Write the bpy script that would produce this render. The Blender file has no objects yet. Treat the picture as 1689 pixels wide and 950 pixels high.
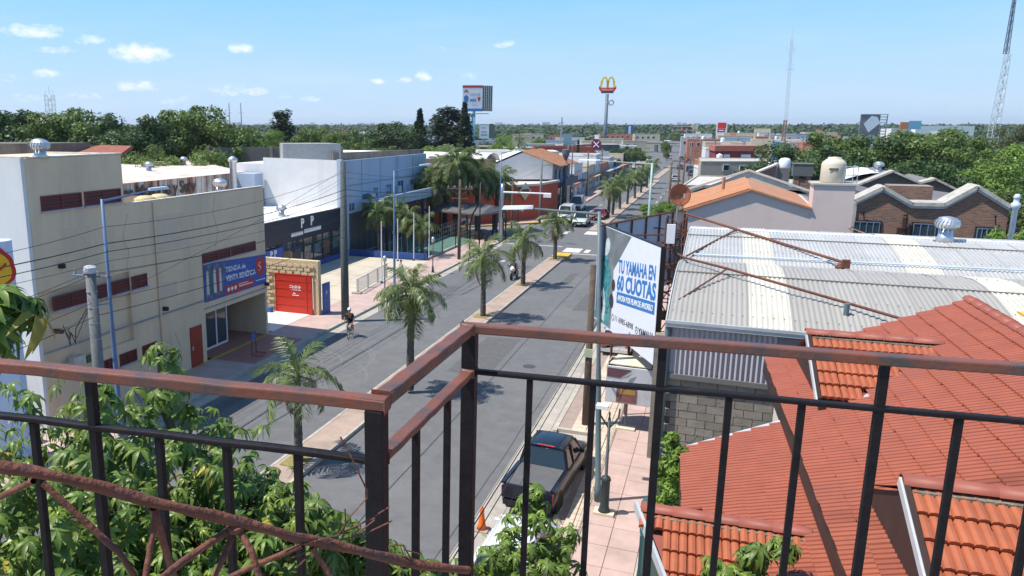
import bpy, bmesh, math, random
import numpy as np
from mathutils import Vector, Matrix
from math import sin, cos, pi, radians as R
S = bpy.context.scene
COL = S.collection
# ---------------------------------------------------------------- camera
cd = bpy.data.cameras.new('camera'); cam = bpy.data.objects.new('camera', cd); COL.objects.link(cam)
cam.location = (0, 0, 12.5); cam.rotation_euler = (R(90-11.96), 0, R(22.37))
cd.sensor_width = 36; cd.lens = 26.86; cd.shift_x = .1063
cd.clip_start = .05; cd.clip_end = 20000
S.camera = cam
# ---------------------------------------------------------------- sky, sun, exposure
SUN_AZ = (-.875, -.485)          # horizontal direction towards the sun (x, y)
SUN_EL = 61
w = bpy.data.worlds.new('World'); S.world = w; w.use_nodes = True
nt = w.node_tree; nt.nodes.clear()
def N(t, **k):
    n = nt.nodes.new(t)
    for a, b in k.items(): setattr(n, a, b)
    return n
def MA(op, a, b=None, c=None, clamp=False):
    n = nt.nodes.new('ShaderNodeMath'); n.operation = op; n.use_clamp = clamp
    for i, x in enumerate((a, b, c)):
        if x is None: continue
        if isinstance(x, (int, float)): n.inputs[i].default_value = x
        else: nt.links.new(x, n.inputs[i])
    return n.outputs[0]
sky = N('ShaderNodeTexSky', sky_type='NISHITA', sun_disc=False)
sky.sun_elevation = R(SUN_EL); sky.sun_rotation = math.atan2(SUN_AZ[0], SUN_AZ[1])
sky.altitude = 20; sky.air_density = 1.15; sky.dust_density = .5; sky.ozone_density = 2.2
tc = N('ShaderNodeTexCoord'); sp = N('ShaderNodeSeparateXYZ'); nt.links.new(tc.outputs['Generated'], sp.inputs[0])
X, Y, Z = sp.outputs
az = MA('MULTIPLY', MA('ARCTAN2', X, Y), 57.2958); el = MA('MULTIPLY', MA('ARCSINE', Z), 57.2958)
cb = N('ShaderNodeCombineXYZ'); nt.links.new(az, cb.inputs[0]); nt.links.new(MA('MULTIPLY', el, 1.7), cb.inputs[1])
nz = N('ShaderNodeTexNoise'); nz.inputs['Scale'].default_value = 1.25; nz.inputs['Detail'].default_value = 7; nz.inputs['Roughness'].default_value = .62
nt.links.new(cb.outputs[0], nz.inputs['Vector'])
nz2 = N('ShaderNodeTexNoise'); nz2.inputs['Scale'].default_value = .16; nz2.inputs['Detail'].default_value = 9; nz2.inputs['Roughness'].default_value = .6
cb2 = N('ShaderNodeCombineXYZ'); nt.links.new(MA('MULTIPLY', az, .5), cb2.inputs[0]); nt.links.new(MA('MULTIPLY', el, 3.2), cb2.inputs[1]); nt.links.new(cb2.outputs[0], nz2.inputs['Vector'])
# small fair-weather cumulus: azimuth, elevation, half width, half height (degrees), strength
CLOUDS = [(-47.2,6.0,2.6,.55,.9),(-43.6,5.6,1.5,.4,.8),(-40.6,4.9,2.6,.75,1.15),(-33.9,5.3,1.2,.45,1.1),(-45.9,4.9,2.0,.3,.7),(-49.2,3.0,1.6,.4,.6),(-46.6,3.35,1.3,.4,.8),(-41,2.7,1.8,.45,.9),
 (-34.5,2.5,2.6,.45,.7),(-32.9,2.45,1.1,.4,.8),(-29.0,1.9,1.1,.28,.8),(-24.2,3.2,.9,.25,.9),(-22.3,3.25,.8,.25,.8),(-20.9,3.5,.8,.42,1.0),(-17.6,3.6,1.3,.5,.45),(-15.2,5.7,1.1,.3,.75),(-19.6,5.2,.5,.6,.3),
 (-44,2.0,2.3,.3,.5),(-38,1.7,2.6,.45,.5),(-47.5,1.9,2.2,.4,.5),(-30.8,2.0,.8,.3,.5)]
tot = None
for a, e, wd, hh, st in CLOUDS:
    dx = MA('DIVIDE', MA('SUBTRACT', az, a), wd*1.0); dy = MA('DIVIDE', MA('SUBTRACT', el, e), hh*1.15)
    d = MA('ADD', MA('MULTIPLY', dx, dx), MA('MULTIPLY', dy, dy))
    m = MA('MULTIPLY', MA('SUBTRACT', 1, d, clamp=True), st)
    tot = m if tot is None else MA('MAXIMUM', tot, m)
cl = MA('MULTIPLY', MA('SUBTRACT', MA('ADD', tot, MA('MULTIPLY', nz.outputs[0], 2.1)), 1.42), 1.15, clamp=True)
cl = MA('MULTIPLY', cl, MA('MULTIPLY', tot, 4, clamp=True), clamp=True)
veil = MA('MULTIPLY', MA('SUBTRACT', nz2.outputs[0], .47, clamp=True), 1.5)
veil = MA('MULTIPLY', veil, MA('MULTIPLY', MA('SUBTRACT', 14, el, clamp=False), .07, clamp=True), clamp=True)
hz = MA('MULTIPLY', MA('POWER', MA('SUBTRACT', 1, MA('DIVIDE', MA('MAXIMUM', el, 0), 11), clamp=True), 1.5), .92)
veil = MA('ADD', veil, hz, clamp=True)
tint = N('ShaderNodeMixRGB'); tint.inputs[0].default_value = .72; dk = N('ShaderNodeMixRGB'); dk.inputs[1].default_value = (1.05, 3.45, 6.9, 1); dk.inputs[2].default_value = (.35, 1.0, 2.4, 1); nt.links.new(MA('DIVIDE', MA('SUBTRACT', el, 9), 55, clamp=True), dk.inputs[0]); nt.links.new(dk.outputs[0], tint.inputs[2]); nt.links.new(sky.outputs[0], tint.inputs[1])
mix = N('ShaderNodeMixRGB'); mix.inputs[2].default_value = (3.7, 4.7, 5.7, 1); nt.links.new(veil, mix.inputs[0]); nt.links.new(tint.outputs[0], mix.inputs[1])
mix2 = N('ShaderNodeMixRGB'); mix2.inputs[2].default_value = (6.2, 6.5, 6.9, 1); nt.links.new(MA('MULTIPLY', cl, .92), mix2.inputs[0]); nt.links.new(mix.outputs[0], mix2.inputs[1])
bg = N('ShaderNodeBackground'); bg.inputs[1].default_value = .13; nt.links.new(mix2.outputs[0], bg.inputs[0])
ow = N('ShaderNodeOutputWorld'); nt.links.new(bg.outputs[0], ow.inputs[0])
ld = bpy.data.lights.new('sun', 'SUN'); ld.energy = 4.9; ld.angle = R(.53); ld.color = (1, .94, .85)
sun = bpy.data.objects.new('sun', ld); COL.objects.link(sun)
sv = Vector((SUN_AZ[0]*cos(R(SUN_EL)), SUN_AZ[1]*cos(R(SUN_EL)), sin(R(SUN_EL))))
sun.rotation_euler = sv.to_track_quat('Z', 'Y').to_euler()
S.view_settings.view_transform = 'Standard'; S.view_settings.look = 'None'
S.view_settings.exposure = .46; S.view_settings.gamma = 1; S.view_settings.use_curve_mapping = False
try: S.cycles.transparent_max_bounces = 12
except Exception: pass
random.seed(7)
# ---------------------------------------------------------------- helpers
MATS = {}
def mat(name, col, rough=.75, metal=0., var=.12, sc=2.5, bump=0., bsc=None, stain=None, samt=.0, ssc=.6, streak=False, orand=0., spec=.4, coat=0., alpha=None, sub=0, emit=None, sthr=.5, world=False):
    """procedural material: base colour with fine noise, optional stains / rust of second colour, optional per-object tone"""
    if name in MATS: return MATS[name]
    m = bpy.data.materials.new(name); m.use_nodes = True; t = m.node_tree; L = t.links.new
    b = t.nodes['Principled BSDF']; nn = t.nodes.new
    co = nn('ShaderNodeTexCoord').outputs['Object']
    if world: co = nn('ShaderNodeNewGeometry').outputs['Position']
    n1 = nn('ShaderNodeTexNoise'); n1.inputs['Scale'].default_value = sc; n1.inputs['Detail'].default_value = 7; n1.inputs['Roughness'].default_value = .65; L(co, n1.inputs['Vector'])
    rp = nn('ShaderNodeValToRGB'); L(n1.outputs[0], rp.inputs[0])
    c = np.array(col[:3], float)
    rp.color_ramp.elements[0].position = .3; rp.color_ramp.elements[1].position = .7
    rp.color_ramp.elements[0].color = (*np.clip(c*(1-var), 0, 1), 1); rp.color_ramp.elements[1].color = (*np.clip(c*(1+var), 0, .95), 1)
    out = rp.outputs[0]
    if stain is not None:
        mp = nn('ShaderNodeMapping'); L(co, mp.inputs[0])
        if streak: mp.inputs['Scale'].default_value = (1, 1, .12)
        n2 = nn('ShaderNodeTexNoise'); n2.inputs['Scale'].default_value = ssc; n2.inputs['Detail'].default_value = 8; n2.inputs['Roughness'].default_value = .7; L(mp.outputs[0], n2.inputs['Vector'])
        r2 = nn('ShaderNodeValToRGB'); r2.color_ramp.elements[0].position = sthr; r2.color_ramp.elements[1].position = min(sthr+.18, 1); L(n2.outputs[0], r2.inputs[0])
        ml = nn('ShaderNodeMath'); ml.operation = 'MULTIPLY'; ml.inputs[1].default_value = samt; L(r2.outputs[0], ml.inputs[0])
        mx = nn('ShaderNodeMixRGB'); L(ml.outputs[0], mx.inputs[0]); L(out, mx.inputs[1]); mx.inputs[2].default_value = (*stain, 1); out = mx.outputs[0]
    if orand:
        oi = nn('ShaderNodeObjectInfo'); mr = nn('ShaderNodeMapRange'); mr.inputs[3].default_value = 1-orand; mr.inputs[4].default_value = 1+orand; L(oi.outputs['Random'], mr.inputs[0])
        hs = nn('ShaderNodeHueSaturation'); L(mr.outputs[0], hs.inputs['Value']); L(out, hs.inputs['Color']); out = hs.outputs[0]
    L(out, b.inputs['Base Color'])
    b.inputs['Roughness'].default_value = rough; b.inputs['Metallic'].default_value = metal
    b.inputs['Specular IOR Level'].default_value = spec
    if coat: b.inputs['Coat Weight'].default_value = coat; b.inputs['Coat Roughness'].default_value = .06
    if alpha is not None: b.inputs['Alpha'].default_value = alpha
    if emit: b.inputs['Emission Color'].default_value = (*emit[:3], 1); b.inputs['Emission Strength'].default_value = emit[3]
    if bump:
        n3 = nn('ShaderNodeTexNoise'); n3.inputs['Scale'].default_value = bsc or sc*5; n3.inputs['Detail'].default_value = 5; L(co, n3.inputs['Vector'])
        bp = nn('ShaderNodeBump'); bp.inputs['Strength'].default_value = bump; bp.inputs['Distance'].default_value = .03; L(n3.outputs[0], bp.inputs['Height']); L(bp.outputs[0], b.inputs['Normal'])
    if sub:
        tr = nn('ShaderNodeBsdfTranslucent'); L(out, tr.inputs[0]); ms = nn('ShaderNodeMixShader'); ms.inputs[0].default_value = sub
        L(b.outputs[0], ms.inputs[1]); L(tr.outputs[0], ms.inputs[2]); L(ms.outputs[0], t.nodes['Material Output'].inputs[0])
    MATS[name] = m; return m
G = lambda v: (v, v, v)
class MB:
    """collects faces of ONE mesh"""
    def __init__(s): s.v = []; s.f = []
    def add(s, vs, fs):
        o = len(s.v); s.v += [tuple(p) for p in vs]; s.f += [tuple(i+o for i in f) for f in fs]; return s
    def box(s, x0, y0, z0, x1, y1, z1):
        return s.add([(x0,y0,z0),(x1,y0,z0),(x1,y1,z0),(x0,y1,z0),(x0,y0,z1),(x1,y0,z1),(x1,y1,z1),(x0,y1,z1)], [(3,2,1,0),(4,5,6,7),(0,1,5,4),(1,2,6,5),(2,3,7,6),(3,0,4,7)])
    def quad(s, a, b, c, d): return s.add([a,b,c,d], [(0,1,2,3)])
    def poly(s, pts): return s.add(pts, [tuple(range(len(pts)))])
    def prism(s, pts, vec):
        n = len(pts); v = Vector(vec); q = [tuple(Vector(p)+v) for p in pts]
        return s.add(list(pts)+q, [tuple(range(n))[::-1], tuple(range(n, 2*n))]+[(i, (i+1) % n, (i+1) % n+n, i+n) for i in range(n)])
    def tube(s, pts, r, n=6, cap=True, rot=0.):
        pts = [Vector(p) for p in pts]; rr = r if isinstance(r, (list, tuple)) else [r]*len(pts)
        vs = []; up = None
        for i, p in enumerate(pts):
            t = (pts[min(i+1, len(pts)-1)]-pts[max(i-1, 0)]).normalized()
            if up is None:
                up = Vector((0,0,1)) if abs(t.z) < .95 else Vector((1,0,0))
            a = t.cross(up)
            if a.length < 1e-4: a = t.orthogonal()
            a.normalize(); b = t.cross(a).normalized(); up = -b if False else a.cross(t)
            for k in range(n):
                g = 2*pi*k/n+rot; vs.append(p+a*cos(g)*rr[i]+b*sin(g)*rr[i])
        fs = [(i*n+k, i*n+(k+1) % n, (i+1)*n+(k+1) % n, (i+1)*n+k) for i in range(len(pts)-1) for k in range(n)]
        if cap: fs += [tuple(range(n))[::-1], tuple(range((len(pts)-1)*n, len(pts)*n))]
        return s.add(vs, fs)
    def sq(s, a, b, w, h=None, up=(0,0,1)):
        """rectangular bar a->b, width w (horizontal), height h"""
        h = h or w; a = Vector(a); b = Vector(b); t = (b-a).normalized(); u = Vector(up)
        if abs(t.dot(u)) > .97: u = Vector((0,1,0))
        x = t.cross(u).normalized()*w/2; y = x.cross(t).normalized()*h/2
        return s.add([a-x-y,a+x-y,a+x+y,a-x+y,b-x-y,b+x-y,b+x+y,b-x+y], [(3,2,1,0),(4,5,6,7),(0,1,5,4),(1,2,6,5),(2,3,7,6),(3,0,4,7)])
    def lathe(s, prof, n=12, c=(0,0,0)):
        vs = [(c[0]+r*cos(2*pi*k/n), c[1]+r*sin(2*pi*k/n), c[2]+z) for r, z in prof for k in range(n)]
        fs = [(i*n+k, i*n+(k+1) % n, (i+1)*n+(k+1) % n, (i+1)*n+k) for i in range(len(prof)-1) for k in range(n)]
        fs += [tuple(range(n))[::-1], tuple(range((len(prof)-1)*n, len(prof)*n))]
        return s.add(vs, fs)
    def rot(s, ang, c=(0,0,0), axis='Z', i0=0):
        m = Matrix.Translation(c) @ Matrix.Rotation(ang, 4, axis) @ Matrix.Translation([-q for q in c])
        s.v[i0:] = [tuple(m @ Vector(p)) for p in s.v[i0:]]; return s
    def mesh(s, name, m=None, smooth=False):
        me = bpy.data.meshes.new(name); me.from_pydata(s.v, [], s.f)
        if m: me.materials.append(m)
        if smooth: me.polygons.foreach_set('use_smooth', [True]*len(me.polygons))
        me.update(); return me
    def build(s, name, m, parent=None, smooth=False, wrt=None):
        if wrt is not None: s.v = [(p[0]-wrt[0], p[1]-wrt[1], p[2]-wrt[2]) for p in s.v]
        return link(name, s.mesh(name, m, smooth), parent)
def link(name, me, parent=None, loc=None, rz=None, mx=None):
    o = bpy.data.objects.new(name, me); COL.objects.link(o)
    if parent: o.parent = parent
    if mx is not None: o.matrix_local = mx
    if loc is not None: o.location = loc
    if rz is not None: o.rotation_euler.z = rz
    return o
def tag(o, label=None, cat=None, group=None, kind=None):
    if label: o['label'] = label
    if cat: o['category'] = cat
    if group: o['group'] = group
    if kind: o['kind'] = kind
    return o
def thing(name, label, cat, loc=(0,0,0), rz=0, group=None):
    o = bpy.data.objects.new(name, None); COL.objects.link(o); o.empty_display_size = .1
    o.location = loc; o.rotation_euler = (0,0,rz); return tag(o, label, cat, group)
def struct(name, mb, m, smooth=False): return tag(mb.build(name, m, smooth=smooth), kind='structure')
KIDS = {}
def copy_tree(o, label=None, loc=None, rz=None, scale=None, group=None, _p=None):
    c = o.copy(); COL.objects.link(c)
    if _p: c.parent = _p
    else:
        if label: c['label'] = label
        if group: c['group'] = group
        if loc is not None: c.location = loc
        if rz is not None: c.rotation_euler.z = rz
        if scale is not None: c.scale = (scale,)*3 if isinstance(scale, (int, float)) else scale
    for ch in o.children: copy_tree(ch, _p=c)
    return c
_tx = {}
def text(s, size, org, ux, uy, m, name='lettering', parent=None, wx=1., bold=.0, depth=.006, align='LEFT', spacing=1.):
    """flat lettering as mesh: org = lower-left (or centre) of the line, ux right, uy up"""
    key = (s, bold, align, spacing)
    if key not in _tx:
        c = bpy.data.curves.new('text', 'FONT'); c.body = s; c.size = 1; c.align_x = align; c.offset = bold; c.extrude = .5; c.resolution_u = 3; c.space_character = spacing
        o = bpy.data.objects.new('text', c); COL.objects.link(o); dg = bpy.context.evaluated_depsgraph_get()
        me = bpy.data.meshes.new_from_object(o.evaluated_get(dg)); bpy.data.objects.remove(o); _tx[key] = me
    me = _tx[key].copy(); me.name = name; me.materials.clear(); me.materials.append(m)
    ux = Vector(ux).normalized(); uy = Vector(uy).normalized(); n = ux.cross(uy)
    mx = Matrix.Identity(4)
    for i in range(3):
        mx[i][0] = ux[i]*size*wx; mx[i][1] = uy[i]*size; mx[i][2] = n[i]*depth*2; mx[i][3] = org[i]
    me.transform(mx); return link(name, me, parent)
def arr_mesh(name, V, F, m, parent=None, smooth=False, tris=None):
    """numpy mesh of quads"""
    me = bpy.data.meshes.new(name); V = np.asarray(V, np.float32); F = np.asarray(F, np.int32); k = F.shape[1]
    me.vertices.add(len(V)); me.vertices.foreach_set('co', V.ravel()); me.loops.add(F.size); me.loops.foreach_set('vertex_index', F.ravel())
    me.polygons.add(len(F)); me.polygons.foreach_set('loop_start', np.arange(0, F.size, k, dtype=np.int32))
    if smooth: me.polygons.foreach_set('use_smooth', np.ones(len(F), bool))
    me.update(calc_edges=True); me.materials.append(m); return me
def catenary(a, b, sag, n=14):
    a = Vector(a); b = Vector(b); return [a.lerp(b, i/n)-Vector((0,0,sag*4*(i/n)*(1-i/n))) for i in range(n+1)]
# ---------------------------------------------------------------- materials
m_asph = mat('asphalt', (.122,.123,.127), .85, var=.14, sc=1.6, bump=.25, bsc=40, stain=(.165,.163,.160), samt=.6, ssc=.16, world=True)
m_asph2 = mat('old_asphalt', (.18,.18,.185), .85, var=.12, sc=.7, bump=.2, bsc=40, stain=(.12,.12,.12), samt=.4, ssc=.2)
m_conc = mat('concrete', (.42,.39,.35), .85, var=.14, sc=1.6, bump=.3, bsc=14, stain=(.22,.2,.18), samt=.6, ssc=.5)
m_kerb = mat('kerb_concrete', (.40,.36,.31), .85, var=.2, sc=2, bump=.3, bsc=16, stain=(.16,.15,.14), samt=.7, ssc=.7)
m_pink = mat('pink_paving', (.44,.32,.285), .8, world=True, var=.14, sc=1.2, bump=.2, bsc=20, stain=(.28,.22,.2), samt=.5, ssc=.5, orand=.06)
m_cream = mat('cream_paving', (.54,.44,.34), .8, world=True, var=.16, sc=1.2, bump=.2, bsc=20, stain=(.3,.25,.22), samt=.5, ssc=.7, orand=.06)
m_grnd = mat('soil', (.12,.13,.07), .95, var=.4, sc=.05, stain=(.07,.11,.04), samt=.9, ssc=.01, world=True)
m_white = mat('white_paint', (.72,.73,.75), .6, var=.05, sc=1, stain=(.5,.5,.5), samt=.4, ssc=.5)
m_wall_w = mat('white_render', (.66,.655,.65), .8, var=.05, sc=.8, bump=.1, stain=(.42,.42,.42), samt=.45, ssc=.35, streak=True)
m_wall_b = mat('pale_blue_render', (.36,.44,.56), .8, var=.05, sc=.8, bump=.1, stain=(.26,.31,.4), samt=.5, ssc=.35, streak=True)
m_tan = mat('tan_render', (.69,.525,.355), .8, var=.06, sc=.7, bump=.15, bsc=30, stain=(.50,.395,.29), samt=.6, ssc=.6, streak=True)
m_dkred = mat('dark_red_metal', (.16,.018,.022), .45, var=.15)
m_red = mat('red_metal', (.52,.035,.018), .45, var=.08)
m_black = mat('black_metal', (.012,.012,.014), .5, var=.3, sc=6)
m_dark = mat('dark_void', (.02,.02,.022), .8, var=.3)
m_glass = mat('window_glass', (.03,.045,.06), .06, var=.25, sc=.6, spec=.8)
m_bglass = mat('blue_window_glass', (.05,.10,.2), .08, var=.25, sc=.6, spec=.8)
m_bluep = mat('blue_painted_steel', (.10,.17,.30), .45, var=.12)
m_greyp = mat('grey_green_steel', (.11,.155,.17), .5, var=.12)
m_galv = mat('galvanised_steel', (.55,.57,.6), .4, metal=.75, var=.12, sc=3)
m_pole = mat('concrete_pole', (.16,.165,.17), .85, var=.15, sc=3, bump=.3, stain=(.08,.085,.08), samt=.6, ssc=.8)
m_wood = mat('weathered_wood', (.10,.072,.052), .9, var=.3, sc=5, bump=.5, bsc=18, stain=(.07,.05,.04), samt=.6, ssc=2, streak=True)
m_rust = mat('rusty_steel', (.14,.05,.03), .85, var=.35, sc=9, bump=.5, bsc=60, stain=(.06,.035,.03), samt=.8, ssc=5)
m_cable = mat('black_cable', (.02,.02,.022), .6, var=.2)
m_yel = mat('yellow_paint', (.62,.36,.03), .7, var=.1, stain=(.4,.3,.15), samt=.5)
m_bark = mat('bark', (.13,.10,.075), .95, var=.35, sc=6, bump=.8, bsc=20)
m_pbark = mat('palm_trunk_bark', (.085,.078,.07), .95, var=.3, sc=7, bump=.8, bsc=14)
# ---------------------------------------------------------------- ground, roads, pavements
gb = MB(); gb.poly([(-9000,-3000,-.25),(9000,-3000,-.25),(9000,9000,-.25),(-9000,9000,-.25)]); struct('ground', gb, m_grnd)
dirt = mat('urban_dirt', (.24,.22,.18), .9, var=.25, sc=.12, stain=(.12,.14,.07), samt=.8, ssc=.05, world=True)
gb = MB(); gb.poly([(-130,-60,-.12),(120,-60,-.12),(120,330,-.12),(-130,330,-.12)]); struct('town_ground', gb, dirt)
rb = MB(); fa = R(4.1); dX, dY = -sin(fa), cos(fa)
rb.poly([(-21.8,-40,0),(-4.2,-40,0),(-5.6,30,0),(-5.6,84,0),(-5.6,260,0),(-5.6-90,1500,0),(-24-95,1500,0),(-22.6,260,0),(-20.4,120,0),(-21.6,99,0),(-21.8,84,0)])
struct('avenue', rb, m_asph)
rb = MB(); rb.quad((-120,62,-.004),(-21.8,84.3,-.004),(-22.4,98,-.004),(-120,76,-.004)); rb.quad((-5.6,84,-.004),(70,84,-.004),(70,95,-.004),(-5.6,95,-.004)); struct('side_street', rb, m_asph2)
m_gut = mat('gutter_concrete', (.36,.33,.29), .85, var=.16, sc=1.2, bump=.25, bsc=22, stain=(.17,.16,.15), samt=.7, ssc=.45, world=True)
rb = MB(); rb.quad((-21.75,-40,.004),(-21.05,-40,.004),(-21.05,83,.004),(-21.75,83,.004)); rb.quad((-6.55,-40,.004),(-4.1,-40,.004),(-4.1,30.4,.004),(-6.55,30.4,.004)); rb.quad((-6.55,30.4,.004),(-5.55,30.4,.004),(-5.55,83,.004),(-6.55,83,.004)); struct('gutter', rb, m_gut)
# left pavement and kerb
sb = MB(); sb.box(-24.7,-40,-.1,-22.0,82,.15); sb.poly([(-24.7,82,.15),(-22,82,.15),(-23.4,83.6,.15),(-26,83.2,.15),(-26,82,.15)]); sb.box(-26.2,66,-.1,-24.7,82,.149); struct('left_pavement', sb, m_pink)
kb = MB(); kb.box(-22.0,-40,-.1,-21.75,81,.152)
kb.prism([(-22,81,.153),(-21.75,81,.153),(-22.3,83.3,.153),(-23.9,84,.153),(-24,83.7,.153),(-22.6,83,.153)], (0,0,-.2)); struct('kerb', kb, m_kerb)
# forecourt slabs
fb = MB(); fb.box(-33.2,43.8,-.1,-24.7,66,.145); struct('forecourt', fb, mat('beige_concrete', (.50,.44,.35), .85, var=.08, sc=.8, bump=.15, bsc=20, stain=(.34,.3,.25), samt=.5, ssc=.3, world=True))
fj = MB()
for y in (48.2,52.6,57.,61.4): fj.box(-33,y,.146,-24.8,y+.06,.1495)
for x in (-30.4,-27.6): fj.box(x,44,.146,x+.05,65.6,.1492)
struct('forecourt_joints', fj, mat('joint_dark', (.2,.18,.16), .9))
wb = MB(); wb.box(-27.6,39.0,-.1,-24.7,43.55,.17); struct('driveway', wb, mat('pale_driveway', (.66,.65,.63), .8, var=.06, sc=1))
# median strips: kerb stones round an infill of reddish paving, planting squares
m_med = mat('median_paving', (.36,.27,.22), .85, var=.15, sc=1.5, bump=.3, bsc=14, stain=(.2,.16,.13), samt=.6, ssc=.5, world=True)
def median(y0, y1, x0=-14.65, x1=-13.2):
    b = MB(); b.box(x0+.14,y0+.3,-.1,x1-.14,y1-.3,.142); struct('median', b, m_med)
    k = MB(); L = 1.0; n = int((y1-y0)/L)
    for i in range(n):
        a = y0+i*(y1-y0)/n; e = y0+(i+1)*(y1-y0)/n-.02
        k.box(x0,a,-.1,x0+.13,e,.15); k.box(x1-.13,a,-.1,x1,e,.15)
    k.box(x0+.14,y0,-.1,x1-.14,y0+.28,.15); k.box(x0+.14,y1-.28,-.1,x1-.14,y1,.15); struct('median_kerb', k, m_kerb)
median(-20, 72.6); median(94, 190, -14.3, -13.0); median(197, 258, -15.3, -13.8)
kb = MB(); kb.box(-14.55,73.1,-.1,-13.0,75.4,.2); struct('median_nose', kb, m_yel)
# lane paint: zebra blocks, arrows, stop lines
m_lp = mat('road_paint', (.62,.60,.57), .8, var=.2, sc=5, stain=(.2,.2,.2), samt=.75, ssc=3, sthr=.48)
pb = MB()
for x0,x1,y0,y1 in [(-14.3,-12.6,77.2,79.9),(-12.2,-11.7,77.4,79.4),(-14.4,-12.9,91,93.8),(-16.8,-16.3,90.5,93)]: pb.quad((x0,y0,.005),(x1,y0,.005),(x1,y1,.005),(x0,y1,.005))
pb.quad((-13.1,76.2,.005),(-6.7,76.2,.005),(-6.7,76.5,.005),(-13.1,76.5,.005)); pb.quad((-20.9,80.4,.005),(-14.9,80.4,.005),(-14.9,80.7,.005),(-20.9,80.7,.005))
for y in range(98, 250, 9): pb.quad((-17.6,y,.005),(-17.48,y,.005),(-17.48,y+3,.005),(-17.6,y+3,.005)); pb.quad((-9.6,y,.005),(-9.48,y,.005),(-9.48,y+3,.005),(-9.6,y+3,.005))
pb.quad((-18.7,69.3,.005),(-18.2,69.3,.005),(-18.3,70.2,.005),(-18.6,70.2,.005))
struct('road_markings', pb, m_lp)
# paving seams, tar lines and tyre arcs in the asphalt
tb = MB()
for x, y0, y1, wd in [(-9.9,5,83,.05),(-17.9,10,83,.035),(-6.9,14,60,.03)]:
    ys = np.linspace(y0, y1, 30); p = [(x+.03*sin(i*1.7), y) for i, y in enumerate(ys)]
    for a, b in zip(p, p[1:]): tb.quad((a[0]-wd/2,a[1],.0045),(a[0]+wd/2,a[1],.0045),(b[0]+wd/2,b[1],.0045),(b[0]-wd/2,b[1],.0045))
struct('asphalt_seams', tb, mat('tar', (.045,.045,.05), .7))
tb = MB()
for zi, (cx, cy, r, a0, a1) in enumerate([(-19.3,34.8,2.7,-70,80),(-19.1,34.6,2.45,-60,70),(-19.8,33.8,1.9,-40,110),(-18.6,31,3.2,20,120),(-20.2,33.2,1.5,10,120)]):
    aa = np.radians(np.linspace(a0, a1, 20))
    for a, b in zip(aa, aa[1:]):
        tb.quad((cx+r*cos(a),cy+1.5*r*sin(a),.0052+.0012*zi),(cx+(r+.13)*cos(a),cy+1.5*(r+.13)*sin(a),.0052+.0012*zi),(cx+(r+.13)*cos(b),cy+1.5*(r+.13)*sin(b),.0052+.0012*zi),(cx+r*cos(b),cy+1.5*r*sin(b),.0052+.0012*zi))
struct('tyre_arcs', tb, mat('tyre_scuff', (.16,.16,.162), .85, var=.08, sc=6, stain=(.122,.123,.127), samt=.9, ssc=5, sthr=.42))
pt = MB()
for x0,y0,x1,y1 in [(-12.4,36,-10.2,43.5),(-8.8,52,-7.2,58),(-19.6,52.5,-18.4,57),(-17.2,66,-15.2,68.2),(-11.4,60.5,-10.6,66),(-20.6,24,-19.7,29)]: pt.poly([(x0,y0,.0042),(x1,y0+.3,.0042),(x1-.1,y1,.0042),(x0+.1,y1-.2,.0042)])
struct('asphalt_patches', pt, mat('patch_asphalt', (.095,.095,.097), .9, var=.12, sc=3, stain=(.122,.123,.127), samt=.6, ssc=1.5, world=True))
for k, (x, y, l) in enumerate([(-8.6,38.5,'on the right carriageway beyond the pickup'),(-16.9,45.5,'on the left carriageway past the cyclist'),(-10.8,73,'near the crossing stop line')]): tag(MB().lathe([(.34,.002),(.34,.009),(.30,.010),(.29,.007),(.01,.007)],20,(x,y,0)).build('manhole_cover', mat('cast_iron', (.06,.058,.055), .7, var=.3, sc=20)), 'round dark iron manhole cover '+l, 'manhole cover', 'manhole covers in the avenue')
# right pavement: base, kerb and separate slabs
sb = MB(); sb.box(-4.0,-30,-.1,-1.35,30.4,.125); sb.box(-5.5,30.4,-.1,-1.35,83,.125); struct('right_pavement', sb, mat('paving_joint', (.30,.23,.20), .9, var=.15))
kb = MB()
for i in range(60):
    y = -29+i*1.0
    if y < 30: kb.box(-4.12,y,-.1,-3.96,y+.98,.15)
    if y > 29.5: kb.box(-5.62,y,-.1,-5.46,y+.98,.15)
kb.box(-5.6,30.2,-.1,-3.98,30.38,.151)
for i in range(30): kb.box(-5.62,31+i*1.7,-.1,-5.46,31+i*1.7+1.68,.1505)
struct('kerb', kb, m_kerb)
slabm = [MB().box(0,0,0,w_,d_,.03).mesh('paving_slab', mm) for w_, d_, mm in ((.86,1.18,m_pink),(.56,.39,m_cream))]
rp = tag(MB().box(-1.36,-30,-.1,-1.30,83,.16).build('pavement_edge', m_kerb), kind='structure')
n_sl = 0
for i in range(34):
    for j in range(2):
        y = 12+i*1.2
        if n_sl < 150: link('paving_slab', slabm[0], rp, (-3.12+j*.88, y, .123+.003*random.random())); n_sl += 1
for i in range(100):
    y = 13+i*.41; 
    for x in ((-3.72,) if y < 30 else (-3.72,-4.3,-4.9)):
        if n_sl < 292: link('paving_slab', slabm[1], rp, (x, y, .123+.003*random.random())); n_sl += 1
fill = MB(); fill.box(-3.72,-30,.12,-1.36,11.9,.152); fill.box(-5.4,54.2,.12,-1.36,82,.152); fill.box(-5.3,52.9,.12,-3.2,54.2,.151); struct('pavement_far_end', fill, m_pink)
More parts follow.
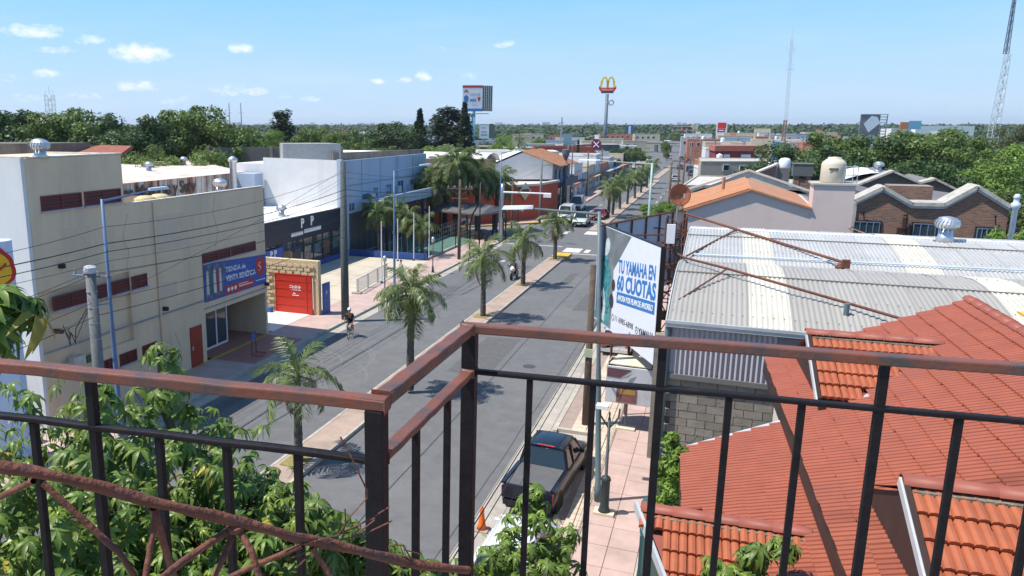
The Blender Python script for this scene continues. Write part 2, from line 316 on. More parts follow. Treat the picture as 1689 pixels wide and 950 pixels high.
# far pavements beyond the crossing
sb = MB(); sb.poly([(-20.6,99.5,.15),(-20.2,118,.15),(-22.2,258,.15),(-26,258,.15),(-24,118,.15),(-23,103,.15),(-36,86.6,.15),(-36,84.5,.15),(-23,98,.15)])
sb.poly([(-5.4,97,.15),(-2,97,.15),(-2,258,.15),(-5.4,258,.15)]); sb.poly([(-120,76.2,.15),(-36,84.5,.15),(-36,90,.15),(-120,82,.15)]); struct('far_pavement', sb, m_pink)
kb = MB(); pts = [(-36,84.7),(-23.6,97.2),(-21.6,99),(-20.5,103),(-20.1,118)]
for a, b in zip(pts, pts[1:]): kb.sq((a[0],a[1],.12),(b[0],b[1],.12),.3,.12)
struct('kerb', kb, m_yel)

# ---------------------------------------------------------------- windows helper: facade on plane x = const facing +X
def win_x(par, o, x, y0, y1, z0, z1, mf, mp, name='window', mull=1, rows=0, d=.05, t=.05):
    """frame proud of the wall with a pane; o = root location"""
    f = MB(); f.box(x,y0,z0,x+d,y1,z0+t).box(x,y0,z1-t,x+d,y1,z1).box(x,y0,z0+t,x+d,y0+t,z1-t).box(x,y1-t,z0+t,x+d,y1,z1-t)
    for i in range(1, mull+1): yy = y0+(y1-y0)*i/(mull+1); f.box(x,yy-t/2,z0+t,x+d-.003,yy+t/2,z1-t)
    for i in range(1, rows+1): zz = z0+(z1-z0)*i/(rows+1); f.box(x+.004,y0+t,zz-t/4,x+d-.01,y1-t,zz+t/4)
    w_ = f.build(name, mf, par, wrt=o); MB().box(x-.02,y0+t,z0+t,x+.012,y1-t,z1-t).build('pane', mp, w_, wrt=o); return w_
def win_y(par, o, y, x0, x1, z0, z1, mf, mp, name='window', mull=1, rows=0, d=.05, t=.05):
    f = MB(); f.box(x0,y-d,z0,x1,y,z0+t).box(x0,y-d,z1-t,x1,y,z1).box(x0,y-d,z0+t,x0+t,y,z1-t).box(x1-t,y-d,z0+t,x1,y,z1-t)
    for i in range(1, mull+1): xx = x0+(x1-x0)*i/(mull+1); f.box(xx-t/2,y-d+.003,z0+t,xx+t/2,y,z1-t)
    for i in range(1, rows+1): zz = z0+(z1-z0)*i/(rows+1); f.box(x0+t,y-d+.01,zz-t/4,x1-t,y-.004,zz+t/4)
    w_ = f.build(name, mf, par, wrt=o); MB().box(x0+t,y-.012,z0+t,x1-t,y+.02,z1-t).build('pane', mp, w_, wrt=o); return w_
# turbine roof ventilator
def make_vent(label, loc, r=.36, h=.55, group='spinning roof ventilators', blue=False, fins=22):
    t = thing('roof_ventilator', label, 'ventilator', loc, 0, group)
    MB().lathe([(r*.95,-.02),(r*.6,h*.35),(r*.58,h)], 16).build('neck', m_galv, t, smooth=True)
    b = MB(); prof = [(r*.7,h),(r*.95,h+r*.18),(r*1.02,h+r*.45),(r*.95,h+r*.72),(r*.7,h+r*.93)]
    for k in range(fins):
        a = 2*pi*k/fins; b2 = a+2*pi/fins*.82
        vs = []
        for i, (q, z) in enumerate(prof):
            tw = .35*i/4; vs += [(q*cos(a+tw), q*sin(a+tw), z), (q*1.05*cos(b2+tw), q*1.05*sin(b2+tw), z)]
        b.add(vs, [(2*i, 2*i+1, 2*i+3, 2*i+2) for i in range(4)])
    b.build('turbine_vanes', m_galv, t)
    MB().lathe([(r*.72,h+r*.9),(r*.7,h+r*.97),(r*.35,h+r*1.08),(.01,h+r*1.12)], 16).build('cap', m_galv, t, smooth=True)
    return t
# ---------------------------------------------------------------- tan hall with the shop banner
o = (-24.7,30,0)
tb_ = thing('tan_building', 'big windowless tan building with red louvred slots and blue banner over its entrance', 'building', o)
F_ = -24.7
b = MB()
b.box(-29.5,21.9,9.05,F_,27.05,11.27)                                                 # stair block
b.box(F_-.2,27.05,2.76,F_,32.3,9.05); b.box(F_-.2,32.3,2.76,F_,38.45,9.03); b.box(-42,21.9,2.76,F_-.2,38.3,6.0); b.box(-29.5,21.9,6.0,F_,27.05,9.05); b.box(-42,38.3,2.76,F_-.2,38.45,8.2)
b.box(-42,21.9,-.1,F_,32.3,2.76); b.box(-42,32.3,-.1,-28.2,38.45,2.76); b.box(-28.2,38.27,-.1,F_,38.45,2.76)
b.build('wall', m_tan, tb_, wrt=o)
MB().box(-32,21.72,-.1,F_-.04,21.9,11.3).build('side_wall', m_wall_w, tb_, wrt=o)
MB().box(-32,21.72,11.3,F_+.03,22.1,11.36).box(-29.5,26.9,11.28,F_+.03,27.1,11.34).box(F_-.2,22.1,11.28,F_+.03,26.9,11.338).box(F_-.2,27.1,9.05,F_+.03,38.47,9.1).build('coping', mat('pale_coping', (.6,.57,.5), .8, stain=(.2,.18,.15), samt=.6, ssc=2), tb_, wrt=o)
MB().box(F_,21.9,3.46,F_+.07,32.35,3.53).box(F_,32.35,3.0,F_+.05,38.45,3.06).build('ledge', mat('grey_ledge', (.27,.28,.29), .8), tb_, wrt=o)
for y0, y1, z0, z1 in [(22.45,24.55,9.2,9.8),(24.72,26.85,9.2,9.8),(22.55,24.6,5.12,5.72),(24.7,26.95,5.12,5.72),(27.12,28.15,5.12,5.72),(32.4,34.9,5.46,5.98),(35.0,37.4,5.46,5.98),(24.9,25.7,1.75,2.3),(26.0,27.1,1.75,2.3),(27.5,28.5,1.75,2.3)]:
    w_ = win_x(tb_, o, F_, y0, y1, z0, z1, m_dkred, mat('dark_louvre', (.07,.012,.015), .5), mull=1, rows=3, t=.06)
    MB().box(F_,y0-.04,z0-.07,F_+.1,y1+.04,z0-.005).build('sill', mat('lilac_sill', (.38,.37,.42), .8), w_, wrt=o)
d_ = MB().box(F_,31.05,.15,F_+.05,32.0,2.3).build('door', mat('brick_red_door', (.30,.035,.02), .5), tb_, wrt=o)
MB().box(F_+.05,31.12,1.1,F_+.1,31.2,1.3).build('handle', m_galv, d_, wrt=o)
# recessed entrance: glazed doors in white frames
ms = mat('recess_wall', (.22,.24,.27), .8)
MB().box(-28.2,32.3,.15,-26.0,32.9,2.75).box(-26.1,32.3,-.1,-24.72,32.42,2.75).build('recess_side', m_tan, tb_, wrt=o)
gd = MB().box(-26.0,32.95,.15,-25.93,33.05,2.72).box(-26.0,33.95,.15,-25.93,34.05,2.72).box(-26.0,34.95,.15,-25.93,35.05,2.72).box(-26.0,35.95,.15,-25.93,36.05,2.72).box(-26.0,33.05,2.6,-25.94,35.95,2.72).box(-26.0,33.05,.15,-25.94,35.95,.27).build('glazed_door', m_white, tb_, wrt=o)
for y in (33.05,34.05,35.05): MB().box(-25.98,y,.27,-25.96,y+.9,2.6).build('pane', m_glass, gd, wrt=o)
MB().box(-28.15,36.1,.15,-28.05,38.2,2.7).build('back_wall', ms, tb_, wrt=o)
MB().box(-27.5,37.5,1.4,-27.44,38.2,2.2).build('notice', mat('blue_print', (.03,.1,.4), .5), tb_, wrt=o)
MB().box(-28.1,32.9,.15,-22.1,38.2,.157).build('entrance_floor', mat('red_tile_floor', (.36,.15,.12), .6, var=.1), tb_, wrt=o)
MB().box(-24.75,30.9,.157,-24.55,38.2,.16).build('yellow_line', m_yel, tb_, wrt=o)
for y0,z0,y1,z1 in [(28.6,6.6,31.2,8.3),(23.4,7.2,24.9,8.4),(29.0,4.2,30.3,5.0)]: MB().box(F_,y0,z0,F_+.004,y1,z1).build('render_patch', mat('tan_patch', (.61,.48,.345), .85, var=.05), tb_, wrt=o)
ck = MB()
for pts in ([(26.9,6.1),(27.1,6.9),(26.8,7.6),(27.2,8.6)],[(33.6,6.2),(33.9,7.0),(33.5,8.1),(33.8,8.9)],[(30.0,.4),(30.3,1.4),(29.9,2.4)]): ck.tube([(F_+.002,y,z) for y, z in pts], .008, 3)
ck.build('crack', mat('crack_dark', (.16,.13,.1), .9), tb_, wrt=o)
MB().tube([(F_+.06,28.9,.1),(F_+.06,28.9,9.0)],.05,8).build('downpipe', m_tan, tb_, wrt=o)
ac = MB().box(F_,23.1,2.55,F_+.3,23.75,3.0).build('air_conditioner', m_galv, tb_, wrt=o)
MB().box(F_,24.0,2.5,F_+.12,24.5,2.8).build('junction_box', mat('green_plate', (.06,.12,.05), .6), tb_, wrt=o)
for y, z in ((38.3,3.25),(29.2,3.75),(23.1,6.9)):
    MB().box(F_,y-.08,z-.08,F_+.25,y+.08,z+.1).build('camera_box', m_dark, tb_, wrt=o)
# banner
bn = thing('banner', 'blue charity shop banner with red shield hanging above the entrance of the tan building', 'banner', (F_,35.4,4.2))
oo = (F_,35.4,4.2); mb_ = mat('banner_blue', (.03,.09,.36), .55, var=.12, sc=1.2)
MB().poly([(F_+.04,32.42,3.38),(F_+.04,38.38,3.33),(F_+.04,38.4,5.02),(F_+.04,32.42,5.4)]).prism([(F_+.01,32.4,3.36),(F_+.01,38.4,3.31),(F_+.01,38.42,5.04),(F_+.01,32.4,5.42)],(.028,0,0)).build('sheet', mb_, bn, wrt=oo)
mw = mat('print_white', (.8,.8,.8), .6, var=.02); mr = mat('print_red', (.5,.03,.03), .6, var=.05)
xb = F_+.045-F_
def bt(s, size, y, z, m=mw, bold=.01, wx=1.): text(s, size, (xb, y-35.4, z-4.2), (0,1,-.035), (0,0,1), m, parent=bn, bold=bold, wx=wx, depth=.004)
bt('TIENDA de', .40, 34.35, 4.66); bt('VENTA BENÉFICA', .42, 34.35, 4.16, bold=.02, wx=.88)
MB().poly([(F_+.046,34.2,3.42),(F_+.046,36.95,3.42),(F_+.046,37.1,3.9),(F_+.046,34.35,3.9)]).build('red_strip', mr, bn, wrt=oo)
for i in range(3): MB().poly([(F_+.048,34.55+i*.33+.12*cos(a),3.66+.12*sin(a)) for a in np.linspace(0,2*pi,12)[:-1]]).build('round_icon', mw, bn, wrt=oo)
MB().poly([(F_+.048,35.55,3.62),(F_+.048,36.9,3.6),(F_+.048,36.9,3.66),(F_+.048,35.55,3.68)]).poly([(F_+.048,35.5,3.75),(F_+.048,36.5,3.74),(F_+.048,36.5,3.78),(F_+.048,35.5,3.79)]).build('small_print', mw, bn, wrt=oo)
sh = MB().poly([(F_+.047,37.3,4.95),(F_+.047,37.3,4.3),(F_+.047,37.45,4.05),(F_+.047,37.8,3.82),(F_+.047,38.1,4.02),(F_+.047,38.22,4.28),(F_+.047,38.22,4.92)]).build('red_shield', mr, bn, wrt=oo)
text('S', .7, (xb+.004, 37.55-35.4, 4.16-4.2), (0,1,.3), (0,0,1), mw, parent=sh, bold=-.01, depth=.002)
MB().poly([(F_+.048,37.25,3.62),(F_+.048,38.25,3.6),(F_+.048,38.25,3.65),(F_+.048,37.25,3.67)]).build('small_print', mw, bn, wrt=oo)
MB().poly([(F_+.046,32.5,3.45),(F_+.046,34.1,3.45),(F_+.046,34.35,5.2),(F_+.046,32.5,5.33)]).build('photo_print', mat('photo_print', (.10,.13,.2), .6, var=.8, sc=3), bn, wrt=oo)
for y, c in ((32.72,(.5,.48,.45)),(33.05,(.03,.12,.08)),(33.35,(.6,.58,.55)),(33.6,(.35,.03,.04)),(33.85,(.5,.5,.55))):
    MB().poly([(F_+.049,y-.13,3.75),(F_+.049,y+.12,3.7),(F_+.049,y+.09,4.9),(F_+.049,y-.02,5.05),(F_+.049,y-.1,4.9)]).build('printed_garment', mat('garment_%d' % (y*100), c, .6), bn, wrt=oo)
make_vent('large silver roof ventilator on top of the tan building stair block', (-24.9,22.85,11.3), .38, .30)
make_vent('silver roof ventilator above the lower tan parapet', (-26.2,36.3,8.6), .42, .55)
ft = thing('roof_tank', 'squat cream tank peeping over the tan parapet behind the street lamp', 'tank', (-25.9,29.8,8.75))
MB().lathe([(.5,0),(.52,.3),(.3,.42),(.02,.45)], 16).build('body', mat('cream_tank', (.55,.45,.25), .6), ft, smooth=True); MB().lathe([(.5,0),(.52,.3),(.3,.42),(.02,.45)], 16, (0,1.05,0)).build('body', MATS['cream_tank'], ft, smooth=True)
# cloth frame sign on the pavement
af = thing('a_frame', 'small red tube frame stand with a blue panel on the pavement by the entrance', 'sign stand', (-22.75,34.4,.15), .25)
mt = mat('red_tube', (.25,.03,.02), .5)
b = MB(); 
for s in (-.35,.35): b.tube([(-.28,s,0),(-.28,s,1.25)],.022).tube([(.28,s,0),(.28,s,.05),(-.28,s,.08)],.022)
b.tube([(-.28,-.35,1.25),(-.28,.35,1.25)],.022).tube([(-.28,-.35,.12),(-.28,.35,.12)],.018).tube([(.28,-.35,.03),(.28,.35,.03)],.02)
b.build('frame', mt, af); MB().box(-.3,-.33,.82,-.27,.33,1.2).build('panel', mat('blue_print', (.03,.1,.4), .5), af)
# ---------------------------------------------------------------- shell pylon at the left edge
sy = thing('fuel_sign', 'white petrol station pylon with a yellow and red shell emblem at the left edge', 'sign', (-24.35,18.6,0), -.55)
MB().lathe([(1.25,.0),(1.25,8.0),(1.2,8.06)], 4).v
pl = MB(); prof = [(-1.5,-.25),(-1.3,-.42),(1.3,-.42),(1.55,-.2),(1.55,.2),(1.3,.42),(-1.3,.42),(-1.5,.25)]
pl.prism([(y, x, .1) for y, x in [(p[1], p[0]) for p in prof]][::-1] if False else [(p[1], p[0], .1) for p in prof], (0,0,8.4)).build('column', mat('pylon_pale_blue', (.55,.63,.78), .35, var=.04), sy)
def scallop(r, sx=1.):
    pts = []
    for k in range(41):
        a = pi*(-.12)+(pi*1.24)*k/40
        q = r*(1+.035*abs(sin(k/40*pi*7))) ; pts.append((q*cos(a)*1.02, q*sin(a)))
    pts += [(-r*.45,-r*.72),(-r*.25,-r*.82),(r*.25,-r*.82),(r*.45,-r*.72)]
    return pts
def flat(pts, x, cy, cz): return MB().prism([(x, cy+p[0], cz+p[1]) for p in pts], (.03,0,0))
em = flat(scallop(1.0), .43, .5, 7.45).build('emblem', mat('shell_red', (.5,.02,.015), .4), sy)
flat(scallop(.86), .465, .5, 7.45).build('yellow_shell', mat('shell_yellow', (.75,.42,.015), .4), em)
b = MB()
for k in range(1, 7):
    a = pi*(-.05)+pi*1.1*k/7; b.prism([(.5,.5+.06*cos(a+pi/2)*.3,6.9+.06*sin(a+pi/2)),(.5,.5+.8*cos(a)+.02,7.45+.8*sin(a)-.02),(.5,.5+.8*cos(a)-.05,7.45+.8*sin(a)+.03)],(.006,0,0))
b.build('rib_lines', MATS['shell_red'], em)
# low wall behind the pylon
tag(MB().box(-33,20.2,-.1,-25.2,20.5,2.6).build('yard_wall', m_wall_w), 'white yard wall running beside the tan building', 'wall')
# ---------------------------------------------------------------- yellow stone wall with red gate
yw = thing('stone_wall', 'rough yellow stone wall around a red metal gate beside the forecourt', 'wall', (-26,43.6,0))
oo = (-26,43.6,0); m_stone = mat('yellow_stone', (.62,.49,.31), .9, var=.2, sc=3, bump=1.0, bsc=7, stain=(.45,.34,.21), samt=.6, ssc=3)
MB().box(-30.5,43.62,-.1,-27.3,44.0,3.8).box(-24.42,43.62,-.1,-24.02,44.0,3.8).box(-27.3,43.62,2.85,-24.42,44.0,3.8).build('wall', m_stone, yw, wrt=oo)
sm = MB().box(0,0,0,.5,.05,.2).mesh('stone', m_stone)
rnd = random.Random(3)
k = 0
for zi in range(15):
    for xi in range(12):
        x = -30.3+xi*.53+(.26 if zi % 2 else 0); z = .2+zi*.24
        if x > -27.8 and z < 2.75 and x < -24.4: continue
        if x > -24.5 or z > 3.55: continue
        s_ = link('stone', sm, yw, (x+26+rnd.uniform(-.03,.03), -.045-rnd.uniform(0,.03), z)); s_.scale = (rnd.uniform(.8,1), 1, rnd.uniform(.8,1.05)); s_.rotation_euler.y = rnd.uniform(-.05,.05)
gt = MB()
gt.box(-27.28,43.52,.15,-24.44,43.58,2.84).build('gate_panel', m_red, yw, wrt=oo)
g2 = MB()
for z in (.16,.7,1.25,1.8,2.35,2.78): g2.box(-27.28,43.5,z,-24.44,43.52,z+.05)
for x in (-27.28,-24.9,-24.5): g2.box(x,43.495,.15,x+.06,43.519,2.84)
g2.build('gate_rail', m_red, yw, wrt=oo)
b = MB()
for z in (1.78,1.9,2.02): b.box(-26.15,43.505,z,-25.98,43.515,z+.045)
for i, (x, w_, h_) in enumerate([(-25.93,.1,.34),(-25.8,.08,.3),(-25.69,.12,.36),(-25.53,.07,.3),(-25.43,.14,.34)]): b.box(x,43.505,1.74,x+w_*.45,43.515,1.74+h_).box(x+w_*.45,43.505,1.74,x+w_,43.515,1.80).box(x+w_*.4,43.506,1.74+h_*.6,x+w_,43.516,1.74+h_*.75)
b.box(-25.95,43.505,1.38,-25.45,43.515,1.43).box(-25.9,43.505,1.5,-25.7,43.515,1.56); b.build('worn_lettering', mw, yw, wrt=oo)
bp_ = thing('blue_sign', 'tall narrow blue board fixed to the end of the stone wall', 'sign', (-23.9,43.9,.15))
MB().box(0,0,0,.12,.9,2.1).build('board', mat('blue_board', (.03,.09,.32), .5), bp_); text('P', .4, (.125,.3,1.3), (0,1,0), (0,0,1), mw, parent=bp_)
cr = tag(MB().box(-27.75,43.0,.17,-27.4,43.35,.5).build('crate', mat('blue_plastic', (.04,.14,.4), .5)), 'small blue plastic crate on the pale driveway by the red gate', 'crate')
# ---------------------------------------------------------------- optical shop with dark fascia
m_navy = mat('navy_fascia', (.018,.024,.045), .45, var=.15)
m_roofw = mat('white_roof_sheet', (.78,.77,.74), .6, var=.05, sc=.6, stain=(.5,.42,.35), samt=.4, ssc=.4)
o = (-33,58,0); pp = thing('optical_shop', 'low shop with dark navy fascia and two pale initials behind the forecourt', 'shop', o)
MB().box(-45,50,4.7,-33.3,65,4.8).build('roof', m_roofw, pp, wrt=o)
MB().box(-45,50,-.1,-35.5,64.9,4.7).build('wall', m_navy, pp, wrt=o)
MB().box(-33.3,50,3.0,-33,64.9,4.95).box(-35.5,50,2.9,-33.3,64.9,3.0).build('fascia', m_navy, pp, wrt=o)
MB().box(-33.28,50,.0,-33.02,66.3,.62).build('base_wall', mat('blue_base', (.03,.08,.26), .6), pp, wrt=o)
gf = MB()
for y in np.arange(50.6, 64.6, 1.75): gf.box(-33.2,y,.62,-33.1,y+.09,2.95)
gf.box(-33.2,50.5,2.3,-33.1,64.8,2.38).build('shopfront_frame', m_black, pp, wrt=o)
cols = [(.25,.16,.09),(.05,.12,.16),(.20,.10,.06),(.04,.05,.07),(.24,.2,.15),(.06,.10,.14),(.12,.06,.04),(.05,.10,.10)]
for i, y in enumerate(np.arange(50.6, 64.0, 1.75)):
    MB().box(-33.17,y+.09,.62,-33.14,y+1.75,2.3).build('shop_pane', m_glass, pp, wrt=o)
    q = mat('poster_%s' % 'abcdefgh'[i % 8], cols[i % 8], .5, var=.5, sc=3); MB().box(-33.135,y+.25,1.0+.3*(i % 2),-33.12,y+1.35,2.2).build('poster', q, pp, wrt=o)
    MB().box(-33.17,y+.09,2.38,-33.14,y+1.75,2.93).build('transom_pane', m_glass, pp, wrt=o)
text('P', 1.05, (.03, -.95, 3.98), (0,1,0), (0,0,1), mw, parent=pp, bold=.05); text('P', 1.05, (.03, .75, 4.02), (0,1,0), (0,0,1), mw, parent=pp, bold=.05)
text("'", .9, (.03, .25, 4.05), (0,1,0), (0,0,1), mb_, parent=pp, bold=.03)
b = MB(); y = 55.4
for w_ in (.16,.3,.26,.24,.3,.26,.3,.18): b.box(-32.99,y,3.35,-32.96,y+w_*.8,3.66); y += w_
y += .2
for w_ in (.3,.27,.24,.3,.27,.3,.24,.27,.3,.27,.3): b.box(-32.99,y,3.42,-32.96,y+w_*.86,3.74); y += w_
b.build('small_lettering', mw, pp, wrt=o)
bs = MB().box(-32.98,51.0,2.0,-32.9,53.9,2.75).build('blue_sign_panel', mb_, pp, wrt=o)
text('P P', .75, (.11, -6.1, 2.13), (0,1,0), (0,0,1), mw, parent=pp, bold=.03)
for x, y, r in ((-35.0,52.2,.5),(-35.2,57.6,.55)): make_vent('galvanised ventilator on the white shop roof, %s' % ('the nearer one partly behind the tan building' if y < 55 else 'the one above the pale initials'), (x,y,4.8), r*.8, .5)
# ---------------------------------------------------------------- white hall with pale blue street side
o = (-33,76,0); wh = thing('white_hall', 'large plain white hall with a pale blue street side behind the small shop', 'building', o)
MB().poly([(-41.6,64.98,0),(-33.25,64.98,0),(-33.25,64.98,9.35),(-41.6,64.98,9.5)]).prism([(-41.6,65,0),(-33.2,65,0),(-33.2,65,9.34),(-41.6,65,9.49)],(0,.2,0)).build('end_wall', m_wall_w, wh, wrt=o)
MB().box(-33.2,65.2,0,-33,87.5,9.3).box(-33.45,64.85,0,-32.95,65.2,9.45).build('street_wall', m_wall_b, wh, wrt=o)
MB().box(-45,65.2,0,-33.2,87.5,8.9).build('body', m_wall_w, wh, wrt=o)
b = MB()
for y in (69.3,73.8,78.4,83): b.box(-33,y,4,-32.96,y+.07,9.3)
b.box(-33,65.2,6.85,-32.93,87.5,6.92); b.build('panel_joints', mat('joint_blue', (.22,.28,.38), .8), wh, wrt=o)
for y0,y1,z0,z1 in [(66.3,67.6,4.4,5.2),(69.2,71.0,4.5,5.9),(72,73.2,5.3,6.3),(75.3,76.8,5,6.4),(78.5,80.2,5,6.6),(82.2,84.2,5,6.5)]: win_x(wh, o, -33, y0,y1,z0,z1, m_wall_b, m_bglass, mull=1)
for y, z in ((70.6,5.0),(77.6,5.3),(81.2,5.2)): MB().box(-33,y,z,-32.5,y+1,z+.75).build('air_conditioner', m_galv, wh, wrt=o)
MB().box(-33,69,5.05,-30.6,87,5.3).box(-30.7,69,4.6,-30.5,87,5.62).build('awning', mat('pale_corrugated', (.34,.42,.50), .6, var=.1), wh, wrt=o)
b = MB()
for y in np.arange(69, 87, .45): b.box(-30.5,y,4.62,-30.45,y+.2,5.6)
b.build('awning_ribs', MATS['pale_corrugated'], wh, wrt=o)
for y in (70,75,80,86): MB().box(-30.7,y,0,-30.55,y+.15,4.6).build('awning_post', m_black, wh, wrt=o)
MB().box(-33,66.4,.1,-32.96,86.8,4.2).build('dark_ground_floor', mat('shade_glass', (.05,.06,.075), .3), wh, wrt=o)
# rust-streaked warehouse with faded lettering
o = (-44,55,0); rw = thing('rusty_warehouse', 'warehouse with a rust-streaked metal wall bearing faded black letters and a pinkish roof', 'warehouse', o)
m_rw = mat('rust_streaked_sheet', (.55,.50,.45), .8, var=.15, sc=2, stain=(.22,.085,.04), samt=.95, ssc=.9, streak=True, sthr=.42)
b = MB()
for i in range(60):
    y = 38.5+i*.42; b.box(-44.1,y,3,-44.02+(.06 if i % 2 else 0),y+.42,8.05)
b.build('wall', m_rw, rw, wrt=o)
MB().poly([(-43.8,38,8.05),(-43.8,65,8.05),(-61,78,8.6),(-61,38,8.6)]).box(-61,38,0,-44.1,64,7.9).build('roof', mat('pinkish_roof', (.62,.52,.46), .8, var=.1, sc=.7, stain=(.38,.22,.15), samt=.6, ssc=.5), rw, wrt=o)
m_bl = mat('black_letters', (.07,.045,.035), .8)
text('Repuestos Motores y Serv', 1.5, (.13, -11.0, 6.75), (0,1,0), (0,0,1), m_bl, parent=rw, bold=.03, wx=.82)
MB().box(-45,63.4,4,-41.6,64.8,8.0).build('link_wall', m_wall_b, rw, wrt=o)
fl = thing('flue', 'tall grey metal flue pipe with a cap beside the white hall', 'flue', (-42.6,61.3,4))
MB().lathe([(.32,0),(.32,5.2),(.45,5.25),(.45,5.5),(.1,5.75)], 12).build('pipe', m_galv, fl, smooth=True)
for k, (x, y, z) in enumerate([(-51,59.5,8.2),(-54,68.6,8.3)]): make_vent('small silver ventilator on the pinkish warehouse roof, %s' % ('left one above the letters' if k == 0 else 'right one toward the concrete wall'), (x,y,z), .42, .5)
# raw concrete boundary walls and tank block
m_oldc = mat('old_concrete', (.17,.15,.13), .9, var=.2, sc=1.5, bump=.3, stain=(.06,.055,.05), samt=.7, ssc=.6, streak=True)
cw = thing('concrete_wall', 'weathered raw concrete wall with pilasters behind the pinkish roof', 'wall', (-56,76,0))
b = MB(); A = Vector((0,0)); Bv = Vector((14,6)); MB()
b.sq((0,0,5),(14.5,6.2,5),.3,10.1); b.build('wall', m_oldc, cw)
for i in range(5): MB().sq((i*3.4+.1,i*1.45-.25,0),(i*3.4+.1,i*1.45-.25,10.2),.4).build('pilaster', m_oldc, cw)
tk = thing('concrete_block', 'grey rendered cube of a stair head rising over the concrete wall', 'building', (-42.6,70.4,0))
b = MB(); b.prism([(0,0,0),(2.4,1.2,0),(5.2,3.1,0),(2,6,0),(-2.4,3.3,0)],(0,0,10.7)); b.build('wall', mat('grey_render', (.30,.30,.30), .85, stain=(.18,.18,.18), samt=.5, streak=True), tk)
MB().box(-39,73,0,-37,80,9.2).build('x', m_oldc) if False else None
lw = tag(MB().prism([(-37.8,72.5,0),(-33.5,88,0),(-33.8,88.5,0),(-38.2,73,0)],(0,0,9.75)).build('parapet_wall', m_oldc), 'dark low parapet wall to the right of the grey stair head', 'wall')
wr = thing('white_roofed_hall', 'long low hall with a curved white roof streaked with orange, behind the pale blue wall', 'building', (-45,98,0))
b = MB(); n = 7
prof = [(sin(a)*1.6, cos(a)*1.1) for a in np.linspace(-pi/2, pi/2, n)]
vs = [(-7+t*22+q[0]*.35, 2+t*6.5+q[0], 8.05-t*.35+q[1]) for t in (0,.25,.5,.75,1) for q in prof]
b.add(vs, [(i*n+k, (i+1)*n+k, (i+1)*n+k+1, i*n+k+1) for i in range(4) for k in range(n-1)]).build('roof', mat('streaked_white_roof', (.78,.75,.70), .7, var=.06, stain=(.62,.30,.08), samt=.8, ssc=.35, sthr=.56), wr, smooth=True)
MB().prism([(-7,.6,0),(15,7,0),(15,10,0),(-7,4,0)],(0,0,8.0)).build('wall', mat('brown_render', (.20,.15,.11), .9, var=.2), wr)
# white annex behind the palms
def block(name, label, cat, foot, h, mw_, roof=None, group=None, par=.0, wins=(), base=-.1):
    """building from a footprint; wins = (edge index, from, to, z0, z1, pane material)"""
    cx = sum(p[0] for p in foot)/len(foot); cy = sum(p[1] for p in foot)/len(foot)
    t = thing(name, label, cat, (cx,cy,0), 0, group); f = [(p[0]-cx, p[1]-cy) for p in foot]
    MB().prism([(x,y,base) for x,y in f], (0,0,h-base)).build('wall', mw_, t)
    k = .97; MB().prism([(x*k,y*k,h+.002) for x,y in f], (0,0,.03)).build('roof', roof or m_conc, t)
    if par:
        b = MB()
        for i in range(len(f)):
            a = f[i]; c = f[(i+1) % len(f)]; b.sq((a[0]*.99,a[1]*.99,h+par/2+.004),(c[0]*.99,c[1]*.99,h+par/2+.004),.18,par)
        b.build('parapet', mw_, t)
    for e, s0, s1, z0, z1, mp in wins:
        a = Vector(f[e]); c = Vector(f[(e+1) % len(f)]); d = (c-a).normalized(); nrm = Vector((d.y, -d.x))
        p = a+d*s0+nrm*.03; q = a+d*s1+nrm*.03
        w_ = MB().sq((p.x,p.y,(z0+z1)/2),(q.x,q.y,(z0+z1)/2),.06,z1-z0).build('window', m_white, t)
        p += (d*.07+nrm*.03); q += (nrm*.03-d*.07); MB().sq((p.x,p.y,(z0+z1)/2),(q.x,q.y,(z0+z1)/2),.03,z1-z0-.14).build('pane', mp, w_)
    return t
block('white_annex', 'plain white box building behind the big feathery palms', 'building', [(-35.5,117),(-30.4,119),(-33,126),(-38,124)], 8.7, m_wall_w)
block('grey_annex', 'low grey flat-roofed building behind the orange tiled roof', 'building', [(-33,139),(-27.4,141),(-30,149),(-36,147)], 8.0, mat('grey_wall', (.38,.38,.39), .8), m_roofw)
mbk = mat('red_brick_far', (.30,.08,.05), .85, var=.15)
block('red_brick_block', 'long low red brick building behind a dark cypress', 'building', [(-43,190),(-29.3,196.5),(-33,206),(-46,200)], 7.2, mbk, par=.3)
block('white_small_block', 'small bright white building next to the golden arches pole', 'building', [(-29.1,196.6),(-26,197.9),(-28,203),(-31,202)], 6.3, m_wall_w)
block('dark_block', 'dark navy flat building behind the red brick block', 'building', [(-37,214),(-26,218),(-28,226),(-39,222)], 7.6, mat('navy_wall', (.05,.07,.10), .7))
# ---------------------------------------------------------------- sports court behind net fence
struct('court_surface', MB().poly([(-31.5,66.6,.155),(-24.9,66.2,.155),(-24.5,83,.155),(-31.5,83,.155)]), mat('court_green', (.07,.15,.12), .85, var=.12, sc=.6, stain=(.10,.18,.15), samt=.5, ssc=.3))
struct('court_lines', MB().quad((-28.6,67,.16),(-28.3,67,.16),(-28.3,82.5,.16),(-28.6,82.5,.16)), mat('court_line', (.2,.33,.28), .8))
tag(MB().box(-33,66.3,.1,-24.9,66.5,.75).build('court_wall', MATS['blue_base']), 'low blue wall along the near end of the green court', 'wall')
tag(MB().box(-25.1,66.5,.1,-24.9,76,.35).build('court_kerb', m_kerb), 'low concrete kerb under the net fence of the court', 'kerb')
cf = thing('court_fence', 'tall see-through net fence around the green court', 'fence', (-24.9,66,0))
b = MB()
for y in np.arange(.6, 17, .55): b.tube([(-.02,y,.3),(-.02,y,3.0)], .008, 3)
for z in np.arange(.4, 3.1, .45): b.tube([(-.02,.5,z),(-.02,17,z)], .008, 3)
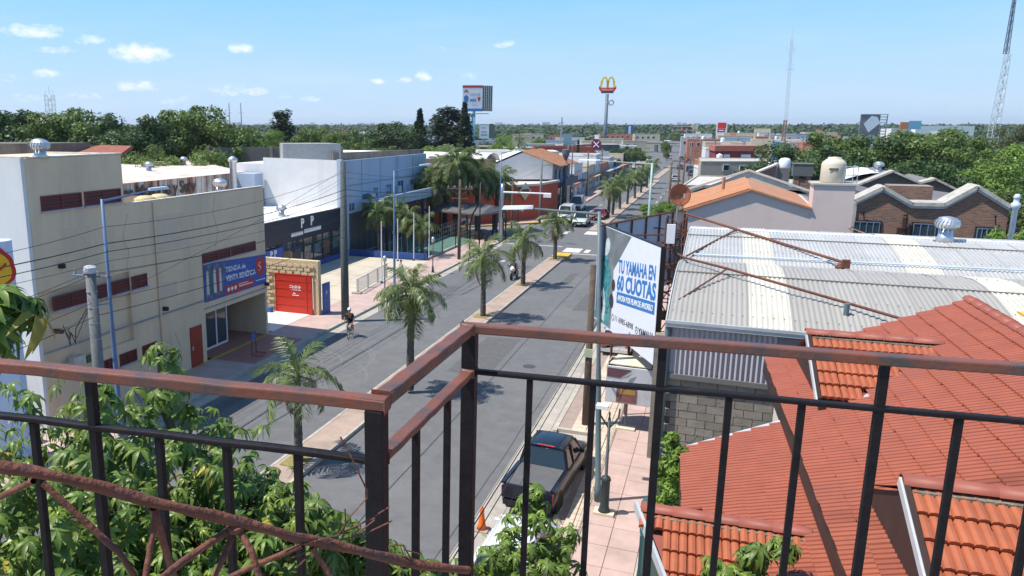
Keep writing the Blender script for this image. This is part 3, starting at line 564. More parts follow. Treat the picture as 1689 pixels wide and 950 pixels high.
for x in np.arange(-8, 0, .6): b.tube([(x,.4,.7),(x,.4,2.4)], .006, 3)
tag(b.build('net', m_galv, cf), kind='stuff')
for y in (.6,4.7,8.8,12.9,16.9): MB().tube([(0,y,0),(0,y,3.1)], .05).build('post', m_black, cf)
MB().tube([(0,.5,3.05),(0,17,3.05)], .03).build('top_rail', m_black, cf)
# white poles of the court and forecourt
wp = [(-24.5,55,5.0,'nearest white pole by the forecourt edge, tallest of the row'),(-27.3,65,4.0,'white pole at the left end of the low blue court wall'),(-26.0,65.8,4.5,'white pole in the middle of the low blue court wall'),(-25.0,67.2,5.0,'white pole at the right end of the court wall, nearest the pavement')]
for x,y,h,l in wp:
    p = thing('flag_pole', l, 'pole', (x,y,.15), 0, 'white poles around the court'); MB().lathe([(.055,0),(.04,h)], 8).build('shaft', m_white, p); MB().lathe([(.12,0),(.12,.12),(.06,.16)], 8).build('foot', mat('blue_plastic', (.04,.14,.4), .5), p)
# forecourt barrier
fb_ = thing('barrier_fence', 'short pale metal barrier standing along the forecourt edge', 'fence', (-24.6,50.7,.15), .09)
for y in (0,2.3,4.6,6.9): MB().box(-.06,y,0,.06,y+.12,1.15).build('post', mat('pale_grey_metal', (.5,.5,.48), .6), fb_)
b = MB()
for z in (.12,1.08): b.box(-.025,0,z,.025,7,z+.05)
for y in np.arange(.1, 7, .14): b.box(-.01,y,.15,.01,y+.03,1.08)
b.build('bars', MATS['pale_grey_metal'], fb_); MB().box(-.4,-.2,0,.3,.25,.12).build('foot', m_kerb, fb_)
# pergola / kiosk with dark tiled roof between palms
pg = thing('pergola', 'open kiosk with a dark grey sheet roof on slim posts at the street corner', 'pergola', (-27.4,84.5,0), -.35)
b = MB(); b.poly([(-3.6,-2.6,3.0),(4.6,-2.6,3.0),(3.6,1,3.75),(-2.8,1,3.75)]).poly([(-3.6,-2.6,3.0),(-2.8,1,3.75),(-3.4,3,3.1)]).poly([(4.6,-2.6,3.0),(4.2,3,3.1),(3.6,1,3.75)]).box(-3.6,-2.6,2.85,4.6,3,2.98)
b.build('roof', mat('dark_sheet_roof', (.10,.10,.10), .7, var=.15), pg)
for x in (-3.3,-1.4,.5,2.4,4.2):
    for y in (-2.4,2.7): MB().box(x,y,.0,x+.13,y+.13,2.85).build('post', m_black, pg)
for x in (-2.6,-.6,1.4,3.2): MB().box(x,-2.2,.1,x+.9,-1.3,1.0).build('counter', mat('dark_wood', (.06,.04,.03), .7), pg)
b = MB()
for x in np.arange(-3.3,4.3,.25): b.box(x,-2.45,.1,x+.03,-2.42,1.1)
b.box(-3.3,-2.45,1.08,4.3,-2.42,1.13).build('railing', m_black, pg)
# ---------------------------------------------------------------- red corner building
m_rr = mat('orange_red_render', (.50,.085,.04), .8, var=.06, sc=.8, stain=(.38,.06,.035), samt=.5, ssc=.4)
o = (-27,103,0); rc = thing('red_corner_building', 'single storey orange-red corner building with white coping and a diamond sign', 'building', o)
ft_ = [(-37,84.9),(-29.4,93.6),(-22.9,103),(-21.6,111.5),(-40,111)]
MB().prism([(x,y,-.1) for x,y in ft_],(0,0,4.7)).build('wall', m_rr, rc, wrt=o)
b = MB()
for a, c in zip(ft_, ft_[1:4]): b.sq((a[0],a[1],4.78),(c[0],c[1],4.78),.5,.3)
b.poly([(-37,85,4.7),(-29.5,93.8,4.7),(-23.1,103.2,4.7),(-21.8,111.3,4.7),(-40,111,4.7)]).build('coping', mat('cream_coping', (.62,.56,.48), .8), rc, wrt=o)
dg = Vector((.57,.82,0)); nn_ = Vector((.82,-.57,0)); c = Vector((-24.1,101.2,4.0))+nn_*.15
MB().prism([c-dg*1.1, c-Vector((0,0,1.2)), c+dg*1.1, c+Vector((0,0,1.2))], nn_*.06).build('diamond_sign', mat('cream_sign', (.55,.47,.33), .7), rc, wrt=o)
MB().prism([c-dg*.7+nn_*.07-Vector((0,0,.1)), c+dg*.7+nn_*.07-Vector((0,0,.1)), c+dg*.6+nn_*.07+Vector((0,0,.25)), c-dg*.6+nn_*.07+Vector((0,0,.25))], nn_*.02).build('sign_mark', mat('dark_mark', (.1,.07,.05), .7), rc, wrt=o)
p0 = Vector((-26.2,98.2,0))+nn_*.04
MB().prism([p0+Vector((0,0,.15)),p0+dg*1+Vector((0,0,.15)),p0+dg*1+Vector((0,0,2.3)),p0+Vector((0,0,2.3))], nn_*.05).build('door', m_rr, rc, wrt=o)
MB().box(-23.6,104.5,.3,-22.5,105.0,2.6).build('dark_opening', m_dark, rc, wrt=o)
MB().sq((-26.4,94.9,1.9),(-25.2,96.7,1.9),.3,.55).build('planter', m_rr, rc, wrt=o)
# white gabled house with orange tiles above it
o = (-23,112,0); wg = thing('white_gabled_house', 'white gable-ended house with an orange tiled roof behind the red corner building', 'house', o)
P = [(-31.5,107,5.0),(-22.4,111,5.0),(-22.4,111,7.2),(-26.2,109.3,8.9),(-31.5,107,6.5)]
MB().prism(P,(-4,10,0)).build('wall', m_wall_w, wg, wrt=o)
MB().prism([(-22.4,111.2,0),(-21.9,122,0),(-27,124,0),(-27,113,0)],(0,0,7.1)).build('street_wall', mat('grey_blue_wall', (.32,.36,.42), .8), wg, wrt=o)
m_otile = mat('orange_roof_tile', (.42,.19,.10), .8, world=True, var=.22, sc=2.5, stain=(.34,.25,.17), samt=.8, ssc=.8)
A_, B_, C_, D_ = Vector((-26.6,109,9.0)), Vector((-21.3,111.1,6.85)), Vector((-20.9,123.5,6.75)), Vector((-26.2,120.5,9.0))
rf = MB().poly([A_,B_,C_,D_]).poly([A_,D_,(-31.5,118,6.6),(-31.8,106.8,6.6)]).build('roof', m_otile, wg, wrt=o)
b = MB()
for i in range(24):
    t = i/23; p = A_.lerp(D_, t); q = B_.lerp(C_, t); b.tube([p+Vector((0,0,.05)), q+Vector((0,0,.05))], .11, 4)
b.build('tile_rolls', m_otile, rf, wrt=o)
for y in (112.5,115,117.5,120): win_x(wg, o, -22.1+(y-111)*.02, y, y+1.4, 5.0, 6.3, m_white, m_bglass)
MB().box(-22.3,112,3.9,-20.6,122,4.05).box(-20.7,112,4.05,-20.6,122,5.0).build('balcony', mat('dark_balcony', (.09,.10,.12), .7), wg, wrt=o)
MB().box(-22.1,112,.15,-21.7,121.5,3.6).build('shopfront', m_glass, wg, wrt=o)
# row of small street fronts beyond, left of the avenue
sd = random.Random(11)
mats_f = [m_wall_w, mat('cream_wall', (.50,.44,.33), .8), mat('grey_wall', (.38,.38,.39), .8), mat('dark_navy_wall', (.05,.07,.10), .7), mat('ochre_wall', (.5,.34,.16), .8), mat('blue_grey_wall', (.3,.36,.44), .8), mat('terracotta_wall', (.42,.16,.10), .85)]
nm = ['white', 'cream', 'grey', 'dark navy', 'ochre', 'blue-grey', 'terracotta']
seqL = [(124,131,5.2,2),(131,138,3.8,3),(138,147,5.6,0),(147,154,3.6,5),(154,163,4.6,1),(163,172,6.4,0),(172,184,4.2,6),(184,196,5.0,2),(196,210,3.8,3),(210,226,5.2,1),(226,244,4.2,0)]
pos = ['next to the orange tiled house','second from the orange tiled house','with the crossed-circle sign in front','just past the crossed-circle sign','behind the first palm crown of the far median','behind the feathery median palms','between the palms and the arches pole','past the arches pole','in the middle distance left of the avenue','near the overpass','last before the overpass']
for (y0,y1,h,c), l in zip(seqL, pos):
    w_ = [(0, s, s+1.6, 1.0, 2.4, m_glass) for s in np.arange(1, y1-y0-2.4, 3)]+([(0, s, s+1.2, 3.6, 4.7, m_bglass) for s in np.arange(1, y1-y0-2, 2.6)] if h > 5 else [])
    block('street_front', '%s street shop front %s' % (nm[c], l), 'shop', [(-24,y0+.05),(-24.2-(y1-160)*.01,y1),(-36,y1),(-36,y0+.05)], h, mats_f[c], par=.35, wins=w_)
    if h > 3.7: MB().box(12.1 if False else -24,y0+.5,2.7,-22.6,y1-.5,2.85).build('awning', mats_f[(c+3) % 7], bpy.data.objects[[o_.name for o_ in COL.objects if o_.name.startswith('street_front')][-1]], wrt=[(-24-24.2-(y1-160)*.01-72)/4,(y0+.05+y1+y1+y0+.05)/4,0])
def textfit(s, wd, h, org, ux, uy, m, parent=None, bold=.02, depth=.004, name='lettering'):
    """line of lettering scaled to a given width and letter height"""
    o_ = text(s, 1, (0,0,0), (1,0,0), (0,1,0), m, name, parent, bold=bold, depth=.5)
    me = o_.data; c = np.empty(len(me.vertices)*3); me.vertices.foreach_get('co', c); c = c.reshape(-1, 3)
    x0, x1 = c[:,0].min(), c[:,0].max(); y1 = c[:,1].max(); y0 = 0
    c[:,0] = (c[:,0]-x0)*wd/(x1-x0); c[:,1] *= h/y1
    ux = Vector(ux).normalized(); uy = Vector(uy).normalized(); n = np.array(ux.cross(uy))
    V = np.array(org)+np.outer(c[:,0], ux)+np.outer(c[:,1], uy)+np.outer(c[:,2]*depth*2, n)
    me.vertices.foreach_set('co', V.ravel()); me.update(); return o_
# ---------------------------------------------------------------- neighbour's house with glazed tile roofs
m_tile = mat('glazed_tile', (.272,.080,.045), .20, var=.10, sc=3, stain=(.23,.078,.05), samt=.7, ssc=.9, orand=.16, spec=.6, world=True, coat=.25)
m_tile2 = mat('orange_clay_tile', (.35,.105,.050), .42, world=True, var=.16, sc=2.2, stain=(.3,.07,.04), samt=.5, ssc=1.8, orand=.10, spec=.4)
m_ridge = mat('ridge_clay', (.27,.075,.05), .55, world=True, var=.2, sc=4, stain=(.15,.06,.045), samt=.7, ssc=4, orand=.06)
m_mort = mat('mossy_mortar', (.20,.17,.13), .95, var=.4, sc=12, bump=1, bsc=20, stain=(.08,.10,.04), samt=.6, ssc=5)
m_brown = mat('brown_fascia', (.035,.018,.014), .6, var=.3)
m_flash = mat('zinc_flashing', (.55,.57,.58), .5, metal=.3, var=.15, sc=4, stain=(.3,.3,.3), samt=.5, ssc=2)
house = thing('tiled_house', 'two storey house with glossy red tile roofs and dormers at the lower right', 'house', (0,0,0), R(3.1))
W_, L_, EX = .29, .36, .29
def tile_mesh(nm, m, amp=.02):
    b = MB(); nx = 12; vs = []
    for j in range(2):
        for i in range(nx+1):
            t = (i//4+(0,.13,.5,.87)[i % 4])/3; zz = amp*(0,.72,1,.72)[i % 4]
            vs.append((t*(W_-.004), 0 if j == 0 else L_, zz+(.058 if j == 0 else .006)))
    lip = [(v[0], 0, v[2]-.052) for v in vs[:nx+1]]
    vs += lip; fs = [(i, i+1, i+nx+2, i+nx+1) for i in range(nx)]+[(2*nx+2+i, 2*nx+3+i, i+1, i) for i in range(nx)]
    return b.add(vs, fs).mesh(nm, m)
TM = {1: tile_mesh('roof_tile', m_tile, .048), 2: tile_mesh('roof_tile', m_tile2, .032)}
cands = []
def tiles(kind, org, across, up, nx, ny, keep):
    a = Vector(across).normalized(); u = Vector(up).normalized(); n = a.cross(u); org = Vector(org)
    for j in range(ny):
        for i in range(nx):
            p = org+a*(i*W_)+u*(j*EX); c = p+a*W_/2+u*EX/2
            if keep(c):
                mx = Matrix(((a.x,u.x,n.x,p.x),(a.y,u.y,n.y,p.y),(a.z,u.z,n.z,p.z),(0,0,0,1)))
                mx = mx @ Matrix.Rotation(random.uniform(-.007,.007), 4, 'X') @ Matrix.Rotation(random.uniform(-.012,.012), 4, 'Z') @ Matrix.Translation((0,random.uniform(-.008,.008),random.uniform(0,.004)))
                d = (c-Vector((1.2,.0,12.5))).length; cands.append((d, kind, mx))
SL = .45; cz, sz = cos(math.atan(SL)), sin(math.atan(SL))
DORM = [(2.3,13.75,9.11,2.0,8.1),(2.3,8.0,9.12,2.0,8.1)]
def r1z(x): return 8.1+SL*(x-2)
def dz(d, y): return d[2]-.46*abs(y-d[1])
def keep1(c):
    if c.x > 5.06: return False
    return not any(c.x > d[0]+.1 and abs(c.y-d[1]) < 1.35 and dz(d, c.y) > r1z(c.x)+.02 for d in DORM)
tiles(1, (1.93,15.6,8.1-.07*SL), (0,-1,0), (cz,0,sz), 38, 12, keep1)
D3 = (-.1,9.45,7.70,2.0,7.75)
def keep2(c): return c.x < 1.97 and not (dz(D3, c.y) > 7.75+SL*(c.x-2)+.0 and c.y < 9.45+1.5)
tiles(1, (.48,13.1,7.75+SL*(.48-2)), (0,-1,0), (cz,0,sz), 36, 6, keep2)
cd46, sd46 = cos(math.atan(.46)), sin(math.atan(.46))
for k, d in enumerate(DORM):
    tiles(2, (d[0]+.03, d[1]-1.38, d[2]-.46*1.38), (1,0,0), (0,cd46,sd46), 9, 5, lambda c, d=d: c.z > r1z(c.x)-.01 and c.y < d[1]-.02 and c.x < 4.4)
tiles(2, (-.1, 9.45-2.1, 7.70-.46*2.1), (1,0,0), (0,cd46,sd46), 8, 8, lambda c: c.y < 9.44 and c.x > -.1+(9.45-c.y)*.42 and c.z > 7.75+SL*(c.x-2)-.02)
cands.sort(key=lambda q: q[0])
for i, (d, k, mx) in enumerate(cands[:297]): link('roof_tile', TM[k], house, mx=mx)
for k in (1, 2):
    b = MB(); tv = [tuple(v.co) for v in TM[k].vertices]; tf = [tuple(p.vertices) for p in TM[k].polygons]
    for d, kk, mx in cands[297:]:
        if kk == k: b.add([tuple(mx @ Vector(v)) for v in tv], tf)
    if b.v: tag(b.build('far_tiles', (m_tile, m_tile2)[k-1], house), kind='stuff')
# deck below the tiles, back slope, walls
MB().poly([(1.95,4,8.06),(5.05,4,9.45),(5.05,15.6,9.45),(1.95,15.6,8.06)][::-1]).poly([(5.05,4,9.45),(8.2,4,8.03),(8.2,15.6,8.03),(5.05,15.6,9.45)]).poly([(.5,4,7.04),(2.05,4,7.73),(2.05,13.1,7.73),(.5,13.1,7.04)]).build('roof_deck', m_ridge, house)
MB().box(2.12,4,-.1,8,15.3,7.9).prism([(2.12,15.2,7.9),(8.1,15.2,7.9),(5.05,15.2,9.38)],(0,.1,0)).box(.75,4,-.1,2.12,12.9,6.98).prism([(.75,12.8,6.95),(2.1,12.8,6.95),(2.1,12.8,7.65),(.75,12.8,7.1)],(0,.1,0)).build('wall', mat('cream_house_wall', (.55,.5,.42), .85), house)
MB().box(1.9,4,7.86,1.96,15.6,8.05).box(1.99,4,7.6,2.1,15.4,8.0).build('fascia_board', m_brown, house)

MB().sq((.42,13.14,7.05),(2.02,13.14,7.79),.16,.04).sq((1.95,15.64,8.13),(2.9,15.64,8.55),.14,.03).build('flashing', m_flash, house)
MB().sq((.46,13.1,7.0),(.46,4,7.0),.05,.14).build('eave_board', m_brown, house)
cap = MB()
n = 7; vs = []
for j, r in ((0,.088),(1,.105)):
    for i in range(n): a = pi*i/(n-1); vs.append((r*cos(a), j*.42, r*.75*sin(a)))
for i in range(n): a = pi*i/(n-1); vs.append((.08*cos(a), .42, .06*sin(a)))
cap.add(vs, [(i+1, i, n+i, n+i+1) for i in range(n-1)]+[(n+i+1, n+i, 2*n+i, 2*n+i+1) for i in range(n-1)])
CM = cap.mesh('ridge_tile', m_ridge, smooth=True)
def ridge(p, q, up=.0):
    p = Vector(p); q = Vector(q); L = (q-p).length; k = int(L/.38); d = (q-p).normalized(); x = d.cross(Vector((0,0,1))).normalized(); z = x.cross(d)
    for i in range(k):
        o_ = p+d*(i*.38); link('ridge_tile', CM, house, mx=Matrix(((x.x,d.x,z.x,o_.x),(x.y,d.y,z.y,o_.y),(x.z,d.z,z.z,o_.z+up),(0,0,0,1))))
ridge((5.05,15.65,9.53), (5.05,5,9.53))
for d in DORM+[D3]:
    x1 = 2+(d[2]-(d[4]))/SL if d is not D3 else 1.9
    ridge((x1-.05,d[1],d[2]+.045), (d[0]-.05,d[1],d[2]+.045))
    MB().sq((d[0]+.05,d[1]-.06,d[2]-.035),(x1,d[1]-.06,d[2]-.035),.16,.09).build('mortar_bed', m_mort, house)
for d in DORM:
    z0 = d[2]-.46*1.38; xb = d[0]
    dm = MB().prism([(xb+.06,d[1]-1.3,r1z(xb)-.2),(xb+.06,d[1]+1.3,r1z(xb)-.2),(xb+.06,d[1]+1.3,z0),(xb+.06,d[1],d[2]-.06),(xb+.06,d[1]-1.3,z0)],(.05,0,0)).build('dormer_gable', m_brown, house)
    MB().sq((xb-.0,d[1]+.02,d[2]+.02),(xb-.0,d[1]-1.45,d[2]+.02-.46*1.47),.05,.16).build('barge_board', m_brown, dm)
    MB().sq((xb-.035,d[1]+.02,d[2]+.04),(xb-.035,d[1]-1.47,d[2]+.04-.46*1.49),.024,.09).build('rake_flashing', m_flash, dm)
    xa = 2+(z0-8.1)/SL; xe = 2+(d[2]-8.1)/SL
    MB().sq((xa,d[1]-1.38,z0+.02),(xe,d[1],d[2]+.02),.07,.02).build('valley_flashing', m_flash, dm)
    MB().poly([(xb+.08,d[1],d[2]-.03),(xe+.1,d[1],d[2]-.03),(xa+.05,d[1]-1.38,z0-.03),(xb+.08,d[1]-1.38,z0-.03)]).poly([(xb+.0,d[1],d[2]),(xb+.0,d[1]+1.38,z0),(xa,d[1]+1.38,z0),(xe,d[1],d[2])]).build('dormer_deck', m_ridge, dm)
d3 = MB().poly([(-.08,9.45,7.66),(1.95,9.45,7.66),(1.0,7.4,6.7),(.78,7.4,6.7)]).poly([(-.08,9.46,7.66),(.3,10.6,7.1),(.9,10.6,7.1),(1.95,9.46,7.66)]).build('porch_roof_deck', m_ridge, house)
MB().sq((-.16,9.5,7.75),(.72,7.4,6.8),.04,.12).build('rake_flashing', m_flash, d3)
MB().prism([(-.04,9.35,7.5),(.79,7.4,6.55),(.79,7.4,6.0),(-.04,9.35,6.9)],(.05,0,0)).box(.0,9.2,3.0,.05,9.25,6.9).build('gable_side', mat('grey_green_board', (.06,.085,.075), .7), d3)
ch = thing('chimney', 'chimney with a bright yellow cap at the right edge above the ridge', 'chimney', (5.0,14.9,9.0)); ch.scale = (.62,.62,.8)
MB().box(-.25,-.2,-.6,.3,.3,.35).build('stack', m_dark, ch); MB().poly([(-.5,-.3,.66),(.5,-.35,.5),(.5,.35,.5),(-.5,.4,.66)]).prism([(-.5,-.3,.62),(.5,-.35,.46),(.5,.35,.46),(-.5,.4,.62)],(0,0,.03)).build('cap', mat('yellow_cap', (.8,.5,.02), .5), ch)
MB().box(-.3,-.3,.3,.3,.3,.36).build('collar', m_tile2, ch)
# ---------------------------------------------------------------- corrugated shed
m_cor = mat('grey_corrugated', (.31,.295,.27), .6, metal=.0, world=True, var=.10, sc=.9, stain=(.26,.245,.22), samt=.6, ssc=.9, streak=False, orand=.05, spec=.5)
m_corw = mat('translucent_sheet', (.52,.49,.42), .6, world=True, var=.08, sc=2, stain=(.42,.39,.32), samt=.6, ssc=1.4)
m_corb = mat('bluish_corrugated', (.40,.395,.385), .5, metal=.0, world=True, var=.09, sc=.9, stain=(.33,.325,.31), samt=.5, ssc=.8, orand=.05, spec=.5)
shed = thing('corrugated_shed', 'long barrel-roofed shed of grey corrugated sheets with paler translucent strips', 'shed', (-.9,18.6,0))
V1 = [(18.5,8.03),(19.3,8.24),(20.2,8.43),(21.2,8.58),(22.2,8.67),(23.2,8.67),(24.3,8.55),(25.6,8.30)]
V2 = [(25.6,8.26),(26.4,8.42),(27.4,8.56),(28.4,8.66),(29.4,8.72),(30.5,8.74),(32.,8.66),(34,8.4)]
def sheet(x0, x1, prof, m, name, pitch=.11, amp=.016, dz_=0):
    n = int(round((x1-x0)/pitch))*4; xs = np.linspace(x0, x1, n+1); vs = []; m_ = len(prof)
    for y, z in prof:
        for i, x in enumerate(xs): vs.append((x+.9, y-18.6, z+dz_+amp*sin(2*pi*i/4+.3)))
    fs = [(j*(n+1)+i, j*(n+1)+i+1, (j+1)*(n+1)+i+1, (j+1)*(n+1)+i) for j in range(m_-1) for i in range(n)]
    return MB().add(vs, fs).build(name, m, shed, smooth=True)
for k in range(16):
    x0 = -.88+k*.88; w1 = m_corw if k in (2,) or k in (8,) else m_cor
    sheet(x0, x0+.9, V1, w1, 'roof_sheet', dz_=.004*(k % 2)+(.01 if w1 is m_corw else 0))
    w2 = m_corw if k in (2,7) else (m_corb if k != 12 else m_corw)
    sheet(x0, x0+.9, V2, w2, 'roof_sheet', dz_=.004*(k % 2)+(.01 if w2 is m_corw else 0))
b = MB(); yy = [(19.0,8.15),(20.2,8.43),(21.6,8.62),(23.2,8.67),(27.0,8.5),(28.6,8.67)]
for y, z in yy:
    for i in range(60): b.lathe([(.014,0),(.010,.015)], 5, (.1+i*.22, y-18.6, z+.016))
tag(b.build('roof_screws', mat('screw_heads', (.10,.09,.085), .6), shed), kind='stuff')
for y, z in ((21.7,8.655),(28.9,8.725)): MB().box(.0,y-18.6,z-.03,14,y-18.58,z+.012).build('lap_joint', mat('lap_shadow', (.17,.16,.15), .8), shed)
sh = 18.6
b = MB(); xs = np.linspace(-.82, 1.5, 21*4+1)
vs = [(x+.9, -.06+.028*sin(2*pi*i/4+.3), z) for z in (6.72,7.86) for i, x in enumerate(xs)]; n = len(xs)
b.add(vs, [(i, i+1, n+i+1, n+i) for i in range(n-1)]).build('front_sheet', mat('lilac_corrugated', (.42,.38,.40), .5, metal=.0, var=.06), shed, smooth=True)
MB().box(2.4,-.08,6.9,5.2,-.02,7.86).build('flat_sheet', mat('worn_flat_sheet', (.22,.19,.20), .45, var=.2, sc=1.5, stain=(.33,.30,.30), samt=.7, ssc=1.2), shed)
MB().box(-.02,-.2,7.9,15,.0,7.99).box(-.02,-.22,7.99,15,-.16,8.06).build('gutter', m_flash, shed)
MB().box(-.02,-.12,6.62,9,0,6.74).box(0,0,6.74,15,.1,7.9).build('lintel_beam', mat('dark_concrete', (.15,.145,.14), .9), shed)
MB().box(0,.12,-.1,15,16,7.6).box(0,.1,7.55,.06,15.5,8.0).build('inner_wall', mat('shed_wall', (.3,.29,.28), .9), shed)
MB().prism([(.0,y-18.6,z-.02) for y, z in V1+V2[1:]]+[(.0,15.4,7.5),(.0,-.1,7.5)],(-.03,0,0)).build('side_trim', m_flash, shed)
bm_ = mat('cement_block', (.27,.235,.195), .9, world=True, var=.12, sc=5, bump=.5, bsc=40, stain=(.15,.14,.13), samt=.6, ssc=2, orand=.14)
BW, BH = .405, .198
bl = MB().box(0,0,0,BW-.014,.09,BH-.014).mesh('block', bm_)
bk = MB().box(0,.075,2.2,9,.12,6.62).build('mortar', mat('mortar', (.12,.11,.10), .95), shed)
cnt = 0
for j in range(20):
    for i in range(10):
        x = i*BW-(BW/2 if j % 2 else 0); z = 6.42-j*BH
        if x < -.01: continue
        if cnt < 280: link('block', bl, shed, (x+.02, -.015+random.uniform(-.004,.004), z)); cnt += 1
b = MB()
for j in range(20):
    for i in range(10, 21):
        x = i*BW-(BW/2 if j % 2 else 0)+.02; z = 6.42-j*BH; b.box(x,-.013,z,x+BW-.014,.075,z+BH-.014)
tag(b.build('far_blocks', bm_, shed), kind='stuff')
MB().tube([(.05,-.12,2.5),(.05,-.12,7.9)],.06,8).build('downpipe', m_greyp, shed)
MB().tube([(.3,-.12,4.3),(.55,-.2,4.6),(.8,-.16,4.55),(.7,-.12,4.9)],.012,4).tube([(.05,-.2,5.2),(.5,-.2,4.7),(.9,-.14,5.3)],.01,4).build('loose_wire', m_cable, shed)
MB().tube([(3.8,.9,8.15),(3.8,.9,8.55)],.06,10).build('vent_pipe', m_greyp, shed)
MB().tube([(.3,7.6,8.44),(8,7.75,8.5),(14.5,8.0,8.55)],.03,6).build('roof_conduit', mat('pale_blue_pipe', (.5,.6,.72), .4), shed)
MB().box(0,11.7,8.72,15,11.95,8.80).build('ridge_cap', mat('white_ridge', (.7,.72,.74), .5), shed)
b = MB()
for i in range(135): b.box(i*.11,11.62,8.70,i*.11+.06,11.72,8.795)
b.build('ridge_cap_teeth', MATS['white_ridge'], shed)
make_vent('big silver turbine ventilator on the ridge of the corrugated shed', (7.1,30.3,8.75), .36, .42, group=None)
tag(MB().box(-1.75,28.6,-.1,-1.4,29.0,5.0).build('block_pillar', bm_), 'slim cement block pillar at the pavement edge below the motorcycle billboard', 'pillar')
# ---------------------------------------------------------------- billboard facing the camera (V pair)
m_bd = mat('billboard_white', (.66,.69,.77), .5, var=.03)
m_bb = mat('billboard_blue', (.03,.17,.45), .5, var=.05)
bb = thing('billboard', 'large white motorcycle instalment billboard with blue lettering above the right pavement', 'billboard', (-1.8,29.5,0))
ud = Vector((.434,-.9,0)).normalized(); nb = Vector((-.9,-.434,0)).normalized(); H0 = 7.35
def bp(s, z, k=.0): v = ud*(-s)+nb*k; return (v.x, v.y, z)            # s = metres from the near (right) edge
MB().prism([bp(7.45,3.55,-.12),bp(0,3.55,-.12),bp(0,8.1,-.12),bp(7.45,8.1,-.12)], nb*.12).build('panel', m_bd, bb)
MB().prism([bp(0,3.5,-.14),bp(0,3.5,.02),bp(0,8.14,.02),bp(0,8.14,-.14)], ud*.05).prism([bp(7.5,8.1,-.14),bp(7.5,8.1,.01),bp(0,8.1,.01),bp(0,8.1,-.14)],(0,0,.04)).build('edge_frame', m_black, bb)
ti = ud+Vector((0,0,.115))
textfit('TU YAMAHA EN', 4.15, .56, bp(4.5,6.32,.004), ti, (0,0,1), m_bb, bb, bold=.03)
textfit('60 CUOTAS', 4.35, .67, bp(4.55,5.56,.004), ti, (0,0,1), m_bb, bb, bold=.04)
stp = MB().poly([bp(4.5,4.98,.005),bp(.25,5.47,.005),bp(.25,5.96,.005),bp(4.5,5.47,.005)]).build('blue_strip', m_bb, bb)
textfit('AHORA POR PLAN DE AHORRO', 3.95, .24, bp(4.35,5.12,.009), ti, (0,0,1), mw, stp, bold=.012)
m_blk = mat('print_black', (.03,.03,.035), .6)
textfit('11 6985-6898', 2.2, .24, bp(4.55,4.15,.004), ud+Vector((0,0,.08)), (0,0,1), m_blk, bb, bold=.0)
textfit('YAMAHA', 1.6, .30, bp(1.75,4.28,.004), ti, (0,0,1), m_blk, bb, bold=.03)
def ring(s, z, r0, r1, m, nm):
    v = []; k = 20
    for i in range(k): a = 2*pi*i/k; v += [bp(s+r0*cos(a), z+r0*sin(a), .005), bp(s+r1*cos(a), z+r1*sin(a), .005)]
    MB().add(v, [(2*i, 2*i+1, (2*i+3) % (2*k), (2*i+2) % (2*k)) for i in range(k)]).build(nm, m, bb)
ring(4.85,4.22,.11,.15,m_blk,'phone_ring'); ring(1.95,4.42,.12,.155,m_blk,'round_mark')
b = MB()
for i in range(3): a = 2*pi*i/3+pi/2; b.poly([bp(1.95+.02,4.42,.005),bp(1.95+.12*cos(a)+.015,4.42+.12*sin(a),.005),bp(1.95+.12*cos(a)-.015,4.42+.12*sin(a),.005),bp(1.95-.02,4.42,.005)])
b.build('tuning_fork_mark', m_blk, bb)
ph = MB().poly([bp(7.44,3.6,.003),bp(5.1,3.6,.003),bp(5.05,5.4,.003),bp(5.1,6.3,.003),bp(3.15,8.05,.003),bp(7.44,8.05,.003)][::1]).build('photo_print', mat('print_grey', (.16,.18,.19), .5, var=.35, sc=1.2), bb)
rider = mat('print_teal', (.05,.22,.25), .5, var=.9, sc=5); pale = mat('print_pale', (.5,.58,.6), .5, var=.4, sc=4); dk = mat('print_dark', (.03,.035,.045), .5, var=.5, sc=4)
def sil(pts, m, nm, k): MB().poly([bp(s, z, k) for s, z in pts]).build(nm, m, ph)
sil([(7.4,3.7),(5.4,3.7),(5.3,4.4),(5.6,5.2),(5.35,5.9),(5.8,6.6),(6.1,6.9),(6.5,6.7),(7.0,6.2),(7.3,5.2)], rider, 'printed_rider', .006)
sil([(6.35,6.75),(6.05,6.8),(5.75,7.05),(5.7,7.4),(5.95,7.62),(6.25,7.5),(6.4,7.15)], pale, 'printed_helmet', .009)
sil([(6.9,3.8),(6.0,3.75),(5.9,4.6),(6.3,5.3),(6.8,4.9)], pale, 'printed_fairing', .009)
for c_, r_ in (((5.0,5.65),.22),((5.15,4.9),.28),((6.6,4.4),.35)):
    sil([(c_[0]+r_*cos(a), c_[1]+r_*1.2*sin(a)) for a in np.linspace(0, 2*pi, 15)[:-1]], dk, 'printed_blot', .011)
sil([(7.4,5.3),(6.9,5.5),(6.6,6.0),(6.9,6.3),(7.4,6.2)], dk, 'printed_shadow_shape', .011)
# supports under the board
b = MB()
for s in (.5,3.6,5.8): b.tube([bp(s,0,-.35) if s < 7 else bp(s,0,-.35), bp(s,8.0,-.35)], .06, 6)
b.build('post', m_rust, bb)
b = MB()
for z in (4.2,6.0,7.8): b.tube([bp(.1,z,-.2), bp(7.2,z,-.2)], .03, 4)
b.build('back_rail', m_rust, bb)
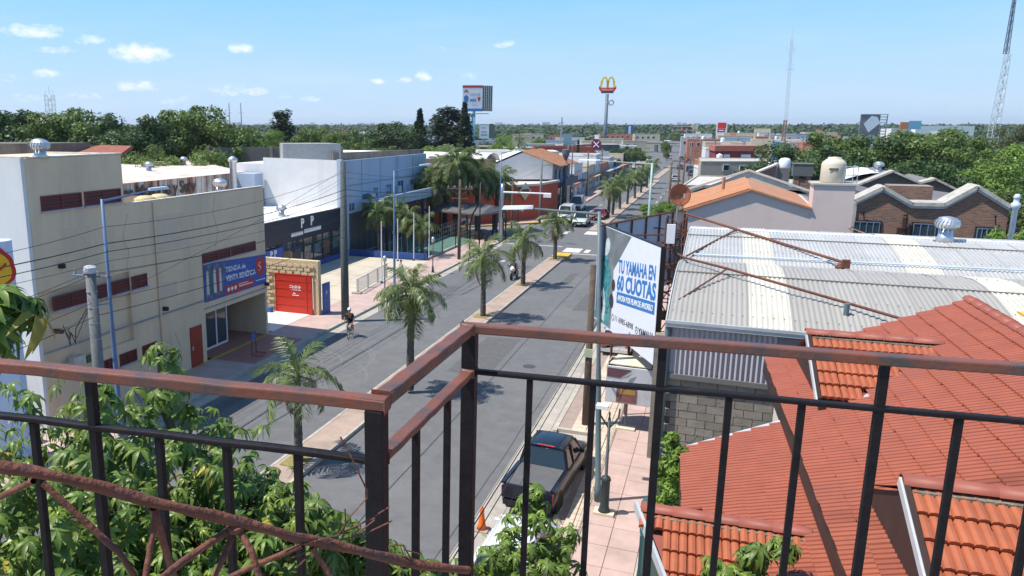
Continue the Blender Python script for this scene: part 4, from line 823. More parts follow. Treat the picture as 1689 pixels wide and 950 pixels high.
# second billboard seen from behind
b2 = thing('billboard', 'second billboard seen from its back, white sheets behind a rusty frame near the satellite dish', 'billboard', (-4.85,35.0,0))
u2 = Vector((.342,.94,0)); n2 = Vector((.94,-.342,0))
def q2(s, z, k=0.): v = u2*s+n2*k; return (v.x, v.y, z)
for i in range(6):
    MB().prism([q2(i*1.56+.01,4.2),q2(i*1.56+1.55,4.2),q2(i*1.56+1.55,8.1),q2(i*1.56+.01,8.1)], -n2*.06).build('back_sheet', mat('bluish_back_sheet', (.42,.47,.58), .55, var=.06), b2)
b = MB()
for i in range(7): b.tube([q2(max(i*1.56,.5),4.2,.06), q2(max(i*1.56,.5),8.15,.06)], .045, 4)
b.tube([q2(0,8.12,.05),q2(9.4,8.12,.05)],.05,4)
b.build('upright', m_rust, b2)
b = MB()
for z in (5.2,6.6): b.tube([q2(0,z,.12), q2(9.4,z,.12)], .04, 4)
for s in (2,5.5): b.tube([q2(s,7.5,.1), q2(9.2,7.0,2.6)], .035, 4)
b.build('brace', m_rust, b2)
# rusty lattice tower with dish
lt = thing('lattice_mast', 'rusty lattice mast rising behind the right edge of the motorcycle billboard', 'mast', (-1.45,31.9,0))
def lattice(root, z0, z1, w0, w1, r, m, step=.9, split=True):
    c = [(-1,-1),(1,-1),(1,1),(-1,1)]; wf = lambda z: w0+(w1-w0)*(z-z0)/(z1-z0)
    for a, b_ in c: MB().tube([(a*wf(z0),b_*wf(z0),z0),(a*wf(z1),b_*wf(z1),z1)], r, 4).build('leg', m, root)
    b = MB(); z = z0; k = 0
    while z < z1-.01:
        y = min(z+step, z1)
        for i in range(4):
            p = c[i]; q = c[(i+1) % 4]
            if k % 2: p, q = q, p
            b.tube([(p[0]*wf(z),p[1]*wf(z),z),(q[0]*wf(y),q[1]*wf(y),y)], r*.6, 3); b.tube([(p[0]*wf(z),p[1]*wf(z),z),(q[0]*wf(z),q[1]*wf(z),z)], r*.6, 3)
        z = y; k += 1
    b.build('bracing', m, root)
lattice(lt, 0, 9.0, .36, .36, .04, m_rust, step=1.4)
MB().box(-.5,-.5,4.9,.8,.8,5.0).build('base_plate', m_rust, lt)
b = MB()
for k, (x, z) in enumerate([(-.2,7.7),(.15,7.0),(-.1,6.4),(.2,5.9)]): b.tube([(-.6,-.5,z),(.7,.5,z+.3)], .03, 4).tube([(-.7,.4,z+.2),(.6,-.6,z-.3)], .03, 4)
b.build('loose_brace', m_rust, lt)
b = MB()
for x in (-.12,0.,.1): b.tube([(x,-.42,4.9),(x+.05,-.45,7),(x*2,-.42,8.8)], .02, 4)
b.build('cable_bundle', m_cable, lt)
MB().box(-.32,-.52,8.0,.0,-.4,8.75).build('white_box', m_white, lt)
ds = thing('satellite_dish', 'rusted round satellite dish on a short mast above the lattice', 'satellite dish', (-1.5,33.2,9.75), R(28))
MB().lathe([(.02,0),(.16,.015),(.30,.055),(.40,.1),(.45,.13),(.455,.12),(.3,.03),(.02,-.02)], 24).rot(R(78), axis='X').build('reflector', mat('rusty_dish', (.30,.085,.035), .8, var=.2, sc=4, stain=(.50,.42,.32), samt=.85, ssc=2.2, sthr=.55), ds, smooth=True)
MB().tube([(0,.05,-1.6),(0,.05,-.1)],.035,8).tube([(0,-.1,-.3),(0,-.55,-.05)],.018,6).tube([(0,-.55,-.08),(0,-.5,.1)],.05,8).build('mount', mat('grey_mount', (.25,.25,.26), .5), ds)
lb = thing('lattice_brace', 'long rusty stay running from the mast top down to the middle of the shed roof', 'brace', (-1.2,33.0,9.03), 0, 'rusty stays over the shed roof')
MB().tube([(0,0,0),(4.85,-7.4,-.5)],.045,4).tube([(1.9,-2.9,-.2),(.4,-7.2,-.6)],.035,4).build('stay', m_rust, lb)
MB().box(4.75,-7.5,-.65,4.95,-7.3,-.4).lathe([(.12,0),(.14,.1),(.05,.2)],8,(4.7,-7.4,-.72)).build('anchor', m_rust, lb)
lb = thing('lattice_brace', 'lower rusty stay running from the mast to the near edge of the shed roof', 'brace', (-1.0,31.5,7.6), 0, 'rusty stays over the shed roof')
MB().tube([(-.3,-.3,.05),(.25,-8.5,1.22),(1.37,-10.0,1.24),(2.72,-11.1,1.10),(3.97,-11.7,.90),(4.92,-12.5,.80)],.035,5).tube([(1.37,-10.0,1.24),(.15,-12.1,.62)],.028,4).build('stay', m_rust, lb)
# abandoned sign cabinet over the pavement
sc_ = thing('sign_cabinet', 'battered pale sign cabinet with a torn face on one leg over the right pavement', 'sign', (-2.8,31,0))
m_cab = mat('cabinet_white', (.52,.54,.58), .5, var=.06, stain=(.33,.3,.28), samt=.5, ssc=1.5)
MB().box(-.88,-.05,1.35,.95,.06,2.88).build('face_sheet', m_cab, sc_)
MB().box(-.9,.06,1.3,.97,1.3,1.36).box(-.9,.06,1.36,-.85,1.3,2.9).box(.92,.06,1.36,.97,1.3,2.9).box(-.85,1.25,1.36,.92,1.3,2.9).build('case', mat('cabinet_grey', (.25,.25,.25), .7), sc_)
MB().prism([(-.8,.1,2.93),(.85,.1,2.9),(.8,1.2,2.97),(-.6,1.25,3.0)],(0,0,.04)).build('loose_board', mat('cream_board', (.6,.53,.40), .8, var=.1, stain=(.4,.33,.22), samt=.5), sc_)
MB().box(-.45,-.07,1.40,.35,-.052,2.0).build('brown_patch', mat('brown_patch', (.20,.09,.08), .5, var=.3, sc=3), sc_)
MB().box(-.3,-.08,1.75,.3,-.071,1.95).build('gold_patch', mat('gold_patch', (.34,.22,.06), .5), sc_)
MB().prism([(-.86,-.056,2.45),(-.86,-.056,2.82),(.1,-.056,2.8),(-.35,-.056,2.42)],(0,-.01,0)).build('dark_patch', mat('maroon_patch', (.12,.06,.07), .5), sc_)
MB().prism([(.0,-.07,2.5),(.2,-.1,2.75),(-.4,-.2,2.35),(-.8,-.3,2.2)],(0,-.01,0)).prism([(-.85,-.08,2.3),(-.6,-.25,2.35),(-.7,-.2,2.1)],(0,-.01,0)).build('torn_flap', m_cab, sc_)
MB().tube([(-.05,.3,.15),(-.05,.3,1.3)],.05,8).build('leg', m_greyp, sc_); MB().box(-.4,.0,.12,.35,.45,.24).build('foot_block', mat('cream_board', (.6,.53,.40)), sc_)
# ---------------------------------------------------------------- pink gabled house behind the shed
m_pk = mat('pale_pink_render', (.60,.49,.45), .85, var=.04, sc=.8, stain=(.38,.32,.31), samt=.4, ssc=.4)
o = (1.5,42,0); ph_ = thing('pink_house', 'house with a plain pale pink gable wall and low orange tiled roof behind the shed', 'house', o)
G0 = [(-1.43,42,0),(4.52,42,0),(4.52,42,8.5),(1.48,42,9.38),(-1.43,42,8.3)]
MB().prism(G0,(0,9,0)).build('wall', m_pk, ph_, wrt=o)
MB().box(4.24,41.97,0,6.0,43.8,9.72).build('tank_tower', m_pk, ph_, wrt=o); MB().box(4.15,41.9,9.72,6.1,43.9,9.80).build('tower_coping', m_conc, ph_, wrt=o)
rf = MB().poly([(-1.6,41.85,8.28),(1.48,41.85,9.44),(1.48,51,9.44),(-1.6,51,8.28)]).poly([(1.48,41.85,9.44),(4.24,41.85,8.62),(4.24,51,8.62),(1.48,51,9.44)]).prism([(-1.6,41.84,8.2),(1.48,41.84,9.36),(4.24,41.84,8.55),(4.24,41.84,8.63),(1.48,41.84,9.45),(-1.6,41.84,8.29)],(0,.1,0)).build('roof', m_otile, ph_, wrt=o)
b = MB()
for i in range(26):
    y = 42.2+i*.34; b.tube([(-1.62,y,8.33),(1.4,y,9.46)],.075,4)
b.build('tile_rolls', m_otile, rf, wrt=o)
MB().sq((-1.8,52,8.6),(1.6,52,9.85),.2,.12).sq((1.6,52,9.85),(5,52,8.7),.2,.12).box(-1.6,52,0,5,52.2,8.7).prism([(-1.6,52,8.4),(5,52,8.5),(1.6,52,9.8)],(0,.2,0)).build('parapet', mat('cream_coping', (.62,.56,.48), .8), ph_, wrt=o)
MB().tube([(.2,46,8.8),(.2,46,9.75)],.08,8).build('flue', m_otile, ph_, wrt=o)
MB().box(4.2,41.9,7.3,6.0,42.0,7.31).poly([(5.9,41.7,7.75),(6.7,41.6,7.45),(6.7,42.6,7.45),(5.9,42.8,7.8)]).build('small_eave', m_otile, ph_, wrt=o)
b = MB()
for y in (42.2, 43.6): b.tube([(6.05,y,9.75),(6.05,y,10.6)],.02,4).tube([(5.5,y,9.75),(5.5,y,10.6)],.02,4)
for z in (10.2,10.6): b.tube([(5.5,42.2,z),(6.05,42.2,z),(6.05,43.6,z)],.02,4)
b.build('rail', m_galv, ph_, wrt=o)
wt = thing('water_tank', 'tall cream plastic water tank standing on the pink tower', 'tank', (5.08,42.8,9.8))
MB().lathe([(.52,0),(.55,.05),(.55,.9),(.50,1.0),(.36,1.12),(.30,1.14),(.30,1.22),(.02,1.25)],20).build('body', mat('cream_plastic', (.58,.51,.40), .5, var=.04), wt, smooth=True)
MB().box(-.25,-.57,.62,.15,-.55,.72).build('printed_band', m_oldc, wt)
# ---------------------------------------------------------------- brick house with zigzag concrete coping
m_bw = bpy.data.materials.new('brick_wall'); m_bw.use_nodes = True; t = m_bw.node_tree; L = t.links.new; bs_ = t.nodes['Principled BSDF']
tx = t.nodes.new('ShaderNodeTexCoord'); mp = t.nodes.new('ShaderNodeMapping'); mp.inputs['Rotation'].default_value = (R(90),0,0); L(tx.outputs['Object'], mp.inputs[0])
br = t.nodes.new('ShaderNodeTexBrick'); L(mp.outputs[0], br.inputs['Vector']); br.inputs['Color1'].default_value = (.27,.125,.08,1); br.inputs['Color2'].default_value = (.14,.075,.052,1); br.inputs['Mortar'].default_value = (.26,.21,.18,1)
br.inputs['Scale'].default_value = 1; br.inputs['Brick Width'].default_value = .26; br.inputs['Row Height'].default_value = .085; br.inputs['Mortar Size'].default_value = .010
L(br.outputs[0], bs_.inputs['Base Color']); bs_.inputs['Roughness'].default_value = .9
bp_n = t.nodes.new('ShaderNodeBump'); bp_n.inputs['Distance'].default_value = .02; bp_n.inputs['Strength'].default_value = .6; L(br.outputs[1], bp_n.inputs['Height']); bp_n.invert = True; L(bp_n.outputs[0], bs_.inputs['Normal'])
m_cop = mat('lichen_concrete', (.42,.40,.36), .9, var=.15, sc=3, bump=.4, stain=(.17,.16,.14), samt=.75, ssc=2.6, sthr=.5)
o = (11,50,0); bh = thing('brick_house', 'brown brick house with a zigzag double-gabled concrete coping and blue windows', 'house', o)
zz = [(7.2,8.36),(8.5,9.15),(9.95,8.28),(11.45,8.30),(12.85,9.32),(14.4,8.32)]
MB().prism([(7.2,50,0),(14.4,50,0)]+[(x,50,z-.12) for x, z in zz[::-1]],(0,.4,0)).build('wall', m_bw, bh, wrt=o)
b = MB()
for (xa,za),(xc,zc) in zip(zz, zz[1:]): b.sq((xa,50.7,za),(xc,50.7,zc),1.8,.2)
b.build('coping', m_cop, bh, wrt=o)
b = MB()
for (xa,za),(xc,zc) in zip(zz, zz[1:]): b.sq((xa,49.97,za-.15),(xc,49.97,zc-.15),.22,.16)
b.build('soffit_band', mat('pale_blue_band', (.36,.42,.47), .7), bh, wrt=o)
MB().box(7.4,50.4,0,14.3,60,7.7).build('body', mat('side_render', (.4,.4,.38), .9), bh, wrt=o)
for x0, x1, z0, z1 in ((7.25,8.55,6.2,7.2),(10.15,11.55,6.2,7.22),(13.1,14.0,6.1,7.1)):
    MB().box(x0-.08,49.93,z0-.1,x1+.08,50.03,z1+.08).build('window_surround', m_brown, bh, wrt=o); win_y(bh, o, 49.92, x0, x1, z0, z1, mat('blue_grey_frame', (.14,.2,.3), .5), m_glass, mull=3, rows=0, t=.04)
MB().box(7.0,49.9,0,7.3,50.3,8.2).build('corner_post', m_conc, bh, wrt=o)
MB().lathe([(.14,0),(.14,8.2),(.22,8.3),(.22,8.5),(.14,8.55),(.14,8.75),(.18,8.8),(.1,8.98),(.02,9.0)],12,(14.6,49.8,0)).build('flue', mat('pale_blue_pipe', (.5,.6,.72), .4), bh, wrt=o, smooth=True)
MB().lathe([(.13,6.9),(.13,7.55),(.08,7.6),(.12,7.7),(.02,7.78)],8,(9.7,49.75,0)).box(9.4,49.7,6.2,9.95,50,6.95).build('wall_lamp', m_brown, bh, wrt=o)
for x in (7.75,13.9): MB().tube([(x,49.95,7.3),(x-.1,49.8,7.75)],.03,5).lathe([(.07,0),(.07,.08)],8,(x-.1,49.8,7.75)).build('small_lamp', m_brown, bh, wrt=o)
MB().box(7.4,60,0,9,72,7.9).prism([(7.4,56,7.7),(11,56,7.7),(7.4,56,8.7)],(0,14,0)).build('grey_roof', mat('grey_slate', (.16,.15,.15), .85, var=.15), bh, wrt=o)
MB().box(9.2,52.5,7.5,11.4,54.0,9.1).build('chimney', m_bw, bh, wrt=o)
MB().poly([(11.4,55,8.0),(14.4,55,7.9),(14.4,62,8.1),(11.4,62,8.5)]).poly([(9.5,60,8.6),(11.4,60,8.0),(11.4,55,7.9),(9.5,55,8.5)]).build('rear_roof', MATS['grey_slate'], bh, wrt=o)
zz2 = [(10.6,8.3),(15.9,8.35),(16.1,8.35),(18.4,7.2),(19.6,7.2)]
rg = thing('rear_gable_house', 'grey house with a mottled concrete gable coping behind the brick one', 'house', (16,74,0))
b = MB(); pts = [(-5.6,7.6),(-3,8.9),(-1,8.0),(0,8.35),(2.2,7.2),(3.6,7.1)]
for (xa,za),(xc,zc) in zip(pts, pts[1:]): b.sq((xa,0,za),(xc,0,zc),1.4,.16)
b.build('coping', m_cop, rg); MB().prism([(-5.6,0,0),(3.6,0,0)]+[(x,0,z-.1) for x, z in pts[::-1]],(0,9,0)).build('wall', MATS['grey_slate'], rg)
vw = thing('white_vaulted_shed', 'bright white vaulted roof with a small ventilator behind the brick house', 'shed', (12.6,78,0))
b = MB(); n = 9; vs = [(x, y, 7.75+.85*cos(q)) for y in (-1.5,8) for x, q in [(2.6*s, 1.3*s) for s in np.linspace(-1,1,n)]]
b.add(vs, [(i, i+1, n+i+1, n+i) for i in range(n-1)]).build('roof', m_roofw, vw, smooth=True); MB().box(-2.6,-1.4,0,2.6,8,7.9).build('wall', m_wall_w, vw)
make_vent('small silver ventilator on the bright white vaulted roof', (12.6,77.5,8.55), .42, .5)
# roofs between the pink house and the street
block('flat_roof_house', 'low building with a broad pale flat roof behind the pink house', 'building', [(-3.2,76),(4.6,79),(4.6,92),(-2.4,92)], 7.0, mat('beige_wall', (.42,.37,.30), .85), mat('pale_screed', (.50,.48,.44), .85, var=.1, stain=(.34,.26,.22), samt=.6, ssc=.6), par=.14)
block('flat_roof_house', 'dark beige building with window openings above the pale flat roof', 'building', [(-2.4,106),(5.5,109),(5.5,120),(-3,118)], 8.0, MATS['beige_wall'], wins=[(0,2.8,3.6,6.9,7.7,m_dark),(0,4.9,5.7,6.9,7.6,m_dark),(0,6.6,7.2,6.9,7.7,m_white)], par=.12)
fb2 = thing('brick_gable_wall', 'rough brick gable wall with cream coping rising behind the pink house', 'wall', (3,69,0))
MB().prism([(-1.6,-.7,0),(1.1,.3,0),(1.1,.3,9.4),(-1.6,-.7,8.1)],(0,.35,0)).build('wall', m_bw, fb2); MB().sq((-3.6,-1.2,7.35),(1.15,.4,9.5),.5,.12).build('coping', MATS['cream_coping'], fb2)
block('low_white_house', 'low house with a pale flat roof right of the rough brick gable', 'building', [(4.8,83.4),(7.6,84.6),(7.6,90),(4.8,90)], 6.9, m_wall_w, par=.15)
dt = thing('water_tank', 'large dark grey square tank on brick piers behind the white tanks', 'tank', (6.5,74.8,0)); MB().box(-.75,-.7,8.3,.8,.7,9.3).build('body', mat('dark_tank', (.10,.105,.11), .7), dt); MB().box(-.8,-.75,9.3,.85,.75,9.38).build('lid', m_oldc, dt)
MB().box(-.6,-.6,0,-.2,.6,8.3).box(.3,-.6,0,.7,.6,8.3).box(-.2,-.55,7.0,.3,.55,8.0).build('pier', m_bw, dt)
st_ = thing('water_tank', 'small white drum tank on a dark stand behind the pink house', 'tank', (4.75,69.8,0)); MB().lathe([(.42,9.15),(.44,9.25),(.44,9.8),(.3,9.95),(.02,10)],14).build('body', m_white, st_, smooth=True); MB().box(-.45,-.4,0,.4,.4,9.15).build('stand', mat('dark_render', (.14,.13,.13), .9), st_); MB().box(-.75,-.3,0,-.47,.5,9.6).build('post_wall', m_conc, st_)
rb_ = thing('maroon_building', 'maroon building under a salmon parapet band beyond the flat roofs', 'building', (3.5,166,0))
MB().prism([(-4.7,-1.6,0),(4.7,2.2,0),(3,9,0),(-6,6,0)],(0,0,7.7)).build('wall', mat('maroon_wall', (.20,.035,.04), .8), rb_)
MB().prism([(-4.9,-2.0,7.7),(4.9,2.0,7.7),(3,9,7.7),(-6.2,6,7.7)],(0,0,1.05)).build('parapet_band', mat('salmon_band', (.42,.13,.09), .8, var=.1), rb_)
d = Vector((9.4,3.8,0)).normalized(); nq = Vector((d.y,-d.x,0))
for s, wd in ((1.6,1.2),(5.0,1.9),(8.0,1.1)):
    p = Vector((-4.7,-1.6,0))+d*s+nq*.05; q = p+d*wd; w_ = MB().sq((p.x,p.y,6.5),(q.x,q.y,6.5),.06,1.1).build('window', m_white, rb_); MB().sq((p.x+.1,p.y-.05,6.2),(q.x-.1,q.y-.05,6.2),.06,.5).build('pane', m_bglass, w_)
ct = thing('cream_tower', 'cream block with an open-framed roof room above the maroon building', 'building', (8.5,203,0))
MB().box(-2.4,-1.4,0,2.2,4,9.5).build('wall', mat('cream_wall', (.50,.44,.33), .8), ct); MB().box(-1.8,-1,11.0,1.6,3,11.9).build('roof_room', MATS['cream_wall'], ct)
MB().box(-1.8,-1,9.5,-1.5,-.7,11).box(1.3,-1,9.5,1.6,-.7,11).box(-1.8,2.7,9.5,-1.5,3,11).box(1.3,2.7,9.5,1.6,3,11).build('pillar', MATS['cream_wall'], ct); MB().box(2.2,-1.4,0,4,4,8.9).build('blue_side', mat('blue_tile_wall', (.10,.22,.38), .6), ct)
# ---------------------------------------------------------------- low-rise town, right side, middle distance
rr = random.Random(5)
pal = ['white_render','cream_wall','grey_wall','beige_wall','terracotta_wall','blue_grey_wall']; pn = ['white','cream','grey','beige','terracotta','blue-grey']
spots = [(-3,124,6,8,6.2),(4,128,7,8,5.8),(13,118,8,9,6.6),(22,128,9,9,5.4),(-3.4,138,7,9,6.6),(5,141,7,9,6.4),(-3.5,188,9,9,7.4),(-4.2,215,9,12,8.2),(-4.5,240,9,12,7.6),(7,230,10,12,7.9),(18,212,8,9,8.3),(24,222,10,9,7.4),(16,188,9,9,6.2),(-4,262,9,12,7.2),(10,258,11,12,7.6),(26,250,9,12,8.6),(-12,300,11,12,7.6),(0,300,10,14,8.2),(14,296,11,14,7.6),(30,290,12,14,8.0),(-16,340,12,14,7.4),(-2,345,12,14,8.4),(14,340,12,12,7.2),(30,345,12,12,7.6),(-17,392,12,12,8.6),(0,400,14,12,9.0),(18,410,14,14,8.2),(36,420,14,14,9.4)]
where = ['nearest the avenue behind the flat roofs','behind the pale flat roof','right of the maroon building','among the right-hand trees','beside the avenue before the maroon building','just before the maroon building','beside the avenue past the maroon building','beside the avenue left of the cream tower','beside the avenue before the red sign','right of the cream tower','immediately right of the cream tower','with a view over the dark trees','below the cream tower','near the avenue under the red sign','below the red sign','right of the radio mast foot','by the far avenue bend','left of the tall radio mast','at the radio mast foot','right of the tall radio mast','on the far avenue bend','far behind the cream tower','far left of the radio mast','far right of the radio mast','close to the overpass','below the orange brick tower','far behind the maroon building','far behind the tall trees']
for k, ((x, y, wx_, dy, h), l) in enumerate(zip(spots, where)):
    c = k % 6; wn = [(0, s, s+1.3, h-2.2, h-.9, m_glass) for s in np.arange(.8, wx_-1.6, 2.4)]
    bl_ = block('town_building', '%s flat-roofed town building %s' % (pn[c], l), 'building', [(x,y),(x+wx_,y+1.5),(x+wx_-1,y+dy),(x-1,y+dy-1)], h, MATS[pal[c]], par=.3, wins=wn)
    if k % 3 == 0: MB().box(-1,-.5,h,1.2,1.5,h+1.3).build('roof_room', MATS[pal[(c+1) % 6]], bl_)
    if k % 3 == 1: MB().lathe([(.5,h+.1),(.5,h+1.1),(.05,h+1.35)],8).build('roof_tank', m_white, bl_)
spL = [(-48,128,9,9,6,3),(-60,140,12,8,5.4,1),(-52,160,9,9,5.6,4),(-70,118,12,9,6,0),(-46,232,11,9,6.8,0),(-60,250,12,10,6.6,2),(-36,262,10,10,6.0,0),(-80,240,14,10,6,1),(-50,300,12,10,6.8,1),(-70,330,14,10,6.4,5),(-38,330,9,10,6.4,3),(-118,180,16,10,7.2,4),(-100,150,12,8,6.2,4),(-55,372,12,12,6.6,1),(-78,390,14,10,6.6,0),(-48,470,14,10,7.8,1),(-72,500,20,8,7.6,4),(-96,460,14,10,7,4),(-110,330,16,10,6,5)]
wl = ['far left behind the white annex','behind the streaked white roof','behind the pergola trees','left behind the streaked hall','behind the red brick block','left of the dark navy block','below the golden arches pole','behind the date palm','right of the arches pole foot','left of the arches pole foot','beside the avenue past the arches','with a rusty roof behind the left trees','with a terracotta side between the cypresses','far beyond the arches','far behind the left cypresses','by the blue slab tower','in the distance left of the blue slab tower','in the distance behind the date palm','in the distance behind the big double billboard']
for k, ((x, y, wx_, dy, h, c), l) in enumerate(zip(spL, wl)):
    block('town_building', '%s town building %s' % (pn[c], l), 'building', [(x,y),(x+wx_,y+3),(x+wx_-2,y+dy+3),(x-2,y+dy)], h, MATS[pal[c]], par=.2, wins=[(0,s,s+1.4,h-2.3,h-1,m_glass) for s in np.arange(1,wx_-2,3)])
g7 = random.Random(21); nb_ = 0
while nb_ < 46:
    a = g7.uniform(-40,10); dd = g7.uniform(150,560); x = dd*sin(R(a)); y = dd*cos(R(a))
    if -38 < x+(y-200)*.05 < -1 and a > -22 or abs(x+42) < 12 and 270 < y < 400: continue
    if a < -12 and dd < 210: continue
    c = g7.randrange(6); hh = g7.uniform(4.5,8.2)+(dd > 330)*1.2; wx_ = g7.uniform(8,16)
    sec = ['behind the left cypresses','between the cypresses and the arches','left of the arches pole','right of the arches pole','below the red sign','below the radio mast','towards the right-hand grove'][0 if a < -30 else 1 if a < -22 else 2 if a < -13 else 3 if a < -6 else 4 if a < 0 else 5 if a < 5 else 6]
    t = block('low_house', '%s low %s far off %s, in the %s belt' % (pn[c], 'house' if wx_ < 12 else 'hall', sec, 'nearer' if dd < 280 else 'middle' if dd < 420 else 'farthest'), 'house', [(x,y),(x+wx_,y+2),(x+wx_-1,y+9),(x-1,y+8)], hh, MATS[pal[c]], [m_roofw, m_conc, m_otile][g7.randrange(3)], group='low houses of the far town', par=.25, wins=[(0,s,s+1.2,hh-2.2,hh-1,m_glass) for s in np.arange(1,wx_-2,2.8)])
    if g7.random() < .4: MB().lathe([(.55,hh+.1),(.58,hh+1.2),(.1,hh+1.5)],8,(g7.uniform(-2,2),1,0)).build('roof_tank', [m_white, MATS['cream_wall'], MATS['grey_wall']][g7.randrange(3)], t)
    nb_ += 1
for k, (x, y, l) in enumerate([(-9,305,'left of the far bend'),(4,240,'beside the cream tower'),(-1.5,175,'beside the maroon building'),(12,150,'among the roofs before the grove'),(-27,270,'by the arches pole foot'),(-30,205,'by the red brick block'),(-3.5,280,'by the avenue below the red sign'),(22,260,'right of the radio mast foot')]):
    t = thing('far_pole', 'thin dark pole standing %s' % l, 'pole', (x,y,0), 0, 'thin poles of the far town'); MB().lathe([(.16,0),(.11,9.6)],6).build('shaft', MATS['concrete_pole'], t); MB().box(-1,-.07,8.6,1,.07,8.75).build('crossarm', MATS['concrete_pole'], t)
# ---------------------------------------------------------------- landmark signs and masts
gp = thing('arches_sign', 'tall grey pole topped by yellow double arches over a red panel', 'sign', (-55.5,403,0), R(8))
MB().lathe([(1.0,0),(1.0,14),(.82,14.2),(.78,28.2)],14).build('pole', mat('blue_grey_pole', (.09,.12,.17), .5), gp, smooth=True)
b = MB()
def arch(cx):
    out = [];
    for t in np.linspace(0, pi, 15): out.append((cx-1.65*cos(t), 0, 30.1+6.2*sin(t)**.75))
    return out
for cx in (-1.55,1.55):
    p = arch(cx)
    for a, c in zip(p, p[1:]): b.sq(a, c, 1.1, .85)
b.build('double_arch', mat('sign_yellow', (.85,.55,.02), .4, var=.03), gp)
pn_ = MB().box(-3.6,-.8,29.5,3.6,.8,31.3).box(-4.2,-.7,30.4,-3.6,.7,31.9).box(3.6,-.7,30.4,4.2,.7,31.9).build('red_panel', mat('sign_red', (.55,.02,.02), .4, var=.03), gp)
textfit("McDonald's", 5.6, .8, (-2.8,-.83,30.0), (1,0,0), (0,0,1), mw, pn_, bold=.0)
MB().box(-3,-.6,28.6,3,.6,29.5).build('lower_panel', mat('sign_dark', (.06,.06,.07), .5), gp)
v = []; k = 16
MB().lathe([(1.0,-.15),(1.25,0),(1.0,.15)],16).rot(R(90), axis='X').rot(0,(0,0,0)).build('dummy', m_galv) if False else None
b = MB(); r_ = [(2.1+1.15*cos(2*pi*i/k), -1, 24.0+1.15*sin(2*pi*i/k)) for i in range(k+1)]; b.tube(r_, .35, 6, cap=False); b.tube([(0,-1,24),(1,-1,24)],.25,5).build('round_dish', mat('grey_ring', (.25,.27,.3), .5), gp)
def lattice_tower(name, label, loc, h, w0, w1, m, tilt=(0,0), n=None, arms=(), group=None):
    t = thing(name, label, 'mast', loc, 0, group); t.rotation_euler = (tilt[0], tilt[1], R(20)); lattice(t, 0, h, w0, w1, max(w0*.075,.03), m, step=h/(n or 20)); b = MB()
    for z, l in arms: b.tube([(-l,0,z),(l,0,z)],.06,4).tube([(-l,0,z-.5),(-l,0,z+1.6)],.04,4).tube([(l,0,z-.7),(l,0,z+1.8)],.04,4)
    b.tube([(0,0,h),(0,0,h*1.1)],.05,4).build('antenna', m, t); return t
m_mast = mat('pale_mast', (.42,.47,.5), .5, var=.1); m_mred = mat('mast_grey', (.30,.34,.38), .5, var=.1)
rt = lattice_tower('radio_mast', 'slim guyed lattice radio mast with side antennas standing right of the cream tower', (19.3,294.5,4), 37, .45, .3, m_mast, (0, -R(1.5)), 34, ((33,1.2),(27,1.2)))
tb2 = thing('red_mast_base', 'short reddish lattice stub beside the tall radio mast', 'mast', (18.6,290,4)); lattice(tb2, 0, 10.5, .55, .4, .13, mat('mast_red_brown', (.22,.11,.10), .7), 1.0)
lattice_tower('transmission_tower', 'tall tapering lattice tower leaning out of the picture at the right edge', (48.1,183.4,0), 26, .85, .35, m_mast, (R(.3), R(1.2)), 20)
tw = thing('tower_top', 'dark slender upper section of the right edge lattice tower', 'mast', (48.55,184.2,26), R(20)); lattice(tw, 0, 18, .32, .08, .07, mat('dark_blue_mast', (.06,.09,.14), .5), .8)
lattice_tower('radio_mast', 'distant small lattice mast with a platform over the left trees', (-163.3,154.6,0), 20.5, .9, .9, m_mast, n=16, arms=((20,1.0),))
for x, y, h, l in ((-119.9,172,18.4,'left slim dark pole above the distant red roof'),(-117.1,173.2,18.4,'right slim dark pole above the distant red roof'),(-152.8,158,16.8,'short pointed pole over the left tree tops')):
    p = thing('slim_mast', l, 'mast', (x,y,0)); MB().lathe([(.28,0),(.12,h)],6).build('shaft', m_mred, p); MB().tube([(-.8,0,h-2.5),(.8,0,h-2.5)],.07,4).build('arm', m_mred, p)
pm = thing('pylon', 'slim power pylon with two crossarms standing left of the arches pole', 'mast', (-59,306.5,0)); lattice(pm, 0, 16, .5, .12, .09, m_mred, 1.2); MB().tube([(-1.6,0,12.6),(1.6,0,12.6)],.1,4).tube([(-1.1,0,14),(1.1,0,14)],.1,4).build('crossarm', m_mred, pm)
# big double-faced billboard on a teal pole
m_sky = mat('teal_pole', (.22,.45,.52), .5)
rm = thing('double_billboard', 'tall double billboard on a teal pole with a red white and blue balloon advert', 'billboard', (-92.7,297,0), R(22))
MB().box(-3.95,-.3,18.2,3.9,-.1,28.2).build('face', mat('ad_white', (.72,.74,.78), .5, var=.02), rm)
MB().box(-3.97,-.34,27.2,3.92,-.3,28.2).build('red_band', mr, rm); MB().box(-3.97,-.34,18.2,3.92,-.3,19.3).build('blue_band', m_bb, rm)
b = MB()
for i in range(5): b.box(3.95+i*.85,-.1+i*.55,18.3,4.65+i*.85,.25+i*.55,28.1)
b.build('side_frame_panel', mat('dark_lattice', (.10,.11,.11), .7, var=.6, sc=3), rm)
b = MB()
for z in np.arange(18.4, 28.2, 1.1): b.sq((3.9,-.2,z),(8.3,2.6,z),.12)
b.build('side_frame', m_galv, rm)
MB().poly([(-3.4+.95*cos(a)+.9,-.36,23.2+1.2*sin(a)) for a in np.linspace(-.6,pi+.6,14)]+[(-2.5,-.36,20.6)]).build('balloon_blue', m_bb, rm)
MB().poly([(-3.5,-.36,25.1),(-3.2,-.36,26.1),(-2.5,-.36,26.6),(-1.8,-.36,26.1),(-1.5,-.36,25.1),(-1.9,-.36,25.4),(-2.5,-.36,25.8),(-3.1,-.36,25.4)]).build('balloon_red', mr, rm)
